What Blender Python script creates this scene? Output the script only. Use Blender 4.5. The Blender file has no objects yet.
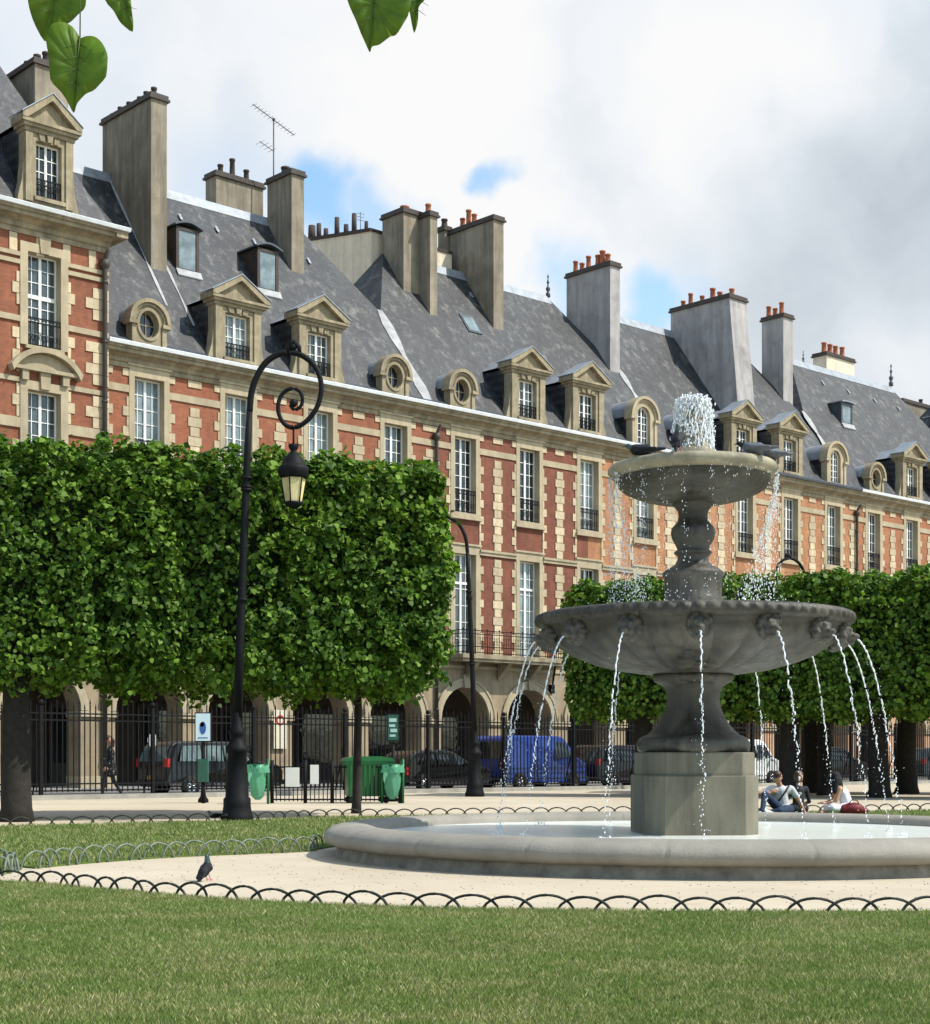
import bpy, bmesh, math, random
import numpy as np
from mathutils import Vector, Matrix, noise as mnoise
R = math.radians
PI = math.pi
random.seed(7)
rng = np.random.default_rng(11)
scene = bpy.context.scene
col = scene.collection
# ------------------------------------------------------------------ frames
CAM_Z = 1.15
A_ = math.atan2(1735, 1600)
SA, CA = math.sin(A_), math.cos(A_)
TH = PI / 2 - A_                      # the terrace runs along this heading
FX, FY = -50.5 * CA, 50.5 * SA        # foot of the facade plane


def F(u, y, z=0.0):
    """terrace frame (u along the facade, y into the building) -> world"""
    return Vector((FX + u * SA - y * CA, FY + u * CA + y * SA, z))


# ------------------------------------------------------------------ materials
MATS = {}


def new_mat(name):
    m = bpy.data.materials.new(name)
    m.use_nodes = True
    nt = m.node_tree
    b = nt.nodes['Principled BSDF']
    return m, nt, b


def N(nt, t, **kw):
    n = nt.nodes.new(t)
    for k, v in kw.items():
        setattr(n, k, v)
    return n


def ramp(nt, fac, stops):
    r = N(nt, 'ShaderNodeValToRGB')
    cr = r.color_ramp
    while len(cr.elements) < len(stops):
        cr.elements.new(0.5)
    for e, (p, c) in zip(cr.elements, stops):
        e.position = p
        e.color = (c[0], c[1], c[2], 1)
    nt.links.new(fac, r.inputs[0])
    return r.outputs[0]


def mixc(nt, a, b, fac, mode='MIX'):
    m = N(nt, 'ShaderNodeMix', data_type='RGBA', blend_type=mode)
    for s, v in ((m.inputs[0], fac), (m.inputs[6], a), (m.inputs[7], b)):
        if hasattr(v, 'is_linked'):
            nt.links.new(v, s)
        elif isinstance(v, (int, float)):
            s.default_value = v
        else:
            s.default_value = (v[0], v[1], v[2], 1)
    return m.outputs[2]


def noise_tex(nt, scale, detail=5, rough=0.6, vec=None, coord='Object', stretch=None):
    n = N(nt, 'ShaderNodeTexNoise')
    n.inputs['Scale'].default_value = scale
    n.inputs['Detail'].default_value = detail
    n.inputs['Roughness'].default_value = rough
    if vec is None:
        tc = N(nt, 'ShaderNodeTexCoord')
        vec = tc.outputs[coord]
        if coord == 'World':
            pass
    if stretch:
        mp = N(nt, 'ShaderNodeMapping')
        mp.inputs['Scale'].default_value = stretch
        nt.links.new(vec, mp.inputs[0])
        vec = mp.outputs[0]
    nt.links.new(vec, n.inputs['Vector'])
    return n.outputs['Fac']


def bump(nt, b, h, strength=0.4, dist=0.02):
    bp = N(nt, 'ShaderNodeBump')
    bp.inputs['Strength'].default_value = strength
    bp.inputs['Distance'].default_value = dist
    nt.links.new(h, bp.inputs['Height'])
    nt.links.new(bp.outputs[0], b.inputs['Normal'])


def simple(name, c, rough=0.6, metal=0.0, var=0.15, scale=3.0, spec=0.4, island=0.0, bmp=0.0, bscale=30, streak=0.0, dirt=None):
    """procedural paint / stone / metal: base colour with mottling, optional per-block variation and vertical streaks"""
    m, nt, b = new_mat(name)
    dark = [x * (1 - var) for x in c]
    lite = [min(1, x * (1 + var)) for x in c]
    f = noise_tex(nt, scale)
    out = ramp(nt, f, [(0.3, dark), (0.7, lite)])
    if island:
        g = N(nt, 'ShaderNodeNewGeometry')
        v = ramp(nt, g.outputs['Random Per Island'], [(0, (1 - island,) * 3), (1, (1, 1, 1))])
        out = mixc(nt, out, v, 1.0, 'MULTIPLY')
    if streak:
        s = noise_tex(nt, 1.0, 6, 0.7, stretch=(2.2, 2.2, 0.25))
        v = ramp(nt, s, [(0.35, (1 - streak,) * 3), (0.62, (1, 1, 1))])
        out = mixc(nt, out, v, 1.0, 'MULTIPLY')
    if dirt:
        s = noise_tex(nt, 0.9, 8, 0.75)
        v = ramp(nt, s, [(0.5, (0, 0, 0)), (0.72, (1, 1, 1))])
        out = mixc(nt, out, dirt, v)
    nt.links.new(out, b.inputs['Base Color'])
    b.inputs['Roughness'].default_value = rough
    b.inputs['Metallic'].default_value = metal
    b.inputs['Specular IOR Level'].default_value = spec
    if bmp:
        bump(nt, b, noise_tex(nt, bscale, 6, 0.7), bmp)
    MATS[name] = m
    return m


def brick_mat(name, c):
    m, nt, b = new_mat(name)
    tc = N(nt, 'ShaderNodeTexCoord')
    mp = N(nt, 'ShaderNodeMapping')
    mp.inputs['Rotation'].default_value = (R(90), 0, 0)
    nt.links.new(tc.outputs['Object'], mp.inputs[0])
    bt = N(nt, 'ShaderNodeTexBrick')
    nt.links.new(mp.outputs[0], bt.inputs['Vector'])
    bt.inputs['Scale'].default_value = 1.0
    bt.inputs['Brick Width'].default_value = 0.24
    bt.inputs['Row Height'].default_value = 0.075
    bt.inputs['Mortar Size'].default_value = 0.008
    bt.inputs['Color1'].default_value = (*[x * 0.88 for x in c], 1)
    bt.inputs['Color2'].default_value = (*[min(1, x * 1.12) for x in c], 1)
    bt.inputs['Mortar'].default_value = (c[0] * 1.1, c[1] * 1.35, c[2] * 1.4, 1)
    n = noise_tex(nt, 0.8, 7, 0.7)
    v = ramp(nt, n, [(0.3, (0.72, 0.7, 0.7)), (0.7, (1.12, 1.15, 1.15))])
    o = mixc(nt, bt.outputs['Color'], v, 1.0, 'MULTIPLY')
    n2 = noise_tex(nt, 1.0, 5, 0.6, stretch=(3, 3, 0.4))
    v2 = ramp(nt, n2, [(0.35, (0.86, 0.84, 0.84)), (0.6, (1, 1, 1))])
    o = mixc(nt, o, v2, 1.0, 'MULTIPLY')
    n5 = noise_tex(nt, 2.6, 8, 0.8)
    v5 = ramp(nt, n5, [(0.40, (0.74, 0.72, 0.72)), (0.56, (1, 1, 1)), (0.72, (1.2, 1.25, 1.25))])
    o = mixc(nt, o, v5, 0.8, 'MULTIPLY')
    nt.links.new(o, b.inputs['Base Color'])
    b.inputs['Roughness'].default_value = 0.85
    MATS[name] = m
    return m


def slate_mat(name='slate', c=(0.027, 0.029, 0.034)):
    m, nt, b = new_mat(name)
    tc = N(nt, 'ShaderNodeTexCoord')
    mp = N(nt, 'ShaderNodeMapping')
    # rows follow height, joints follow the run
    mp.inputs['Rotation'].default_value = (R(90), 0, 0)
    nt.links.new(tc.outputs['Object'], mp.inputs[0])
    bt = N(nt, 'ShaderNodeTexBrick')
    nt.links.new(mp.outputs[0], bt.inputs['Vector'])
    bt.inputs['Scale'].default_value = 1.0
    bt.inputs['Brick Width'].default_value = 0.26
    bt.inputs['Row Height'].default_value = 0.17
    bt.inputs['Mortar Size'].default_value = 0.012
    bt.inputs['Color1'].default_value = (*[x * 0.7 for x in c], 1)
    bt.inputs['Color2'].default_value = (*[x * 1.35 for x in c], 1)
    bt.inputs['Mortar'].default_value = (*[x * 0.45 for x in c], 1)
    n = noise_tex(nt, 0.8, 9, 0.8)
    v = ramp(nt, n, [(0.34, (0.40, 0.40, 0.44)), (0.5, (0.95, 0.95, 0.95)), (0.68, (1.9, 1.85, 1.75))])
    o = mixc(nt, bt.outputs['Color'], v, 1.0, 'MULTIPLY')
    n2 = noise_tex(nt, 2.5, 6, 0.7, stretch=(1, 1, 0.5))
    v2 = ramp(nt, n2, [(0.52, (0, 0, 0)), (0.72, (1, 1, 1))])
    o = mixc(nt, o, (0.145, 0.14, 0.125), v2)
    n4 = noise_tex(nt, 3.5, 8, 0.8, stretch=(1.6, 1, 0.35))
    v4 = ramp(nt, n4, [(0.40, (0.35, 0.35, 0.37)), (0.50, (1, 1, 1))])
    o = mixc(nt, o, v4, 0.7, 'MULTIPLY')
    nt.links.new(o, b.inputs['Base Color'])
    b.inputs['Roughness'].default_value = 0.55
    bump(nt, b, bt.outputs['Color'], 0.6, 0.03)
    MATS[name] = m


def leaf_mat(name, c0, c1, trans=0.35, rough=0.42, spec=0.45):
    m, nt, b = new_mat(name)
    g = N(nt, 'ShaderNodeNewGeometry')
    o = ramp(nt, g.outputs['Random Per Island'], [(0, c0), (1, c1)])
    n = noise_tex(nt, 0.7, 3)
    v = ramp(nt, n, [(0.35, (0.75, 0.8, 0.8)), (0.65, (1.2, 1.15, 1.0))])
    o = mixc(nt, o, v, 1.0, 'MULTIPLY')
    nt.links.new(o, b.inputs['Base Color'])
    b.inputs['Roughness'].default_value = rough
    b.inputs['Specular IOR Level'].default_value = spec
    t = N(nt, 'ShaderNodeBsdfTranslucent')
    o2 = mixc(nt, o, (1.0, 1.25, 0.45), 1.0, 'MULTIPLY')
    nt.links.new(o2, t.inputs[0])
    ms = N(nt, 'ShaderNodeMixShader')
    ms.inputs[0].default_value = trans
    nt.links.new(b.outputs[0], ms.inputs[1])
    nt.links.new(t.outputs[0], ms.inputs[2])
    nt.links.new(ms.outputs[0], nt.nodes['Material Output'].inputs[0])
    MATS[name] = m


brick_mat('brick_rose', (0.295, 0.094, 0.045))
brick_mat('brick_deep', (0.20, 0.060, 0.032))
brick_mat('brick_orange', (0.41, 0.18, 0.082))
brick_mat('brick_red', (0.355, 0.135, 0.062))
brick_mat('brick_brown', (0.265, 0.085, 0.041))
slate_mat()
simple('quoin', (0.60, 0.485, 0.32), 0.85, var=0.14, scale=5, island=0.30, bmp=0.3, streak=0.2)
simple('stone', (0.43, 0.355, 0.235), 0.85, var=0.16, scale=1.6, island=0.12, bmp=0.25, streak=0.22)
simple('stone_weathered', (0.345, 0.285, 0.185), 0.88, var=0.28, scale=2.0, bmp=0.3, streak=0.45, dirt=(0.17, 0.14, 0.095))
simple('arcade_stone', (0.32, 0.245, 0.155), 0.85, var=0.22, scale=1.2, bmp=0.3, streak=0.25)
simple('arcade_rose', (0.52, 0.31, 0.19), 0.85, var=0.18, scale=1.2, bmp=0.3, streak=0.2)
simple('render_tan', (0.29, 0.247, 0.185), 0.9, var=0.22, scale=1.1, bmp=0.3, streak=0.5, dirt=(0.17, 0.135, 0.09))
simple('render_grey', (0.40, 0.375, 0.365), 0.9, var=0.08, scale=1.1, bmp=0.2, streak=0.35, dirt=(0.20, 0.185, 0.18))
simple('render_cream', (0.80, 0.68, 0.52), 0.9, var=0.15, scale=0.9, bmp=0.2, streak=0.22, dirt=(0.42, 0.36, 0.28))
simple('zinc', (0.30, 0.325, 0.355), 0.45, 0.25, var=0.18, scale=3, streak=0.2)
simple('zinc_bright', (0.70, 0.72, 0.74), 0.4, 0.15, var=0.1, scale=3)
simple('zinc_dark', (0.07, 0.08, 0.095), 0.5, 0.2, var=0.25, scale=3)
simple('lead_flashing', (0.30, 0.30, 0.30), 0.6, 0.0, var=0.3, scale=2.5)
simple('terracotta', (0.42, 0.13, 0.06), 0.8, var=0.25, scale=6, island=0.3)
simple('terracotta_sooty', (0.06, 0.042, 0.038), 0.85, var=0.35, scale=6, island=0.3)
simple('white_paint', (0.78, 0.77, 0.72), 0.45, var=0.05, scale=5)
simple('iron', (0.009, 0.009, 0.010), 0.6, 0.0, var=0.3, scale=8, spec=0.12)
simple('iron_green', (0.022, 0.026, 0.020), 0.6, 0.0, var=0.5, scale=18, spec=0.3)
simple('hoop_paint', (0.13, 0.16, 0.12), 0.5, 0.1, var=0.4, scale=18, spec=0.5)
simple('drainpipe_paint', (0.055, 0.045, 0.038), 0.6, var=0.2)
simple('dark_wood', (0.045, 0.032, 0.025), 0.6, var=0.3, scale=3)
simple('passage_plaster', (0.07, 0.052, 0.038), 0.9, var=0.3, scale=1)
simple('bark', (0.022, 0.018, 0.014), 0.9, var=0.4, scale=9, bmp=0.7, bscale=16)
simple('core_shade', (0.012, 0.018, 0.007), 0.95, var=0.4, scale=5)  # near-black tint of the added crown core, standing in for inner shade
simple('asphalt', (0.042, 0.042, 0.045), 0.85, var=0.25, scale=1.5, bmp=0.2, bscale=80)
simple('pavement_stone', (0.22, 0.21, 0.195), 0.85, var=0.2, scale=1.5)
simple('kerb_stone', (0.30, 0.285, 0.25), 0.85, var=0.25, scale=2.0, bmp=0.3)
simple('plastic_green', (0.010, 0.12, 0.033), 0.4, var=0.12, scale=4)
simple('plastic_dark', (0.01, 0.012, 0.012), 0.5, var=0.2)
simple('rubber', (0.015, 0.015, 0.015), 0.8, var=0.2)
simple('chrome', (0.5, 0.5, 0.52), 0.25, 0.9, var=0.1)
simple('tail_light', (0.45, 0.01, 0.012), 0.2, var=0.1, spec=0.6)
simple('plate_white', (0.75, 0.75, 0.72), 0.5, var=0.03)
simple('plate_orange', (0.75, 0.28, 0.03), 0.5, var=0.05)
simple('headlamp', (0.7, 0.7, 0.68), 0.12, var=0.05, spec=0.8)
simple('skin', (0.46, 0.24, 0.15), 0.55, var=0.08, scale=9)
simple('hair_brown', (0.07, 0.032, 0.018), 0.5, var=0.3, scale=30)
simple('hair_black', (0.006, 0.005, 0.006), 0.8, var=0.3, scale=30)
simple('shirt_grey', (0.47, 0.47, 0.48), 0.85, var=0.1, scale=6)
simple('cloth_white', (0.76, 0.75, 0.76), 0.85, var=0.06, scale=6)
simple('jeans', (0.015, 0.028, 0.06), 0.85, var=0.3, scale=12)
simple('cloth_dark', (0.022, 0.022, 0.026), 0.85, var=0.3, scale=9)
simple('bag_red', (0.16, 0.012, 0.016), 0.6, var=0.25, scale=8)
simple('sunglass', (0.01, 0.01, 0.01), 0.15, spec=0.7)
simple('beak', (0.05, 0.045, 0.04), 0.5)
simple('sign_paper', (0.66, 0.84, 0.92), 0.5, var=0.03)
simple('sign_blue', (0.04, 0.12, 0.35), 0.5, var=0.1)
simple('sign_pink', (0.55, 0.15, 0.2), 0.5, var=0.1)
simple('sign_green', (0.03, 0.11, 0.08), 0.5, var=0.1)
simple('sign_mark', (0.45, 0.62, 0.55), 0.5, var=0.1)
simple('sign_red', (0.5, 0.03, 0.03), 0.5, var=0.05)
simple('sign_beige', (0.62, 0.56, 0.42), 0.7, var=0.05)
simple('lichen_stone', (0.22, 0.205, 0.165), 0.85, var=0.30, scale=3.0, bmp=0.5, bscale=24, streak=0.3, dirt=(0.12, 0.115, 0.09))


def car_paint(name, c):
    m = simple(name, c, 0.3, 0.0, var=0.05, scale=2, spec=0.4)
    m.node_tree.nodes['Principled BSDF'].inputs['Coat Weight'].default_value = 0.35
    m.node_tree.nodes['Principled BSDF'].inputs['Coat Roughness'].default_value = 0.06


car_paint('paint_black', (0.006, 0.006, 0.007))
car_paint('paint_blue', (0.014, 0.045, 0.24))
car_paint('paint_white', (0.72, 0.72, 0.70))
car_paint('paint_grey', (0.03, 0.035, 0.045))
car_paint('paint_maroon', (0.10, 0.012, 0.014))


def pane_mat(name, c, rough=0.06, wav=0.25, spec=0.6):
    m, nt, b = new_mat(name)
    n = noise_tex(nt, 1.3, 3)
    v = ramp(nt, n, [(0.35, [x * 0.6 for x in c]), (0.65, [min(1, x * 1.35) for x in c])])
    nt.links.new(v, b.inputs['Base Color'])
    b.inputs['Roughness'].default_value = rough
    b.inputs['Specular IOR Level'].default_value = spec
    bump(nt, b, noise_tex(nt, 3.0, 2), wav, 0.02)
    MATS[name] = m


pane_mat('pane_dark', (0.018, 0.022, 0.026))
pane_mat('pane_mid', (0.06, 0.078, 0.082))
pane_mat('pane_curtain', (0.19, 0.235, 0.245), 0.12)
pane_mat('car_glass', (0.015, 0.018, 0.02), 0.03, 0.0)
pane_mat('car_glass_pale', (0.11, 0.155, 0.155), 0.05, 0.0)
pane_mat('lamp_glass', (0.72, 0.60, 0.30), 0.35)

# wet carved stone of the fountain: dark wet streaks are real stains on the stone
m, nt, b = new_mat('fountain_stone')
n1 = noise_tex(nt, 1.6, 8, 0.7)
n2 = noise_tex(nt, 1.0, 7, 0.72, stretch=(5, 5, 0.7))
o = ramp(nt, n1, [(0.3, (0.022, 0.019, 0.014)), (0.52, (0.052, 0.046, 0.034)), (0.75, (0.125, 0.112, 0.085))])
v = ramp(nt, n2, [(0.36, (0.35, 0.35, 0.35)), (0.58, (1.15, 1.15, 1.15))])
o = mixc(nt, o, v, 1.0, 'MULTIPLY')
nt.links.new(o, b.inputs['Base Color'])
r_ = ramp(nt, n2, [(0.35, (0.3,) * 3), (0.65, (0.8,) * 3)])
nt.links.new(r_, b.inputs['Roughness'])
bump(nt, b, noise_tex(nt, 22, 8, 0.75), 0.5, 0.02)
MATS['fountain_stone'] = m
simple('pedestal_stone', (0.175, 0.16, 0.115), 0.8, var=0.18, scale=1.2, bmp=0.3, streak=0.5)
simple('upper_stone', (0.33, 0.295, 0.205), 0.7, var=0.3, scale=3, bmp=0.4, streak=0.4, dirt=(0.10, 0.095, 0.07))
simple('pool_stone', (0.285, 0.262, 0.22), 0.75, var=0.16, scale=1.2, bmp=0.45, bscale=45, streak=0.18, dirt=(0.21, 0.195, 0.165))
simple('pool_footing', (0.23, 0.205, 0.165), 0.9, var=0.4, scale=5, bmp=0.8, bscale=20)
simple('pool_floor', (0.62, 0.64, 0.58), 0.6, var=0.1)

# moving water: clear with white aeration
m, nt, b = new_mat('water_white')
b.inputs['Base Color'].default_value = (0.93, 0.96, 0.98, 1)
b.inputs['Roughness'].default_value = 0.08
b.inputs['Specular IOR Level'].default_value = 0.9
b.inputs['Transmission Weight'].default_value = 0.3
b.inputs['IOR'].default_value = 1.33
MATS['water_white'] = m
m, nt, b = new_mat('water_clear')
b.inputs['Base Color'].default_value = (0.93, 0.97, 0.99, 1)
b.inputs['Roughness'].default_value = 0.05
b.inputs['Transmission Weight'].default_value = 0.6
b.inputs['IOR'].default_value = 1.33
MATS['water_clear'] = m
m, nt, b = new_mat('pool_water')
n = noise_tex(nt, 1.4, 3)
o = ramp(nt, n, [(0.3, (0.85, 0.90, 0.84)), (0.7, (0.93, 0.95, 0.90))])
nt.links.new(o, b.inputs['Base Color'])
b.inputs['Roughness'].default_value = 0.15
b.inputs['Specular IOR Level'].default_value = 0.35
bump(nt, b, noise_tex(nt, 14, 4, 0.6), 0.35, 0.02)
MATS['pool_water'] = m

# gravel
m, nt, b = new_mat('gravel')
n1 = noise_tex(nt, 0.35, 6, 0.65)
n2 = noise_tex(nt, 60, 3, 0.7)
o = ramp(nt, n1, [(0.3, (0.43, 0.365, 0.27)), (0.6, (0.525, 0.455, 0.35)), (0.8, (0.575, 0.51, 0.405))])
v = ramp(nt, n2, [(0.3, (0.84, 0.83, 0.81)), (0.7, (1.08, 1.08, 1.08))])
o = mixc(nt, o, v, 1.0, 'MULTIPLY')
n3 = noise_tex(nt, 1.6, 7, 0.8)
v3 = ramp(nt, n3, [(0.54, (0, 0, 0)), (0.70, (1, 1, 1))])
o = mixc(nt, o, (0.40, 0.325, 0.235), v3)
n4 = noise_tex(nt, 9, 4, 0.7)
v4 = ramp(nt, n4, [(0.66, (1, 1, 1)), (0.72, (0.62, 0.58, 0.52))])
o = mixc(nt, o, v4, 1.0, 'MULTIPLY')
nt.links.new(o, b.inputs['Base Color'])
b.inputs['Roughness'].default_value = 0.95
b.inputs['Specular IOR Level'].default_value = 0.15
bump(nt, b, n2, 0.35, 0.01)
MATS['gravel'] = m

# lawn soil/thatch and blades
m, nt, b = new_mat('thatch')
n1 = noise_tex(nt, 0.9, 7, 0.7)
o = ramp(nt, n1, [(0.3, (0.07, 0.115, 0.025)), (0.6, (0.12, 0.155, 0.045)), (0.8, (0.26, 0.23, 0.12))])
v = ramp(nt, noise_tex(nt, 40, 4, 0.8), [(0.3, (0.6, 0.6, 0.6)), (0.7, (1.3, 1.3, 1.3))])
o = mixc(nt, o, v, 1.0, 'MULTIPLY')
nt.links.new(o, b.inputs['Base Color'])
b.inputs['Roughness'].default_value = 0.95
b.inputs['Specular IOR Level'].default_value = 0.1
MATS['thatch'] = m
m, nt, b = new_mat('grass_blade')
g = N(nt, 'ShaderNodeNewGeometry')
gr = ramp(nt, g.outputs['Random Per Island'], [(0, (0.09, 0.155, 0.028)), (0.5, (0.165, 0.245, 0.05)), (0.88, (0.27, 0.34, 0.10)), (0.94, (0.50, 0.45, 0.22)), (1.0, (0.68, 0.60, 0.36))])
dr = ramp(nt, g.outputs['Random Per Island'], [(0, (0.14, 0.19, 0.042)), (0.62, (0.25, 0.29, 0.08)), (0.76, (0.50, 0.45, 0.22)), (1.0, (0.66, 0.58, 0.34))])
n1 = noise_tex(nt, 0.9, 6, 0.7, stretch=(1.1, 1.5, 1))
f = ramp(nt, n1, [(0.45, (0, 0, 0)), (0.58, (1, 1, 1))])
o = mixc(nt, gr, dr, f)
nt.links.new(o, b.inputs['Base Color'])
b.inputs['Roughness'].default_value = 0.6
b.inputs['Specular IOR Level'].default_value = 0.25
t = N(nt, 'ShaderNodeBsdfTranslucent')
nt.links.new(o, t.inputs[0])
ms = N(nt, 'ShaderNodeMixShader')
ms.inputs[0].default_value = 0.3
nt.links.new(b.outputs[0], ms.inputs[1])
nt.links.new(t.outputs[0], ms.inputs[2])
nt.links.new(ms.outputs[0], nt.nodes['Material Output'].inputs[0])
MATS['grass_blade'] = m
leaf_mat('lime_leaf', (0.012, 0.048, 0.004), (0.19, 0.31, 0.042), 0.30, 0.58, 0.22)
leaf_mat('near_leaf', (0.07, 0.15, 0.015), (0.10, 0.20, 0.02), 0.65, 0.5, 0.3)


# ------------------------------------------------------------------ object helpers
def tag(o, label=None, cat=None, group=None, kind=None):
    if label: o['label'] = label
    if cat: o['category'] = cat
    if group: o['group'] = group
    if kind: o['kind'] = kind
    return o


def empty(name, loc=(0, 0, 0), rz=0.0):
    o = bpy.data.objects.new(name, None)
    o.location = loc
    o.rotation_euler = (0, 0, rz)
    o.empty_display_size = 0.2
    col.objects.link(o)
    return o


def place(name, me, parent=None, loc=(0, 0, 0), rz=0.0, rot=None):
    o = bpy.data.objects.new(name, me)
    o.location = loc
    o.rotation_euler = rot if rot else (0, 0, rz)
    col.objects.link(o)
    if parent: o.parent = parent
    return o


def copy_tree(o, parent=None):
    c = o.copy()
    col.objects.link(c)
    if parent: c.parent = parent
    for ch in list(o.children):
        copy_tree(ch, c)
    return c


class MB:
    def __init__(s):
        s.v = []; s.f = []; s.m = []; s.sm = []

    def add(s, vs, fs, mi=0, smooth=False):
        b = len(s.v)
        s.v.extend([tuple(p) for p in vs])
        for f in fs:
            s.f.append(tuple(b + i for i in f)); s.m.append(mi); s.sm.append(smooth)
        return s

    def box(s, x0, x1, y0, y1, z0, z1, mi=0):
        vs = [(x0, y0, z0), (x1, y0, z0), (x1, y1, z0), (x0, y1, z0), (x0, y0, z1), (x1, y0, z1), (x1, y1, z1), (x0, y1, z1)]
        return s.add(vs, [(0, 3, 2, 1), (4, 5, 6, 7), (0, 1, 5, 4), (1, 2, 6, 5), (2, 3, 7, 6), (3, 0, 4, 7)], mi)

    def quad(s, a, b, c, d, mi=0):
        return s.add([a, b, c, d], [(0, 1, 2, 3)], mi)

    def prism(s, poly, y0, y1, mi=0, axis='y', smooth=False):
        """poly in (x,z) extruded along y  (axis 'x': poly in (y,z) along x)"""
        n = len(poly)
        if axis == 'y':
            vs = [(p[0], y0, p[1]) for p in poly] + [(p[0], y1, p[1]) for p in poly]
        else:
            vs = [(y0, p[0], p[1]) for p in poly] + [(y1, p[0], p[1]) for p in poly]
        s.add(vs, [tuple(range(n)), tuple(reversed(range(n, 2 * n)))], mi)
        b = len(s.v) - 2 * n
        for i in range(n):
            j = (i + 1) % n
            s.f.append((b + i, b + n + i, b + n + j, b + j)); s.m.append(mi); s.sm.append(smooth)
        return s

    def tube(s, pts, rad, n=8, mi=0, cap=True, smooth=True):
        pts = [Vector(p) for p in pts]
        k = len(pts)
        if not hasattr(rad, '__len__'): rad = [rad] * k
        vs = []
        up = None
        for i, p in enumerate(pts):
            t = (pts[min(i + 1, k - 1)] - pts[max(i - 1, 0)])
            t = t.normalized() if t.length > 1e-9 else Vector((0, 0, 1))
            if up is None:
                up = Vector((0, 0, 1)) if abs(t.z) < 0.9 else Vector((1, 0, 0))
            a = t.cross(up)
            if a.length < 1e-6: a = t.orthogonal()
            a.normalize(); bb = t.cross(a).normalized()
            up = -bb if False else up
            for q in range(n):
                an = 2 * PI * q / n
                vs.append(p + (a * math.cos(an) + bb * math.sin(an)) * rad[i])
        fs = []
        for i in range(k - 1):
            for q in range(n):
                r = (q + 1) % n
                fs.append((i * n + q, i * n + r, (i + 1) * n + r, (i + 1) * n + q))
        if cap:
            fs.append(tuple(reversed(range(n)))); fs.append(tuple(range((k - 1) * n, k * n)))
        return s.add(vs, fs, mi, smooth)

    def lathe(s, prof, n=48, mi=0, c=(0, 0, 0), smooth=True, mod=None, closed=False, a0=0.0):
        k = len(prof)
        vs = []
        for i, (r, z) in enumerate(prof):
            for q in range(n):
                an = a0 + 2 * PI * q / n
                rr = r if mod is None else mod(i, an, r)
                vs.append((c[0] + rr * math.cos(an), c[1] + rr * math.sin(an), c[2] + z))
        fs = []
        for i in range(k - 1):
            for q in range(n):
                r = (q + 1) % n
                fs.append((i * n + q, i * n + r, (i + 1) * n + r, (i + 1) * n + q))
        return s.add(vs, fs, mi, smooth)

    def ring(s, outer, inner, y0, y1, mi=0):
        """frame between two matched closed contours (x,z), thickness y0..y1"""
        n = len(outer)
        vs = [(p[0], y0, p[1]) for p in outer] + [(p[0], y0, p[1]) for p in inner] + [(p[0], y1, p[1]) for p in outer] + [(p[0], y1, p[1]) for p in inner]
        fs = []
        for i in range(n):
            j = (i + 1) % n
            fs += [(i, j, n + j, n + i), (2 * n + i, 3 * n + i, 3 * n + j, 2 * n + j), (i, 2 * n + i, 2 * n + j, j), (n + i, n + j, 3 * n + j, 3 * n + i)]
        return s.add(vs, fs, mi)

    def ball(s, c, r, mi=0, seg=8, rings=5, sc=(1, 1, 1)):
        vs = [(c[0], c[1], c[2] + r * sc[2])]
        for i in range(1, rings):
            t = PI * i / rings
            for q in range(seg):
                a = 2 * PI * q / seg
                vs.append((c[0] + r * sc[0] * math.sin(t) * math.cos(a), c[1] + r * sc[1] * math.sin(t) * math.sin(a), c[2] + r * sc[2] * math.cos(t)))
        vs.append((c[0], c[1], c[2] - r * sc[2]))
        fs = [(0, 1 + q, 1 + (q + 1) % seg) for q in range(seg)]
        for i in range(rings - 2):
            for q in range(seg):
                a = 1 + i * seg + q; b2 = 1 + i * seg + (q + 1) % seg
                fs.append((a, a + seg, b2 + seg, b2))
        L = len(vs) - 1; o = 1 + (rings - 2) * seg
        fs += [(o + (q + 1) % seg, o + q, L) for q in range(seg)]
        return s.add(vs, fs, mi, True)

    def mesh(s, name, mats):
        me = bpy.data.meshes.new(name)
        me.from_pydata(s.v, [], s.f)
        if isinstance(mats, str): mats = [mats]
        for q in mats: me.materials.append(MATS[q])
        me.polygons.foreach_set('material_index', s.m)
        me.polygons.foreach_set('use_smooth', s.sm)
        bm = bmesh.new(); bm.from_mesh(me)
        bmesh.ops.recalc_face_normals(bm, faces=bm.faces)
        bm.to_mesh(me); bm.free()
        me.update()
        return me

    def build(s, name, mats, parent=None, loc=(0, 0, 0), rz=0.0, rot=None):
        return place(name, s.mesh(name, mats), parent, loc, rz, rot)


def arcpts(cx, cz, r, a0, a1, n, rz=None):
    rz = rz or r
    return [(cx + r * math.cos(a0 + (a1 - a0) * i / n), cz + rz * math.sin(a0 + (a1 - a0) * i / n)) for i in range(n + 1)]


# ------------------------------------------------------------------ windows
WIN = {}
LASTW = [None]


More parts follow.
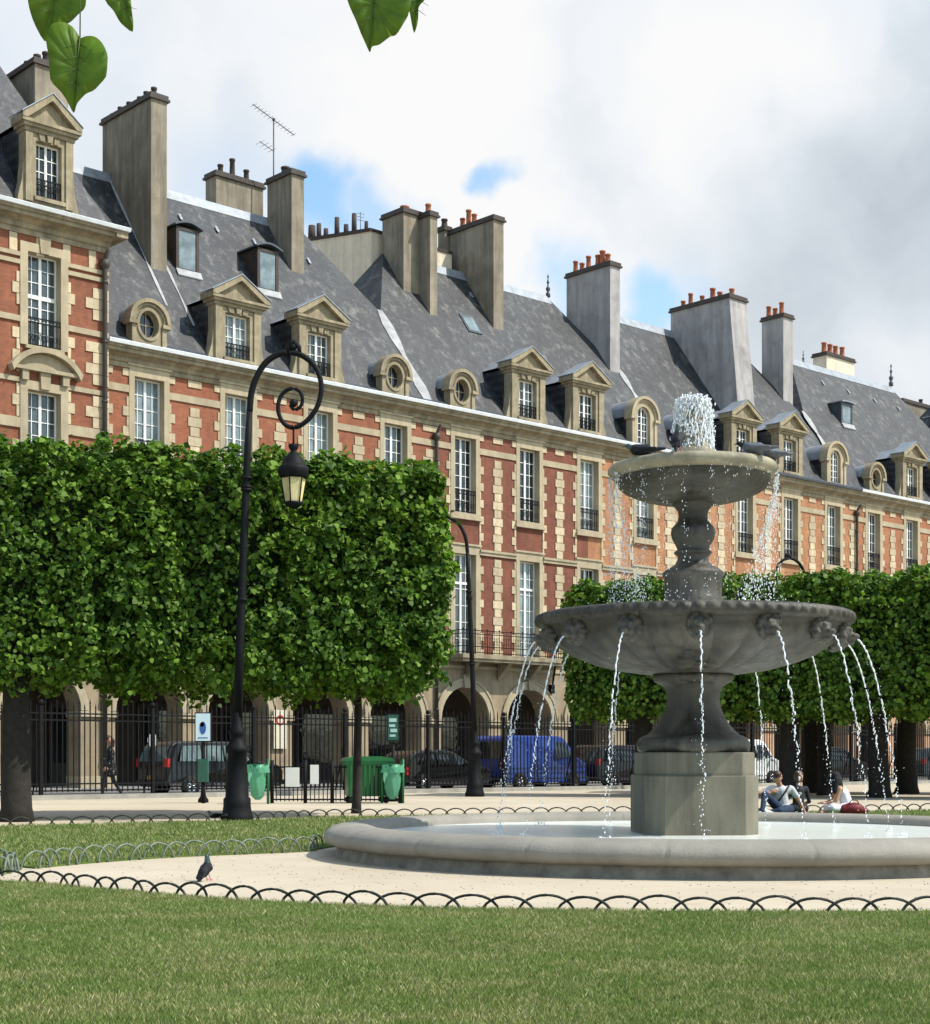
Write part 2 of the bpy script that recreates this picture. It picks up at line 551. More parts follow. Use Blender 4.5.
def window_meshes(key, w, h, rows, transom=None, arched=False, cols=2, frame_m='white_paint'):
    """origin bottom centre, front at y=0; returns frame and pane meshes"""
    if key in WIN: return WIN[key]
    f = MB()
    t = 0.055
    f.box(-w / 2, -w / 2 + t, 0, 0.07, 0, h); f.box(w / 2 - t, w / 2, 0, 0.07, 0, h)
    f.box(-w / 2 + t, w / 2 - t, 0, 0.07, h - t, h); f.box(-w / 2 + t, w / 2 - t, 0, 0.07, 0, t * 1.5)
    f.box(-0.05, 0.05, -0.012, 0.07, t * 1.5, h - t)
    if transom:
        f.box(-w / 2 + t, w / 2 - t, -0.02, 0.065, transom - 0.05, transom + 0.05)
    m = 0.026
    half = w / 2 - t - 0.05
    for s in (-1, 1):
        for c in range(1, cols):
            xc = s * (0.05 + half * c / cols)
            f.box(xc - m / 2, xc + m / 2, 0.014, 0.05, t * 1.5, h - t)
        for r in range(1, rows):
            z = t * 1.5 + (h - 2.5 * t) * r / rows
            f.box(min(s * 0.05, s * (0.05 + half)), max(s * 0.05, s * (0.05 + half)), 0.017, 0.047, z - m / 2, z + m / 2)
    p = MB().box(-w / 2 + 0.02, w / 2 - 0.02, 0.052, 0.062, 0.02, h - 0.02)
    WIN[key] = (f, p, {})
    return WIN[key]


MESHC = {}


def cached(key, fn):
    if key not in MESHC: MESHC[key] = fn()
    return MESHC[key]


def railing_mesh(w, h, key):
    def mk():
        b = MB()
        for z in (0.04, h - 0.16, h):
            b.box(-w / 2, w / 2, -0.02, 0.012, z - 0.018, z + 0.018)
        n = max(4, int(w / 0.13))
        for i in range(n + 1):
            x = -w / 2 + w * i / n
            b.box(x - 0.011, x + 0.011, -0.012, 0.008, 0.05, h)
        for i in range(n):
            x = -w / 2 + w * (i + 0.5) / n
            b.tube([(x + 0.045 * math.cos(a), -0.004, h - 0.08 + 0.055 * math.sin(a)) for a in [2 * PI * q / 8 for q in range(9)]], 0.008, 4, cap=False)
            b.tube([(x + 0.045 * math.cos(a), -0.004, 0.3 + 0.11 * math.sin(a)) for a in [2 * PI * q / 8 for q in range(9)]], 0.008, 4, cap=False)
        return b.mesh('railing', 'iron')
    return cached(('rail', key), mk)


def surround_mesh(ow, h, sil, y0=0.27):
    """stone frame round an opening, in the frame of its window (front of the window at y0 inside the wall)"""
    def mk():
        st = MB()
        for s in (-1, 1): st.box(*sorted((s * ow, s * (ow + 0.22))), -0.06 - y0, 0.09, 0, h)
        st.box(-ow - 0.22, ow + 0.22, -0.062 - y0, 0.09, h, h + 0.36)
        st.box(-ow - 0.30, ow + 0.30, -0.12 - y0, 0.02 - y0, h + 0.36, h + 0.44)
        if sil:
            st.box(-ow - 0.24, ow + 0.24, -0.10 - y0, 0.09, -0.16, 0)
            st.box(-ow - 0.30, ow + 0.30, -0.16 - y0, 0.03 - y0, -0.28, -0.16)
        return st.mesh('stone_surround', 'stone')
    return cached(('sur', ow, round(h, 3), sil), mk)


def add_window(root, x, y, z, key, w, h, rows, pane, transom=None, rail=None, rail_h=0.9):
    f, p, _ = window_meshes(key, w, h, rows, transom)
    fm = cached(('wf', key), lambda: f.mesh('window_frame', 'white_paint'))
    pm = cached(('wp', key, pane), lambda: p.mesh('pane', pane))
    wo = place('window', fm, root, (x, y, z)); LASTW[0] = wo
    place('pane', pm, wo)
    if rail:
        place('window_railing', railing_mesh(rail, rail_h, (rail, rail_h)), wo, (0, -0.30, 0.02))
    return wo


# ------------------------------------------------------------------ walls with rectangular openings
def wall_rects(b, x0, x1, z0, z1, rects, y0, y1, mi=0):
    xs = sorted({x0, x1, *[max(x0, min(x1, v)) for r in rects for v in (r[0], r[1])]})
    zs = sorted({z0, z1, *[max(z0, min(z1, v)) for r in rects for v in (r[2], r[3])]})

    def hole(cx, cz):
        return any(r[0] < cx < r[1] and r[2] < cz < r[3] for r in rects)
    nx, nz = len(xs) - 1, len(zs) - 1
    H = [[hole((xs[i] + xs[i + 1]) / 2, (zs[j] + zs[j + 1]) / 2) for j in range(nz)] for i in range(nx)]
    for i in range(nx):
        for j in range(nz):
            a, c, p, q = xs[i], xs[i + 1], zs[j], zs[j + 1]
            if H[i][j]: continue
            b.quad((a, y0, p), (c, y0, p), (c, y0, q), (a, y0, q), mi)
            b.quad((a, y1, p), (a, y1, q), (c, y1, q), (c, y1, p), mi)
            for (di, dj, A, B) in ((-1, 0, (a, p), (a, q)), (1, 0, (c, p), (c, q)), (0, -1, (a, p), (c, p)), (0, 1, (a, q), (c, q))):
                ii, jj = i + di, j + dj
                if ii < 0 or jj < 0 or ii >= nx or jj >= nz or H[ii][jj]:
                    b.quad((A[0], y0, A[1]), (B[0], y0, B[1]), (B[0], y1, B[1]), (A[0], y1, A[1]), mi)


def subtract(a, b, cuts):
    """intervals of [a,b] outside the cuts"""
    out = []; cur = a
    for c0, c1 in sorted(cuts):
        if c1 <= cur: continue
        if c0 > cur: out.append((cur, min(c0, b)))
        cur = max(cur, c1)
        if cur >= b: break
    if cur < b: out.append((cur, b))
    return out


# ------------------------------------------------------------------ dormers (origin: front bottom centre)
def slope_y(z, ez, k): return (z - ez) / k


def ped_dormer(root, x, y, z, pane='pane_dark', s=1.0, k=1.417, key='p', rail=True):
    """stone dormer with triangular pediment; roof slope k = rise per depth"""
    d = empty('dormer', (x, y, z)); d.parent = root
    W = 1.06 * s; ww = 0.56 * s; z0, z1 = 0.30 * s, 2.0 * s; H = 2.22 * s

    def mk():
        b = MB()
        outer = [(-W, 0), (W, 0), (W, H), (-W, H)]
        inner = [(-ww, z0), (ww, z0), (ww, z1), (-ww, z1)]
        b.ring(outer, inner, 0, 0.42 * s)
        # pilasters and flared feet
        for q in (-1, 1):
            xa, xb = sorted((q * (W - 0.34 * s), q * (W - 0.02)))
            b.box(xa, xb, -0.07 * s, 0.0, 0.12 * s, H)
            b.prism([(q * W, 0), (q * (W + 0.30 * s), 0), (q * (W + 0.24 * s), 0.25 * s), (q * (W + 0.10 * s), 0.7 * s), (q * (W + 0.02), 1.3 * s), (q * W, 1.45 * s)], 0.03, 0.38 * s)
        # voussoirs
        for i, q in enumerate((-0.30, 0, 0.30)):
            b.prism([(q * s - 0.09 * s, z1 + 0.01), (q * s + 0.09 * s, z1 + 0.01), (q * s * 1.15 + 0.13 * s, H - 0.01), (q * s * 1.15 - 0.13 * s, H - 0.01)], -0.06 * s - (0.04 if q == 0 else 0), 0.0)
        # entablature, stepped
        b.box(-W - 0.04, W + 0.04, -0.10 * s, 0.5 * s, H, H + 0.12 * s)
        b.box(-W - 0.14 * s, W + 0.14 * s, -0.20 * s, 0.55 * s, H + 0.12 * s, H + 0.22 * s)
        b.box(-W - 0.24 * s, W + 0.24 * s, -0.28 * s, 0.6 * s, H + 0.22 * s, H + 0.32 * s)
        zb = H + 0.32 * s; E = W + 0.24 * s; ap = 0.80 * s
        b.prism([(-E + 0.2, zb), (E - 0.2, zb), (0, zb + ap - 0.12)], -0.08 * s, 0.5 * s)
        for q in (-1, 1):
            b.prism([(q * E, zb + 0.0), (q * E, zb + 0.12 * s), (0, zb + ap + 0.10 * s), (0, zb + ap - 0.10 * s), (q * (E - 0.22), zb + 0.003)], -0.30 * s, 0.6 * s)
        b.box(-ww - 0.12, ww + 0.12, -0.12 * s, 0.0, z0 - 0.12 * s, z0)
        return b.mesh('dormer_front', 'stone_weathered')
    place('dormer_front', cached(('pd', s), mk), d)

    def body():
        b = MB()
        zt = H + 0.2 * s
        yb = zt / k + 0.4
        for q in (-1, 1):
            xa, xb = sorted((q * (W - 0.02), q * (W - 0.12)))
            b.prism([(0.42 * s, -0.2), (yb, zt), (0.42 * s, zt)], xa, xb, 0, 'x')
        E = W + 0.06; ap = 0.72 * s
        yr = (zt + ap) / k + 0.5
        b.add([(-E, 0.56 * s, zt + 0.1), (0, 0.56 * s, zt + ap + 0.06), (0, yr, zt + ap + 0.06), (-E, yb, zt + 0.1)], [(0, 1, 2, 3)], 1)
        b.add([(E, 0.56 * s, zt + 0.1), (0, 0.56 * s, zt + ap + 0.06), (0, yr, zt + ap + 0.06), (E, yb, zt + 0.1)], [(0, 3, 2, 1)], 1)
        b.box(-E, E, 0.5 * s, 0.62 * s, zt - 0.05, zt + 0.1, 1)
        E2 = W + 0.28 * s; za = H + 0.32 * s
        for q in (-1, 1):
            b.prism([(q * E2, za + 0.125 * s), (q * E2, za + 0.165 * s), (0, za + 0.95 * s), (0, za + 0.91 * s)], -0.33 * s, 0.66 * s, 1)
        return b.mesh('dormer_roof', ['slate', 'zinc'])
    place('dormer_roof', cached(('pdb', s, k), body), d)
    h = z1 - z0
    f, p, _ = window_meshes(('pdw', s), ww * 2, h, 4)
    wo = place('window', cached(('pdwf', s), lambda: f.mesh('window_frame', 'white_paint')), d, (0, 0.24 * s, z0))
    place('pane', cached(('pdwp', s, pane), lambda: p.mesh('pane', pane)), d, (0, 0.24 * s, z0))
    if rail:
        place('window_railing', railing_mesh(ww * 2, 0.55, ('dr', s)), d, (0, 0.06, z0 + 0.02))
    return d


def arch_dormer(root, x, y, z, W, hs, ow, oz0, oz1, round_=False, k=1.417, key='a', pane='pane_dark', back=None):
    """round-headed stone dormer; opening is an arched window or an oculus"""
    d = empty('dormer', (x, y, z)); d.parent = root
    n = 20

    def contours():
        outer = [(-W, 0), (W, 0)] + arcpts(0, hs, W, 0, PI, n)
        if round_:
            cz = (oz0 + oz1) / 2; r = (oz1 - oz0) / 2
            # matched angular samples
            inner = []
            for (px, pz) in outer:
                a = math.atan2(pz - cz, px); inner.append((ow * math.cos(a), cz + r * math.sin(a)))
            # densify bottom edge
            o2 = []; i2 = []
            for i in range(len(outer)):
                p, q = outer[i], outer[(i + 1) % len(outer)]
                m_ = 6 if i in (0, 1, len(outer) - 1) else 1
                for t in range(m_):
                    pp = (p[0] + (q[0] - p[0]) * t / m_, p[1] + (q[1] - p[1]) * t / m_)
                    a = math.atan2(pp[1] - cz, pp[0])
                    o2.append(pp); i2.append((ow * math.cos(a), cz + r * math.sin(a)))
            return o2, i2
        inner = [(-ow, oz0), (ow, oz0)] + arcpts(0, oz1 - ow, ow, 0, PI, n)
        return outer, inner

    def front():
        b = MB()
        o, i = contours()
        b.ring(o, i, 0, 0.32)
        # hood moulding
        a = arcpts(0, hs, W + 0.10, 0, PI, n); c = arcpts(0, hs, W - 0.05, 0, PI, n)
        b.ring(a + c[::-1], a + c[::-1], 0, 0) if False else None
        for (ra, rb, ya, yb) in ((W + 0.11, W - 0.03, -0.16, 0.36), (W - 0.05, W - 0.13, -0.07, 0.0)):
            A = arcpts(0, hs, ra, 0, PI, n); B = arcpts(0, hs, rb, 0, PI, n)
            b.prism(A + B[::-1], ya, yb)
        for q in (-1, 1):
            xa, xb = sorted((q * (W - 0.22), q * (W + 0.13)))
            b.box(xa, xb, -0.15, 0.34, hs - 0.14, hs - 0.005)
            xa, xb = sorted((q * (W - 0.2), q * (W - 0.02)))
            b.box(xa, xb, -0.06, 0.0, 0.0, hs - 0.14)
        if round_:
            cz = (oz0 + oz1) / 2; r = (oz1 - oz0) / 2
            an = [2 * PI * q / 24 for q in range(24)]
            b.ring([((ow + 0.11) * math.cos(t), cz + (r + 0.11) * math.sin(t)) for t in an], [((ow + 0.005) * math.cos(t), cz + (r + 0.005) * math.sin(t)) for t in an], -0.05, 0.0)
        return b.mesh('dormer_front', 'stone_weathered' if round_ else 'stone')
    place('dormer_front', cached(('adf', key), front), d)

    def body():
        b = MB()
        P = arcpts(0, hs, W + 0.03, 0, PI, n)
        yb = [(pz) / k + 0.35 for (_, pz) in P]
        vs = [(px, 0.33, pz) for (px, pz) in P] + [(px, yb[i], pz) for i, (px, pz) in enumerate(P)]
        b.add(vs, [(i, i + 1, n + 2 + i, n + 1 + i) for i in range(n)], 1, True)
        for q in (-1, 1):
            b.prism([(0.32, -0.2), (hs / k + 0.35, hs), (0.32, hs)], *sorted((q * (W - 0.01), q * (W - 0.1))), 0, 'x')
        return b.mesh('dormer_roof', ['slate', 'zinc'])
    place('dormer_roof', cached(('adb', key, k), body), d)
    if round_:
        b = MB(); cz = (oz0 + oz1) / 2; r = (oz1 - oz0) / 2

        def fr():
            b = MB()
            an = [2 * PI * q / 24 for q in range(24)]
            b.ring([(ow * math.cos(t), cz + r * math.sin(t)) for t in an], [((ow - 0.05) * math.cos(t), cz + (r - 0.05) * math.sin(t)) for t in an], 0.2, 0.25)
            b.box(-0.018, 0.018, 0.205, 0.24, oz0 + 0.02, oz1 - 0.02)
            b.box(-ow + 0.02, ow - 0.02, 0.21, 0.235, cz - 0.016, cz + 0.016)
            return b.mesh('window_frame', 'stone_weathered')

        def pn():
            b = MB(); an = [2 * PI * q / 24 for q in range(24)]
            b.prism([((ow - 0.01) * math.cos(t), cz + (r - 0.01) * math.sin(t)) for t in an], 0.245, 0.255)
            return b.mesh('pane', pane)
        place('window', cached(('af', key), fr), d)
        place('pane', cached(('ap', key), pn), d)
    else:
        def fr():
            b = MB()
            o = [(-ow, oz0), (ow, oz0)] + arcpts(0, oz1 - ow, ow, 0, PI, n)
            i = [(-ow + 0.05, oz0 + 0.06), (ow - 0.05, oz0 + 0.06)] + arcpts(0, oz1 - ow, ow - 0.05, 0, PI, n)
            b.ring(o, i, 0.18, 0.25)
            b.box(-0.035, 0.035, 0.17, 0.24, oz0 + 0.05, oz1 - 0.03)
            for q in range(1, 5):
                zz = oz0 + (oz1 - ow - oz0) * q / 4
                b.box(-ow + 0.04, ow - 0.04, 0.19, 0.225, zz - 0.014, zz + 0.014)
            for q in (-1, 1):
                b.box(q * ow * 0.5 - 0.012, q * ow * 0.5 + 0.012, 0.195, 0.22, oz0 + 0.05, oz1 - ow * 0.4)
            return b.mesh('window_frame', 'white_paint')

        def pn():
            b = MB()
            b.prism([(-ow + 0.01, oz0 + 0.01), (ow - 0.01, oz0 + 0.01)] + arcpts(0, oz1 - ow, ow - 0.01, 0, PI, n), 0.235, 0.245)
            return b.mesh('pane', pane)
        place('window', cached(('af', key), fr), d)
        place('pane', cached(('ap', key), pn), d)
    return d


def oculus(root, x, z, y=0.02):
    return arch_dormer(root, x, y, z, 0.74, 0.98, 0.40, 0.42, 1.40, True, key='oc', pane='pane_dark')


def arched(root, x, z, y=0.02):
    return arch_dormer(root, x, y, z, 0.92, 1.45, 0.46, 0.22, 2.0, False, key='ar')


def roof_dormer(root, u, y, z, w, h, k=1.417, hood='flat', pane='pane_curtain', key='rd'):
    """small timber roof dormer standing on the slope"""
    d = empty('roof_dormer', (u, y, z)); d.parent = root

    def mk():
        b = MB()
        W = w / 2
        b.ring([(-W, 0), (W, 0), (W, h), (-W, h)], [(-W + 0.13, 0.14), (W - 0.13, 0.14), (W - 0.13, h - 0.12), (-W + 0.13, h - 0.12)], 0, 0.1)
        for q in (-1, 1):
            b.prism([(0.1, -0.1), ((h) / k + 0.1, h), (0.1, h)], *sorted((q * W, q * (W - 0.08))), 0, 'x')
        n = 10
        rise = 0.18 if hood == 'curve' else 0.05
        P = [(-W - 0.12 + (w + 0.24) * i / n, h + rise * math.sin(PI * i / n)) for i in range(n + 1)]
        Q = [(p[0], p[1] + 0.07) for p in P]
        b.prism(P + Q[::-1], -0.14, h / k + 0.35, 1)
        return b.mesh('dormer_casing', ['zinc_dark', 'zinc'] if hood != 'curve' else ['dark_wood', 'zinc_dark'])
    place('dormer_casing', cached((key, w, h), mk), d)
    place('pane', cached((key, w, h, 'p'), lambda: MB().box(-w / 2 + 0.12, w / 2 - 0.12, 0.04, 0.06, 0.13, h - 0.11).mesh('pane', pane)), d)
    place('sill_flashing', cached((key, w, 'f'), lambda: MB().prism([(-0.05, 0.02), (-0.20, -0.24), (-0.22, -0.20), (-0.05, 0.09)], -w / 2 - 0.04, w / 2 + 0.04, 0, 'x').mesh('sill_flashing', 'lead_flashing')), d)
    return d


def chimney(root, x0, x1, y0, y1, zb, zt, mat, pots, pot_mat='terracotta', along='y', slant=0.0, cap_mat=None):
    """slab chimney with cap and pots. pots: list of (t, height, radius) along its length"""
    b = MB()
    b.add([(x0, y0 - slant, zb), (x1, y0 - slant, zb), (x1, y1, zb), (x0, y1, zb), (x0, y0, zt), (x1, y0, zt), (x1, y1, zt), (x0, y1, zt)],
          [(0, 3, 2, 1), (4, 5, 6, 7), (0, 1, 5, 4), (1, 2, 6, 5), (2, 3, 7, 6), (3, 0, 4, 7)])
    c = b.build('chimney', mat, root)
    k = MB()
    k.box(x0 - 0.10, x1 + 0.10, y0 - 0.10, y1 + 0.10, zt, zt + 0.09)
    k.box(x0 - 0.05, x1 + 0.05, y0 - 0.05, y1 + 0.05, zt + 0.09, zt + 0.24)
    k.build('chimney_cap', cap_mat or 'dark_wood', c)
    for (t, h, r) in pots:
        if along == 'y':
            px, py = (x0 + x1) / 2, y0 + (y1 - y0) * t
        else:
            px, py = x0 + (x1 - x0) * t, (y0 + y1) / 2
        pm = cached(('pot', h, r, pot_mat), lambda: MB().lathe([(0.0, 0), (r * 1.12, 0), (r * 1.12, 0.06), (r * 0.95, 0.1), (r * 0.82, h - 0.1), (r * 1.02, h - 0.08), (r * 1.02, h), (r * 0.7, h), (r * 0.65, h - 0.15), (0, h - 0.15)], 12).mesh('chimney_pot', pot_mat))
        place('chimney_pot', pm, c, (px, py, zt + 0.235))
    return c


# ------------------------------------------------------------------ the terrace houses
BAY = 3.9


def roof_mesh(root, W, ez, zr, hl, hr, yr=6.0, yn=3.3, front=-0.12, wx0=0.0, wx1=None, el=2.4, er=2.4):
    """slate roof: front slope, ridge, steep small hips above the party walls"""
    wx1 = W if wx1 is None else wx1
    k = (zr - ez) / yr
    zf = ez + front * k
    zn = ez + yn * k
    yb = 2 * yr
    b = MB()
    L = [(wx0, front, zf)] + ([(wx0, yn, zn), (wx0 + el, yr, zr)] if hl else [(wx0, yr, zr)])
    Rr = [(wx1, front, zf)] + ([(wx1, yn, zn), (wx1 - er, yr, zr)] if hr else [(wx1, yr, zr)])
    poly = L + Rr[::-1]
    b.add(poly, [tuple(range(len(poly)))])
    # back slope
    mir = [(p[0], yb - p[1], p[2]) for p in poly]
    b.add(mir, [tuple(reversed(range(len(mir))))])
    for on, x, xr in ((hl, wx0, wx0 + el), (hr, wx1, wx1 - er)):
        if on:
            b.add([(x, yn, zn), (xr, yr, zr), (x, yb - yn, zn)], [(0, 1, 2)])
    return b.build('roof', 'slate', root), k


def make_house(u0, name_label, brick='brick_rose', wall_y=0.0, ez=15.9, zr=24.4, nb=4, hl=True, hr=True, bay_panes=None, gutter='zinc_bright',
               split=None, W=15.6, x_first=1.95, roof_kw=None, arc='arcade_stone', first_panes=None, wins=None):
    root = empty('townhouse', F(u0, wall_y), TH)
    tag(root, name_label, 'house', 'brick and stone houses along the square')
    T = 0.5
    cx = [x_first + BAY * i for i in range(nb)]
    ow = 0.62
    W1 = (5.55, 9.95); W2 = (11.7, 14.95)
    if wins: W1, W2 = wins
    top = ez - 0.7
    rects = []
    for c in cx:
        rects += [(c - ow - 0.1, c + ow + 0.1, W1[0] - 0.05, W1[1] + 0.1), (c - ow - 0.1, c + ow + 0.1, W2[0] - 0.05, W2[1] + 0.1)]
    segs = [(0.0, W, brick)] if not split else [(0.0, split[0], brick), (split[0], W, split[1])]
    for (a, c, mt) in segs:
        b = MB(); wall_rects(b, a, c, 5.4, top, [r for r in rects if r[1] > a and r[0] < c], 0, T)
        b.build('brick_wall', mt, root)
    # ---- dressings
    P = 0.035
    sp = BAY
    z_lo, z_hi = 5.55, top - 0.02
    S2 = (W2[0] - 0.3, W2[1] + 0.42); S1 = (W1[0], W1[1] + 0.42)
    band1 = (W1[1] + 0.02, W1[1] + 0.24)      # string course
    band2 = (W2[1] - 0.62, W2[1] - 0.36)
    def chain(xa, w_s, w_l, side=0, zs=z_lo, ze=z_hi, hh=0.36, skip=()):
        z = zs; i = 0; q = MB()
        while z < ze - 0.12:
            h2 = min(hh, ze - z)
            w = w_l if i % 2 == 0 else w_s
            bad = any(z < s1 and z + h2 > s0 for s0, s1 in skip)
            if bad and q.v:
                q.build('quoin_chain', 'quoin', root); q = MB()
            if not bad:
                if side == 0: x0_, x1_ = xa - w / 2, xa + w / 2
                elif side > 0: x0_, x1_ = xa, xa + w
                else: x0_, x1_ = xa - w, xa
                x0_, x1_ = max(x0_, 0.0), min(x1_, W)
                if x1_ - x0_ > 0.03:
                    q.box(x0_, x1_, -P - random.uniform(0, 0.006), 0.05, z + 0.012, z + h2 - 0.012)
            z += h2; i += 1
        if q.v: q.build('quoin_chain', 'quoin', root)
    skip = ((band1[0] - 0.02, band1[1] + 0.02), (band2[0] - 0.02, band2[1] + 0.02))
    for c in cx:
        for s in (-1, 1):
            chain(c + s * (ow + 0.22), 0.09, 0.25, s, skip=skip)
    for i in range(nb - 1):
        chain((cx[i] + cx[i + 1]) / 2, 0.40, 0.58, 0, skip=skip)
    chain(0.0, 0.3, 0.45, 1, skip=skip); chain(W, 0.3, 0.45, -1, skip=skip)
    st = MB()
    for (S, yy) in ((band1, -0.085), (band2, -0.05)):
        for (a, c) in subtract(0, W, [(x - ow - 0.225, x + ow + 0.225) for x in cx]):
            st = MB(); st.box(a + 0.001, c - 0.001, yy, 0.04, S[0], S[1])
            if S is band1: st.box(a + 0.001, c - 0.001, yy - 0.05, 0.035, S[1] - 0.08, S[1] + 0.02)
            st.build('string_course', 'stone', root)
    # ---- cornice
    pr = [(0.05, top), (-0.06, top), (-0.06, top + 0.16), (-0.14, top + 0.2), (-0.14, top + 0.32), (-0.30, top + 0.42), (-0.44, top + 0.46), (-0.44, top + 0.58), (-0.5, top + 0.6), (-0.5, ez - 0.02), (0.5, ez - 0.02), (0.5, top)]
    MB().prism(pr, 0.0, W, 0, 'x').build('cornice', 'stone_weathered', root)
    MB().prism([(-0.42, ez - 0.015), (-0.60, ez - 0.015), (-0.63, ez + 0.10), (-0.60, ez + 0.13), (-0.53, ez + 0.12), (-0.42, ez + 0.03)], 0.0, W, 0, 'x').build('gutter', gutter, root)
    MB().prism([(-0.36, ez - 0.015), (-0.02, ez + 0.30), (0.3, ez + 0.5), (0.4, ez - 0.01)], 0.004, W - 0.004, 0, 'x').build('eaves_flashing', 'zinc_dark', root)
    # ---- roof
    kw = dict(hl=hl, hr=hr); kw.update(roof_kw or {})
    ro, k = roof_mesh(root, W, ez + 0.12, zr, **kw)
    el = kw.get('el', 2.4); er = kw.get('er', 2.4)
    rx0 = kw.get('wx0', 0) + (el if hl else 0); rx1 = kw.get('wx1', W) - (er if hr else 0)
    MB().prism([(5.72, zr - 0.36), (5.98, zr + 0.09), (6.02, zr + 0.09), (6.28, zr - 0.36), (6.25, zr - 0.4), (6, zr - 0.05), (5.75, zr - 0.4)], rx0, rx1, 0, 'x').build('ridge_flashing', 'zinc', root)
    # ---- windows
    bp = bay_panes or ['pane_dark'] * nb
    for i, c in enumerate(cx):
        h2 = W2[1] - W2[0]; h1 = W1[1] - W1[0]
        add_window(root, c, 0.27, W2[0], ('w2', round(h2, 2)), 2 * ow, h2, 6, bp[i], rail=2 * ow, rail_h=0.95)
        place('stone_surround', surround_mesh(ow, h2, True), LASTW[0])
        add_window(root, c, 0.27, W1[0], ('w1', round(h1, 2)), 2 * ow, h1, 6, (first_panes or bp)[i], transom=h1 * 0.72)
        place('stone_surround', surround_mesh(ow, h1, False), LASTW[0])
    # ---- arcade
    a = MB(); TA = 0.95
    zsp, r = 2.85, 1.4
    n = 16
    acx = [c for c in cx] if x_first > 1.5 else [c for c in cx]
    edges = subtract(0, W, [(c - r, c + r) for c in acx])
    for (e0, e1) in edges:
        a.box(e0, e1, -0.03, TA, 0, 5.38)
    for c in acx:
        P_ = arcpts(c, zsp, r, PI, 0, n)
        for i in range(n):
            (xa, za), (xb, zb) = P_[i], P_[i + 1]
            a.add([(xa, -0.03, za), (xb, -0.03, zb), (xb, -0.03, 5.38), (xa, -0.03, 5.38)], [(0, 1, 2, 3)])
            a.add([(xa, TA, za), (xb, TA, zb), (xb, TA, 5.38), (xa, TA, 5.38)], [(3, 2, 1, 0)])
            a.add([(xa, -0.03, za), (xb, -0.03, zb), (xb, TA, zb), (xa, TA, za)], [(0, 3, 2, 1)])
        a.add([(c - r, -0.03, 5.38), (c + r, -0.03, 5.38), (c + r, TA, 5.38), (c - r, TA, 5.38)], [(0, 1, 2, 3)])
    a.build('arcade_wall', arc, root)
    def archi():
        t = MB()
        for (ra, rb, d) in ((r + 0.30, r - 0.003, -0.09), (r + 0.36, r + 0.27, -0.13)):
            t.prism(arcpts(0, zsp, ra, PI, 0, n) + arcpts(0, zsp, rb, PI, 0, n)[::-1], d, 0.0)
        t.prism([(-0.14, zsp + r - 0.05), (0.14, zsp + r - 0.05), (0.21, zsp + r + 0.5), (-0.21, zsp + r + 0.5)], -0.19, 0.0)
        return t.mesh('arch_moulding', 'stone')
    for c in acx: place('arch_moulding', cached('archi', archi), root, (c, 0, 0))
    for (e0, e1) in edges:
        t = MB()
        t.box(max(0, e0 - 0.05), min(W, e1 + 0.05), -0.14, TA - 0.02, zsp - 0.22, zsp - 0.02)
        t.build('impost', 'stone', root)
        MB().box(max(0, e0 - 0.04), min(W, e1 + 0.04), -0.11, TA - 0.03, 0.0, 0.55).build('plinth', 'stone', root)
    t = MB(); t.box(0, W, -0.10, 0.0, 5.02, 5.16); t.box(0, W, -0.16, 0.02, 5.38, 5.55)
    t.build('string_course_moulding', 'stone', root)
    # ---- covered passage
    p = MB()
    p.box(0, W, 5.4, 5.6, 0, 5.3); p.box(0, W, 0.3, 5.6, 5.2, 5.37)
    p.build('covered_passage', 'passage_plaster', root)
    for i, c in enumerate(acx):
        d_ = cached('shopd', lambda: MB().box(-1.15, 1.15, 5.3, 5.41, 0.1, 3.4).mesh('shop_door', 'dark_wood'))
        do = place('shop_door', d_, root, (c, 0, 0))
        place('pane', cached('shopp', lambda: MB().box(-0.95, 0.95, 5.27, 5.31, 1.0, 3.1).mesh('pane', 'pane_dark')), do)
    return root, k


def flash(root, x, k, ez, y0, y1, w=0.14, lift=0.05, dx=0.0):
    """lead valley strip on the roof slope"""
    b = MB()
    n = 6
    vs = []
    for i in range(n + 1):
        y = y0 + (y1 - y0) * i / n
        ww = w * (1.0 + 0.5 * math.sin(i * 1.7))
        vs += [(x - ww + dx * i / n, y, ez + k * y + lift), (x + ww + dx * i / n, y, ez + k * y + lift)]
    b.add(vs, [(2 * i, 2 * i + 1, 2 * i + 3, 2 * i + 2) for i in range(n)])
    return b.build('valley_flashing', 'lead_flashing', root)


def pipe(root, x, z0, z1, y=-0.14, r=0.07):
    b = MB()
    b.tube([(x, y, z0), (x, y, z1 - 0.6), (x, y - 0.05, z1 - 0.35), (x, y - 0.28, z1 - 0.1)], r, 10)
    b.lathe([(r, 0), (r + 0.09, 0.12), (r + 0.09, 0.32), (r, 0.34)], 10, 0, (x, y, z1 - 0.75))
    z = z0 + 1
    while z < z1 - 1:
        b.lathe([(r, 0), (r + 0.025, 0), (r + 0.025, 0.08), (r, 0.08)], 10, 0, (x, y, z)); z += 2.1
    return b.build('drainpipe', 'drainpipe_paint', root)


def finial(root, x, y, z, s=1.0):
    b = MB().lathe([(0.0, 0), (0.13, 0.0), (0.13, 0.2), (0.06, 0.28), (0.12, 0.4), (0.13, 0.5), (0.05, 0.6), (0.04, 0.75), (0.09, 0.82), (0.05, 0.9), (0.02, 1.05), (0.055, 1.12), (0.04, 1.2), (0.0, 1.3)], 10)
    o = b.build('finial', 'zinc_dark', root, (x, y, z)); o.scale = (s, s, s); return o


ROOFZ = 16.02
